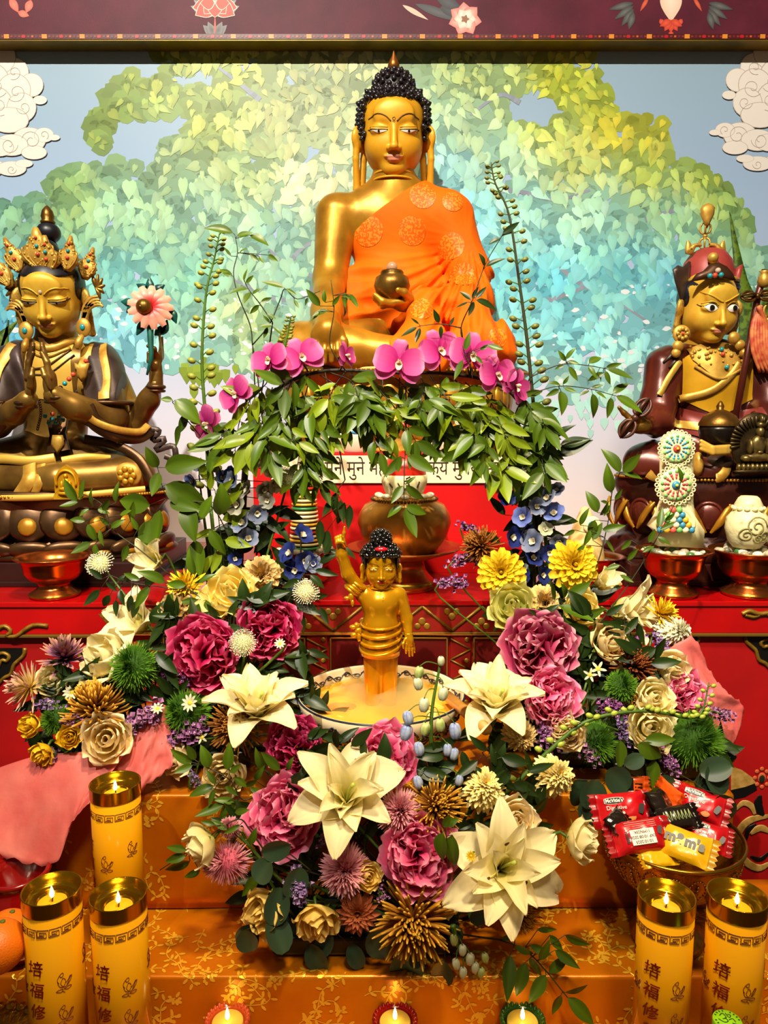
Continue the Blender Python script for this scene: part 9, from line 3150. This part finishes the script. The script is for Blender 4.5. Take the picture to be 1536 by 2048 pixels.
spray('leaf stem hanging before the gold pot',[(812,860,1.5),(810,905,1.49),(808,960,1.48),(808,1012,1.475)],
 [(804,915,228,54),(800,912,265,34),(815,912,330,66),(818,910,275,30),(805,972,235,44),(812,970,318,50),(812,968,40,26),(804,1012,213,38),(812,1012,338,48),(810,1016,290,64)],'mid',(812,748,1.555),3)
spray('thin leaf stem curling high beside the olive bud spire',[(505,690,1.54),(500,650,1.54),(476,590,1.53),(467,545,1.53),(475,505,1.53),(470,470,1.53)],
 [(466,466,168,58),(474,472,10,34),(500,470,335,44),(478,508,30,24),(500,508,320,24),(518,512,300,20),(536,510,325,28),(462,512,130,22),(462,550,175,18),(465,552,150,34)],'mid',(510,830,1.555),4)
spray('thin leaf stem branching toward the Buddha hand',[(505,690,1.54),(538,650,1.53),(560,600,1.53),(570,578,1.52),(595,598,1.52),(640,582,1.51)],
 [(568,575,165,46),(572,578,330,24),(588,600,300,20),(540,645,135,20),(545,650,190,26),(535,655,250,24),(548,655,320,26),(615,595,250,18)],'mid',(520,800,1.555),5)
spray('small leaf stem between the olive bud spire and the Buddha hand',[(545,645,1.53),(520,608,1.53),(498,580,1.53),(488,560,1.53)],[(488,562,75,26),(492,566,40,22),(496,578,190,38),(505,588,30,24),(522,604,20,24),(518,610,220,26),(534,628,330,22),(500,585,250,34)],'mid',(520,800,1.555),27)
spray('leaf stem lying across the Buddha wrist',[(690,740,1.53),(660,690,1.52),(668,620,1.51),(662,560,1.51)],
 [(640,612,130,42),(650,605,95,26),(655,620,205,36),(640,622,230,30),(665,610,45,26),(690,590,330,26),(690,585,270,30),(700,588,300,32)],'mid',(690,745,1.555),6)
spray('wiry leaf stem rising before the orange robe',[(930,700,1.51),(922,655,1.51),(945,600,1.5),(970,530,1.5),(1005,470,1.5)],
 [(968,532,110,28),(972,533,25,42),(942,600,140,30),(936,604,210,30),(944,596,60,26),(952,596,45,30),(952,600,340,52),(948,604,250,30),(1005,468,30,40),(1000,475,15,38),(1000,478,200,26)],'dark',(940,755,1.555),7)
spray('wiry side stem before the orange robe lap',[(922,656,1.51),(880,648,1.505),(840,652,1.5)],[(878,646,115,30),(882,652,270,26),(838,648,150,22),(834,654,215,40),(840,656,255,34),(900,650,60,18)],'dark',(940,755,1.555),8)
spray('dark leaves folded over the orchid by the robe',[(945,740,1.5),(930,710,1.495),(925,690,1.495)],[(930,700,75,36),(925,720,250,44),(950,712,310,28),(960,700,30,22),(975,690,340,34)],'mid',(945,755,1.555),9)
spray('nandina spray before the red-hatted statue base',[(1150,1200,1.46),(1190,1140,1.46),(1215,1050,1.47),(1225,980,1.47),(1240,945,1.47)],
 [(1240,945,122,62),(1246,945,55,52),(1248,948,350,42),(1222,985,105,62),(1215,1005,170,24),(1220,1010,240,26),(1230,1000,60,26),(1195,1025,115,50),(1190,1040,260,40),(1200,1030,60,34),(1205,1060,15,46),(1180,1060,250,36),(1160,1050,70,40),(1212,1080,300,30),(1185,1080,60,40),(1170,1090,230,34),(1150,1060,210,26)],'mid','BR',10)
spray('long wiry nandina stem reaching past the tall butter sculpture',[(1190,1260,1.42),(1270,1150,1.42),(1320,1065,1.42),(1352,1000,1.42),(1362,960,1.42)],
 [(1318,1055,75,44),(1320,1060,30,32),(1315,1075,335,30),(1298,1085,70,30),(1330,1040,40,24),(1285,1105,30,30),(1255,1120,50,32),(1240,1130,200,34),(1240,1150,330,30),(1362,965,100,34),(1262,1080,220,30)],'mid','R',11)
spray('nandina spray before the lotus base of the crowned statue',[(340,1150,1.46),(280,1100,1.46),(228,1060,1.47),(205,1010,1.47),(160,985,1.47)],
 [(155,1002,125,56),(160,1000,70,46),(156,1004,195,36),(188,1015,90,46),(178,1018,215,24),(195,1018,340,26),(205,1020,45,40),(232,1005,85,44),(170,1042,170,30),(176,1048,290,42),(200,1060,280,34),(182,1085,210,44),(190,1088,275,30),(222,1055,30,34),(220,1050,150,32),(240,1030,20,28),(262,1040,80,40),(275,1060,110,30),(255,1090,250,36)],'mid','BL',12)
spray('dark nandina spray hanging before the lone copper bowl',[(400,1190,1.44),(330,1175,1.44),(260,1165,1.44),(220,1150,1.44)],
 [(205,1158,140,34),(212,1164,320,30),(200,1180,225,46),(220,1190,235,34),(240,1180,290,34),(250,1165,60,30),(262,1190,260,40),(235,1160,20,30),(275,1200,255,40),(232,1200,275,34),(290,1170,40,40)],'dark','L',13)
spray('broad leaf spray in front of the yellow flower beside the pale rose',[(420,1215,1.41),(380,1180,1.41),(340,1170,1.41),(310,1150,1.41)],
 [(390,1150,105,58),(398,1165,30,40),(372,1170,175,40),(330,1165,145,60),(300,1172,235,56),(345,1185,255,62),(395,1200,190,40),(402,1205,255,58),(412,1200,285,46),(318,1210,300,40),(280,1160,160,40)],'mid','L',14)
spray('broad leaves overlapping the pale yellow rose beneath the dahlia',[(1150,1250,1.4),(1130,1215,1.4),(1120,1195,1.4)],
 [(1110,1200,112,56),(1128,1198,100,44),(1135,1195,35,56),(1118,1212,340,74),(1130,1235,320,60),(1160,1240,30,56),(1100,1222,200,20),(1180,1260,260,60),(1165,1260,215,40)],'mid','R',15)
spray('leafy nandina spray spilling over the step beside the beige rose',[(560,1560,1.17),(490,1600,1.16),(460,1560,1.16),(405,1530,1.165)],
 [(385,1525,155,56),(390,1520,110,40),(385,1530,200,38),(418,1535,105,50),(455,1540,85,56),(460,1545,40,34),(432,1568,125,36),(428,1572,195,54),(430,1578,250,36),(468,1555,320,38),(492,1572,40,40),(450,1572,320,34),(472,1605,160,48),(448,1608,200,60),(452,1610,255,40),(475,1608,270,46),(500,1575,330,40),(510,1560,60,44),(530,1540,110,54),(560,1540,130,60),(575,1540,70,40)],'mid','L',16)
spray('small dark leaves beside the drooping cream rose',[(540,1720,1.09),(500,1660,1.09),(470,1640,1.09),(380,1700,1.08),(320,1740,1.08)],
 [(470,1625,20,34),(480,1650,200,36),(455,1660,150,38),(500,1690,70,40),(372,1712,190,44),(380,1722,205,60),(372,1700,160,40),(400,1742,200,34),(430,1650,160,30),(520,1750,230,60)],'mid','F',17)
spray('hanging nandina spray at the front edge of the cloth',[(1000,1880,1.06),(1050,1900,1.045),(1095,1945,1.035),(1140,2000,1.02),(1180,2030,1.01)],
 [(1030,1870,200,34),(1075,1860,20,40),(1060,1890,340,46),(1030,1890,330,46),(1020,1910,260,80),(1050,1925,250,66),(1060,1915,300,50),(1080,1920,70,50),(1098,1945,45,56),(1092,1950,240,66),(1130,1985,30,50),(1122,1990,252,50),(1135,1995,318,78),(1110,1900,330,56),(1130,1870,350,50),(1100,1870,310,40)],'mid','F',18)
spray('green leaves standing beside the pink peony and widest lily',[(900,1760,1.06),(895,1700,1.05),(890,1650,1.05)],[(888,1655,70,34),(892,1650,30,30),(885,1665,265,60),(905,1670,270,70)],'broad','F',19)
spray('fine leaves behind the infant figure beside the scabious',[(560,1230,1.47),(620,1130,1.47),(665,1090,1.47)],[(650,1110,60,34),(655,1100,340,40),(640,1125,30,44),(630,1140,350,50),(620,1150,320,40),(600,1160,200,40),(680,1095,330,40),(590,1200,330,60),(620,1195,10,40),(640,1215,300,40),(600,1225,280,46)],'dark','L',20)
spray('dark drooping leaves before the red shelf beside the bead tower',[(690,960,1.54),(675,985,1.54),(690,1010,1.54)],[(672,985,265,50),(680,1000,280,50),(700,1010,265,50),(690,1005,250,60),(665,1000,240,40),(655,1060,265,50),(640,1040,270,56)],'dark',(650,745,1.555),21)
spray('broad clematis leaves with a nodding bud beside the scarf of the crowned statue',[(470,1010,1.54),(420,900,1.53),(365,830,1.52),(345,805,1.52)],
 [(350,800,320,70),(345,800,175,24),(375,830,240,46),(400,850,340,60),(360,850,255,50)],'broad','BL',22)
spray('broad clematis leaves spread before the crowned statue knee',[(470,1100,1.53),(420,1010,1.52),(340,1000,1.51),(315,935,1.51)],
 [(315,935,110,50),(330,935,10,90),(318,945,255,50),(330,970,330,100),(300,1010,175,76),(340,1005,350,70),(320,1020,265,80),(370,1010,290,80),(390,1080,280,76),(420,1060,300,60),(400,1040,60,56),(440,1030,80,70),(300,1040,260,66)],'broad','BL',23)
spray('narrow upright leaves around the grey-blue delphinium',[(450,1150,1.53),(440,1060,1.53),(430,980,1.53)],
 [(420,980,80,50),(432,990,40,50),(440,1010,30,56),(415,1020,160,50),(445,1040,20,60),(430,1060,200,50),(450,1080,350,60),(440,1100,250,50),(460,1120,300,60),(410,960,100,46),(462,1000,60,50),(470,1060,80,60),(425,1110,240,56),(455,1140,290,60),(480,1150,320,56)],'bright','BL',24)
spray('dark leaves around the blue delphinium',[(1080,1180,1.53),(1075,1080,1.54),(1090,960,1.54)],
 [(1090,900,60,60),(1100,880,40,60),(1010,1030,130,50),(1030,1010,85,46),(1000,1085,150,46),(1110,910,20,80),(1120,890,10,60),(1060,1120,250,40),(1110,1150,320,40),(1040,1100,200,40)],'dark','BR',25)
spray('green blades beside the cream rose and long stem above the sweets',[(1340,1560,1.24),(1280,1500,1.23),(1250,1480,1.23)],[(1240,1480,270,60),(1275,1488,330,62),(1290,1480,10,60),(1310,1520,265,60)],'broad','RB',26)
rnd = random.Random(77)
arch_names = ['bright leaf spray hanging from the arch','leaf spray on the arch']
spots = [(500,800,470,900),(520,790,540,900),(545,775,520,860),(560,770,590,880),(585,760,560,840),(600,760,640,850),(620,755,600,940),(560,800,610,930),(575,860,640,960),(640,750,690,820),(660,745,720,800),(655,790,620,900),
  (690,745,650,830),(700,748,750,830),(720,745,690,850),(740,745,790,830),(760,748,740,850),(780,748,830,820),(800,748,780,870),(820,748,870,850),(840,750,840,900),(860,752,910,820),(880,755,870,890),
  (900,758,950,830),(910,760,930,890),(930,765,980,850),(950,770,940,900),(965,780,1010,870),(985,790,970,920),(1000,800,1050,880),(1015,820,1030,940),(1030,830,1080,900),(1040,850,1060,960),(880,790,960,890),(760,780,830,880),(1000,780,1060,820),(535,760,500,800),(620,745,570,770),(700,800,760,900),(930,790,1000,930),(590,790,630,900),(600,850,590,960),(540,830,500,880),(480,830,440,880),(670,780,700,860),(790,790,760,860),(850,800,890,870),(900,800,880,860),(960,830,930,890),(1000,850,1040,930),(1050,820,1090,850),(640,800,660,870),(740,790,720,840),(1040,880,1090,940)]
where = ['nearest the olive bud spire','above the mantra strip end','below the pale orchids','over the shelf tormas','hanging before the red shelf','under the widest orchid','below the robe','above the torma cake','near the tallest bud spire','over the blue delphinium']
for i,(x0,y0,x1,y1) in enumerate(spots):
 if 645 <= x0 <= 925 and i % 4 != 2:
  y1 = min(y1,815)
 D = 1.545 - 0.05 * rnd.random()
 kind = ('bright','mid','mid')[i % 3]
 mx = (x0 + x1) / 2 + rnd.uniform(-15,15)
 lab = '%s leaf spray on the arch, %s' % (('fresh bright','light green','mid green')[i % 3],('trailing from the end by the olive bud spire' if x0 < 560 else 'falling over the striped bead tower' if x0 < 650 else 'below the folded pink orchid' if x0 < 730 else 'below the widest magenta orchid' if x0 < 830 else 'below the robe orchids' if x0 < 930 else 'at the bend below the outer orchids' if x0 < 1000 else 'trailing by the tallest bud spire'))
 auto_spray(lab,[(x0,y0,1.555),(mx,(y0 + y1) / 2 - 10,(1.555 + D) / 2),(x1,y1,D)],rnd.choice((3,4,4)),rnd.uniform(42,66),kind,None,i + 300,62,0.28,group='leaf sprays on the arch')
for i,(label,path,lv) in enumerate((('dark round eucalyptus leaves hanging below the bronze spider flower',[(800,1840,1.06),(820,1890,1.045),(840,1930,1.035)],[(760,1850,280,72),(820,1890,262,96),(850,1870,268,72),(835,1905,255,30)]),
         ('dark round eucalyptus leaves hanging beside the white stock',[(880,1840,1.06),(888,1890,1.045),(890,1930,1.04)],[(888,1922,268,66),(900,1850,300,40),(940,1840,20,40)]),
         ('round eucalyptus leaves beside the low yellow rose',[(600,1800,1.07),(560,1790,1.06),(520,1850,1.055)],[(540,1835,300,70),(560,1775,260,70),(505,1850,250,60),(490,1860,280,50),(620,1890,300,60),(660,1860,250,50),(700,1890,300,50)]),
         ('round eucalyptus leaf lying under the pink peony',[(620,1740,1.07),(570,1700,1.06)],[(580,1690,200,60),(540,1720,240,50),(600,1735,250,60)]),
         ('round eucalyptus leaves behind the orange sweet wrappers',[(1300,1560,1.2),(1240,1545,1.18),(1215,1560,1.17)],[(1215,1540,315,60),(1190,1560,260,60),(1150,1560,290,60),(1250,1530,30,40),(1170,1600,280,50)]),
         ('round eucalyptus leaves above the rim of the gilt bowl',[(1340,1540,1.22),(1380,1560,1.18),(1410,1580,1.15)],[(1390,1560,335,64),(1400,1545,20,60),(1440,1590,280,70),(1420,1530,290,60),(1350,1560,230,50)]))):
 spray(label,path,lv,'euc','F' if i < 4 else 'RB',i + 60,name='eucalyptus_sprig',group='eucalyptus sprigs')
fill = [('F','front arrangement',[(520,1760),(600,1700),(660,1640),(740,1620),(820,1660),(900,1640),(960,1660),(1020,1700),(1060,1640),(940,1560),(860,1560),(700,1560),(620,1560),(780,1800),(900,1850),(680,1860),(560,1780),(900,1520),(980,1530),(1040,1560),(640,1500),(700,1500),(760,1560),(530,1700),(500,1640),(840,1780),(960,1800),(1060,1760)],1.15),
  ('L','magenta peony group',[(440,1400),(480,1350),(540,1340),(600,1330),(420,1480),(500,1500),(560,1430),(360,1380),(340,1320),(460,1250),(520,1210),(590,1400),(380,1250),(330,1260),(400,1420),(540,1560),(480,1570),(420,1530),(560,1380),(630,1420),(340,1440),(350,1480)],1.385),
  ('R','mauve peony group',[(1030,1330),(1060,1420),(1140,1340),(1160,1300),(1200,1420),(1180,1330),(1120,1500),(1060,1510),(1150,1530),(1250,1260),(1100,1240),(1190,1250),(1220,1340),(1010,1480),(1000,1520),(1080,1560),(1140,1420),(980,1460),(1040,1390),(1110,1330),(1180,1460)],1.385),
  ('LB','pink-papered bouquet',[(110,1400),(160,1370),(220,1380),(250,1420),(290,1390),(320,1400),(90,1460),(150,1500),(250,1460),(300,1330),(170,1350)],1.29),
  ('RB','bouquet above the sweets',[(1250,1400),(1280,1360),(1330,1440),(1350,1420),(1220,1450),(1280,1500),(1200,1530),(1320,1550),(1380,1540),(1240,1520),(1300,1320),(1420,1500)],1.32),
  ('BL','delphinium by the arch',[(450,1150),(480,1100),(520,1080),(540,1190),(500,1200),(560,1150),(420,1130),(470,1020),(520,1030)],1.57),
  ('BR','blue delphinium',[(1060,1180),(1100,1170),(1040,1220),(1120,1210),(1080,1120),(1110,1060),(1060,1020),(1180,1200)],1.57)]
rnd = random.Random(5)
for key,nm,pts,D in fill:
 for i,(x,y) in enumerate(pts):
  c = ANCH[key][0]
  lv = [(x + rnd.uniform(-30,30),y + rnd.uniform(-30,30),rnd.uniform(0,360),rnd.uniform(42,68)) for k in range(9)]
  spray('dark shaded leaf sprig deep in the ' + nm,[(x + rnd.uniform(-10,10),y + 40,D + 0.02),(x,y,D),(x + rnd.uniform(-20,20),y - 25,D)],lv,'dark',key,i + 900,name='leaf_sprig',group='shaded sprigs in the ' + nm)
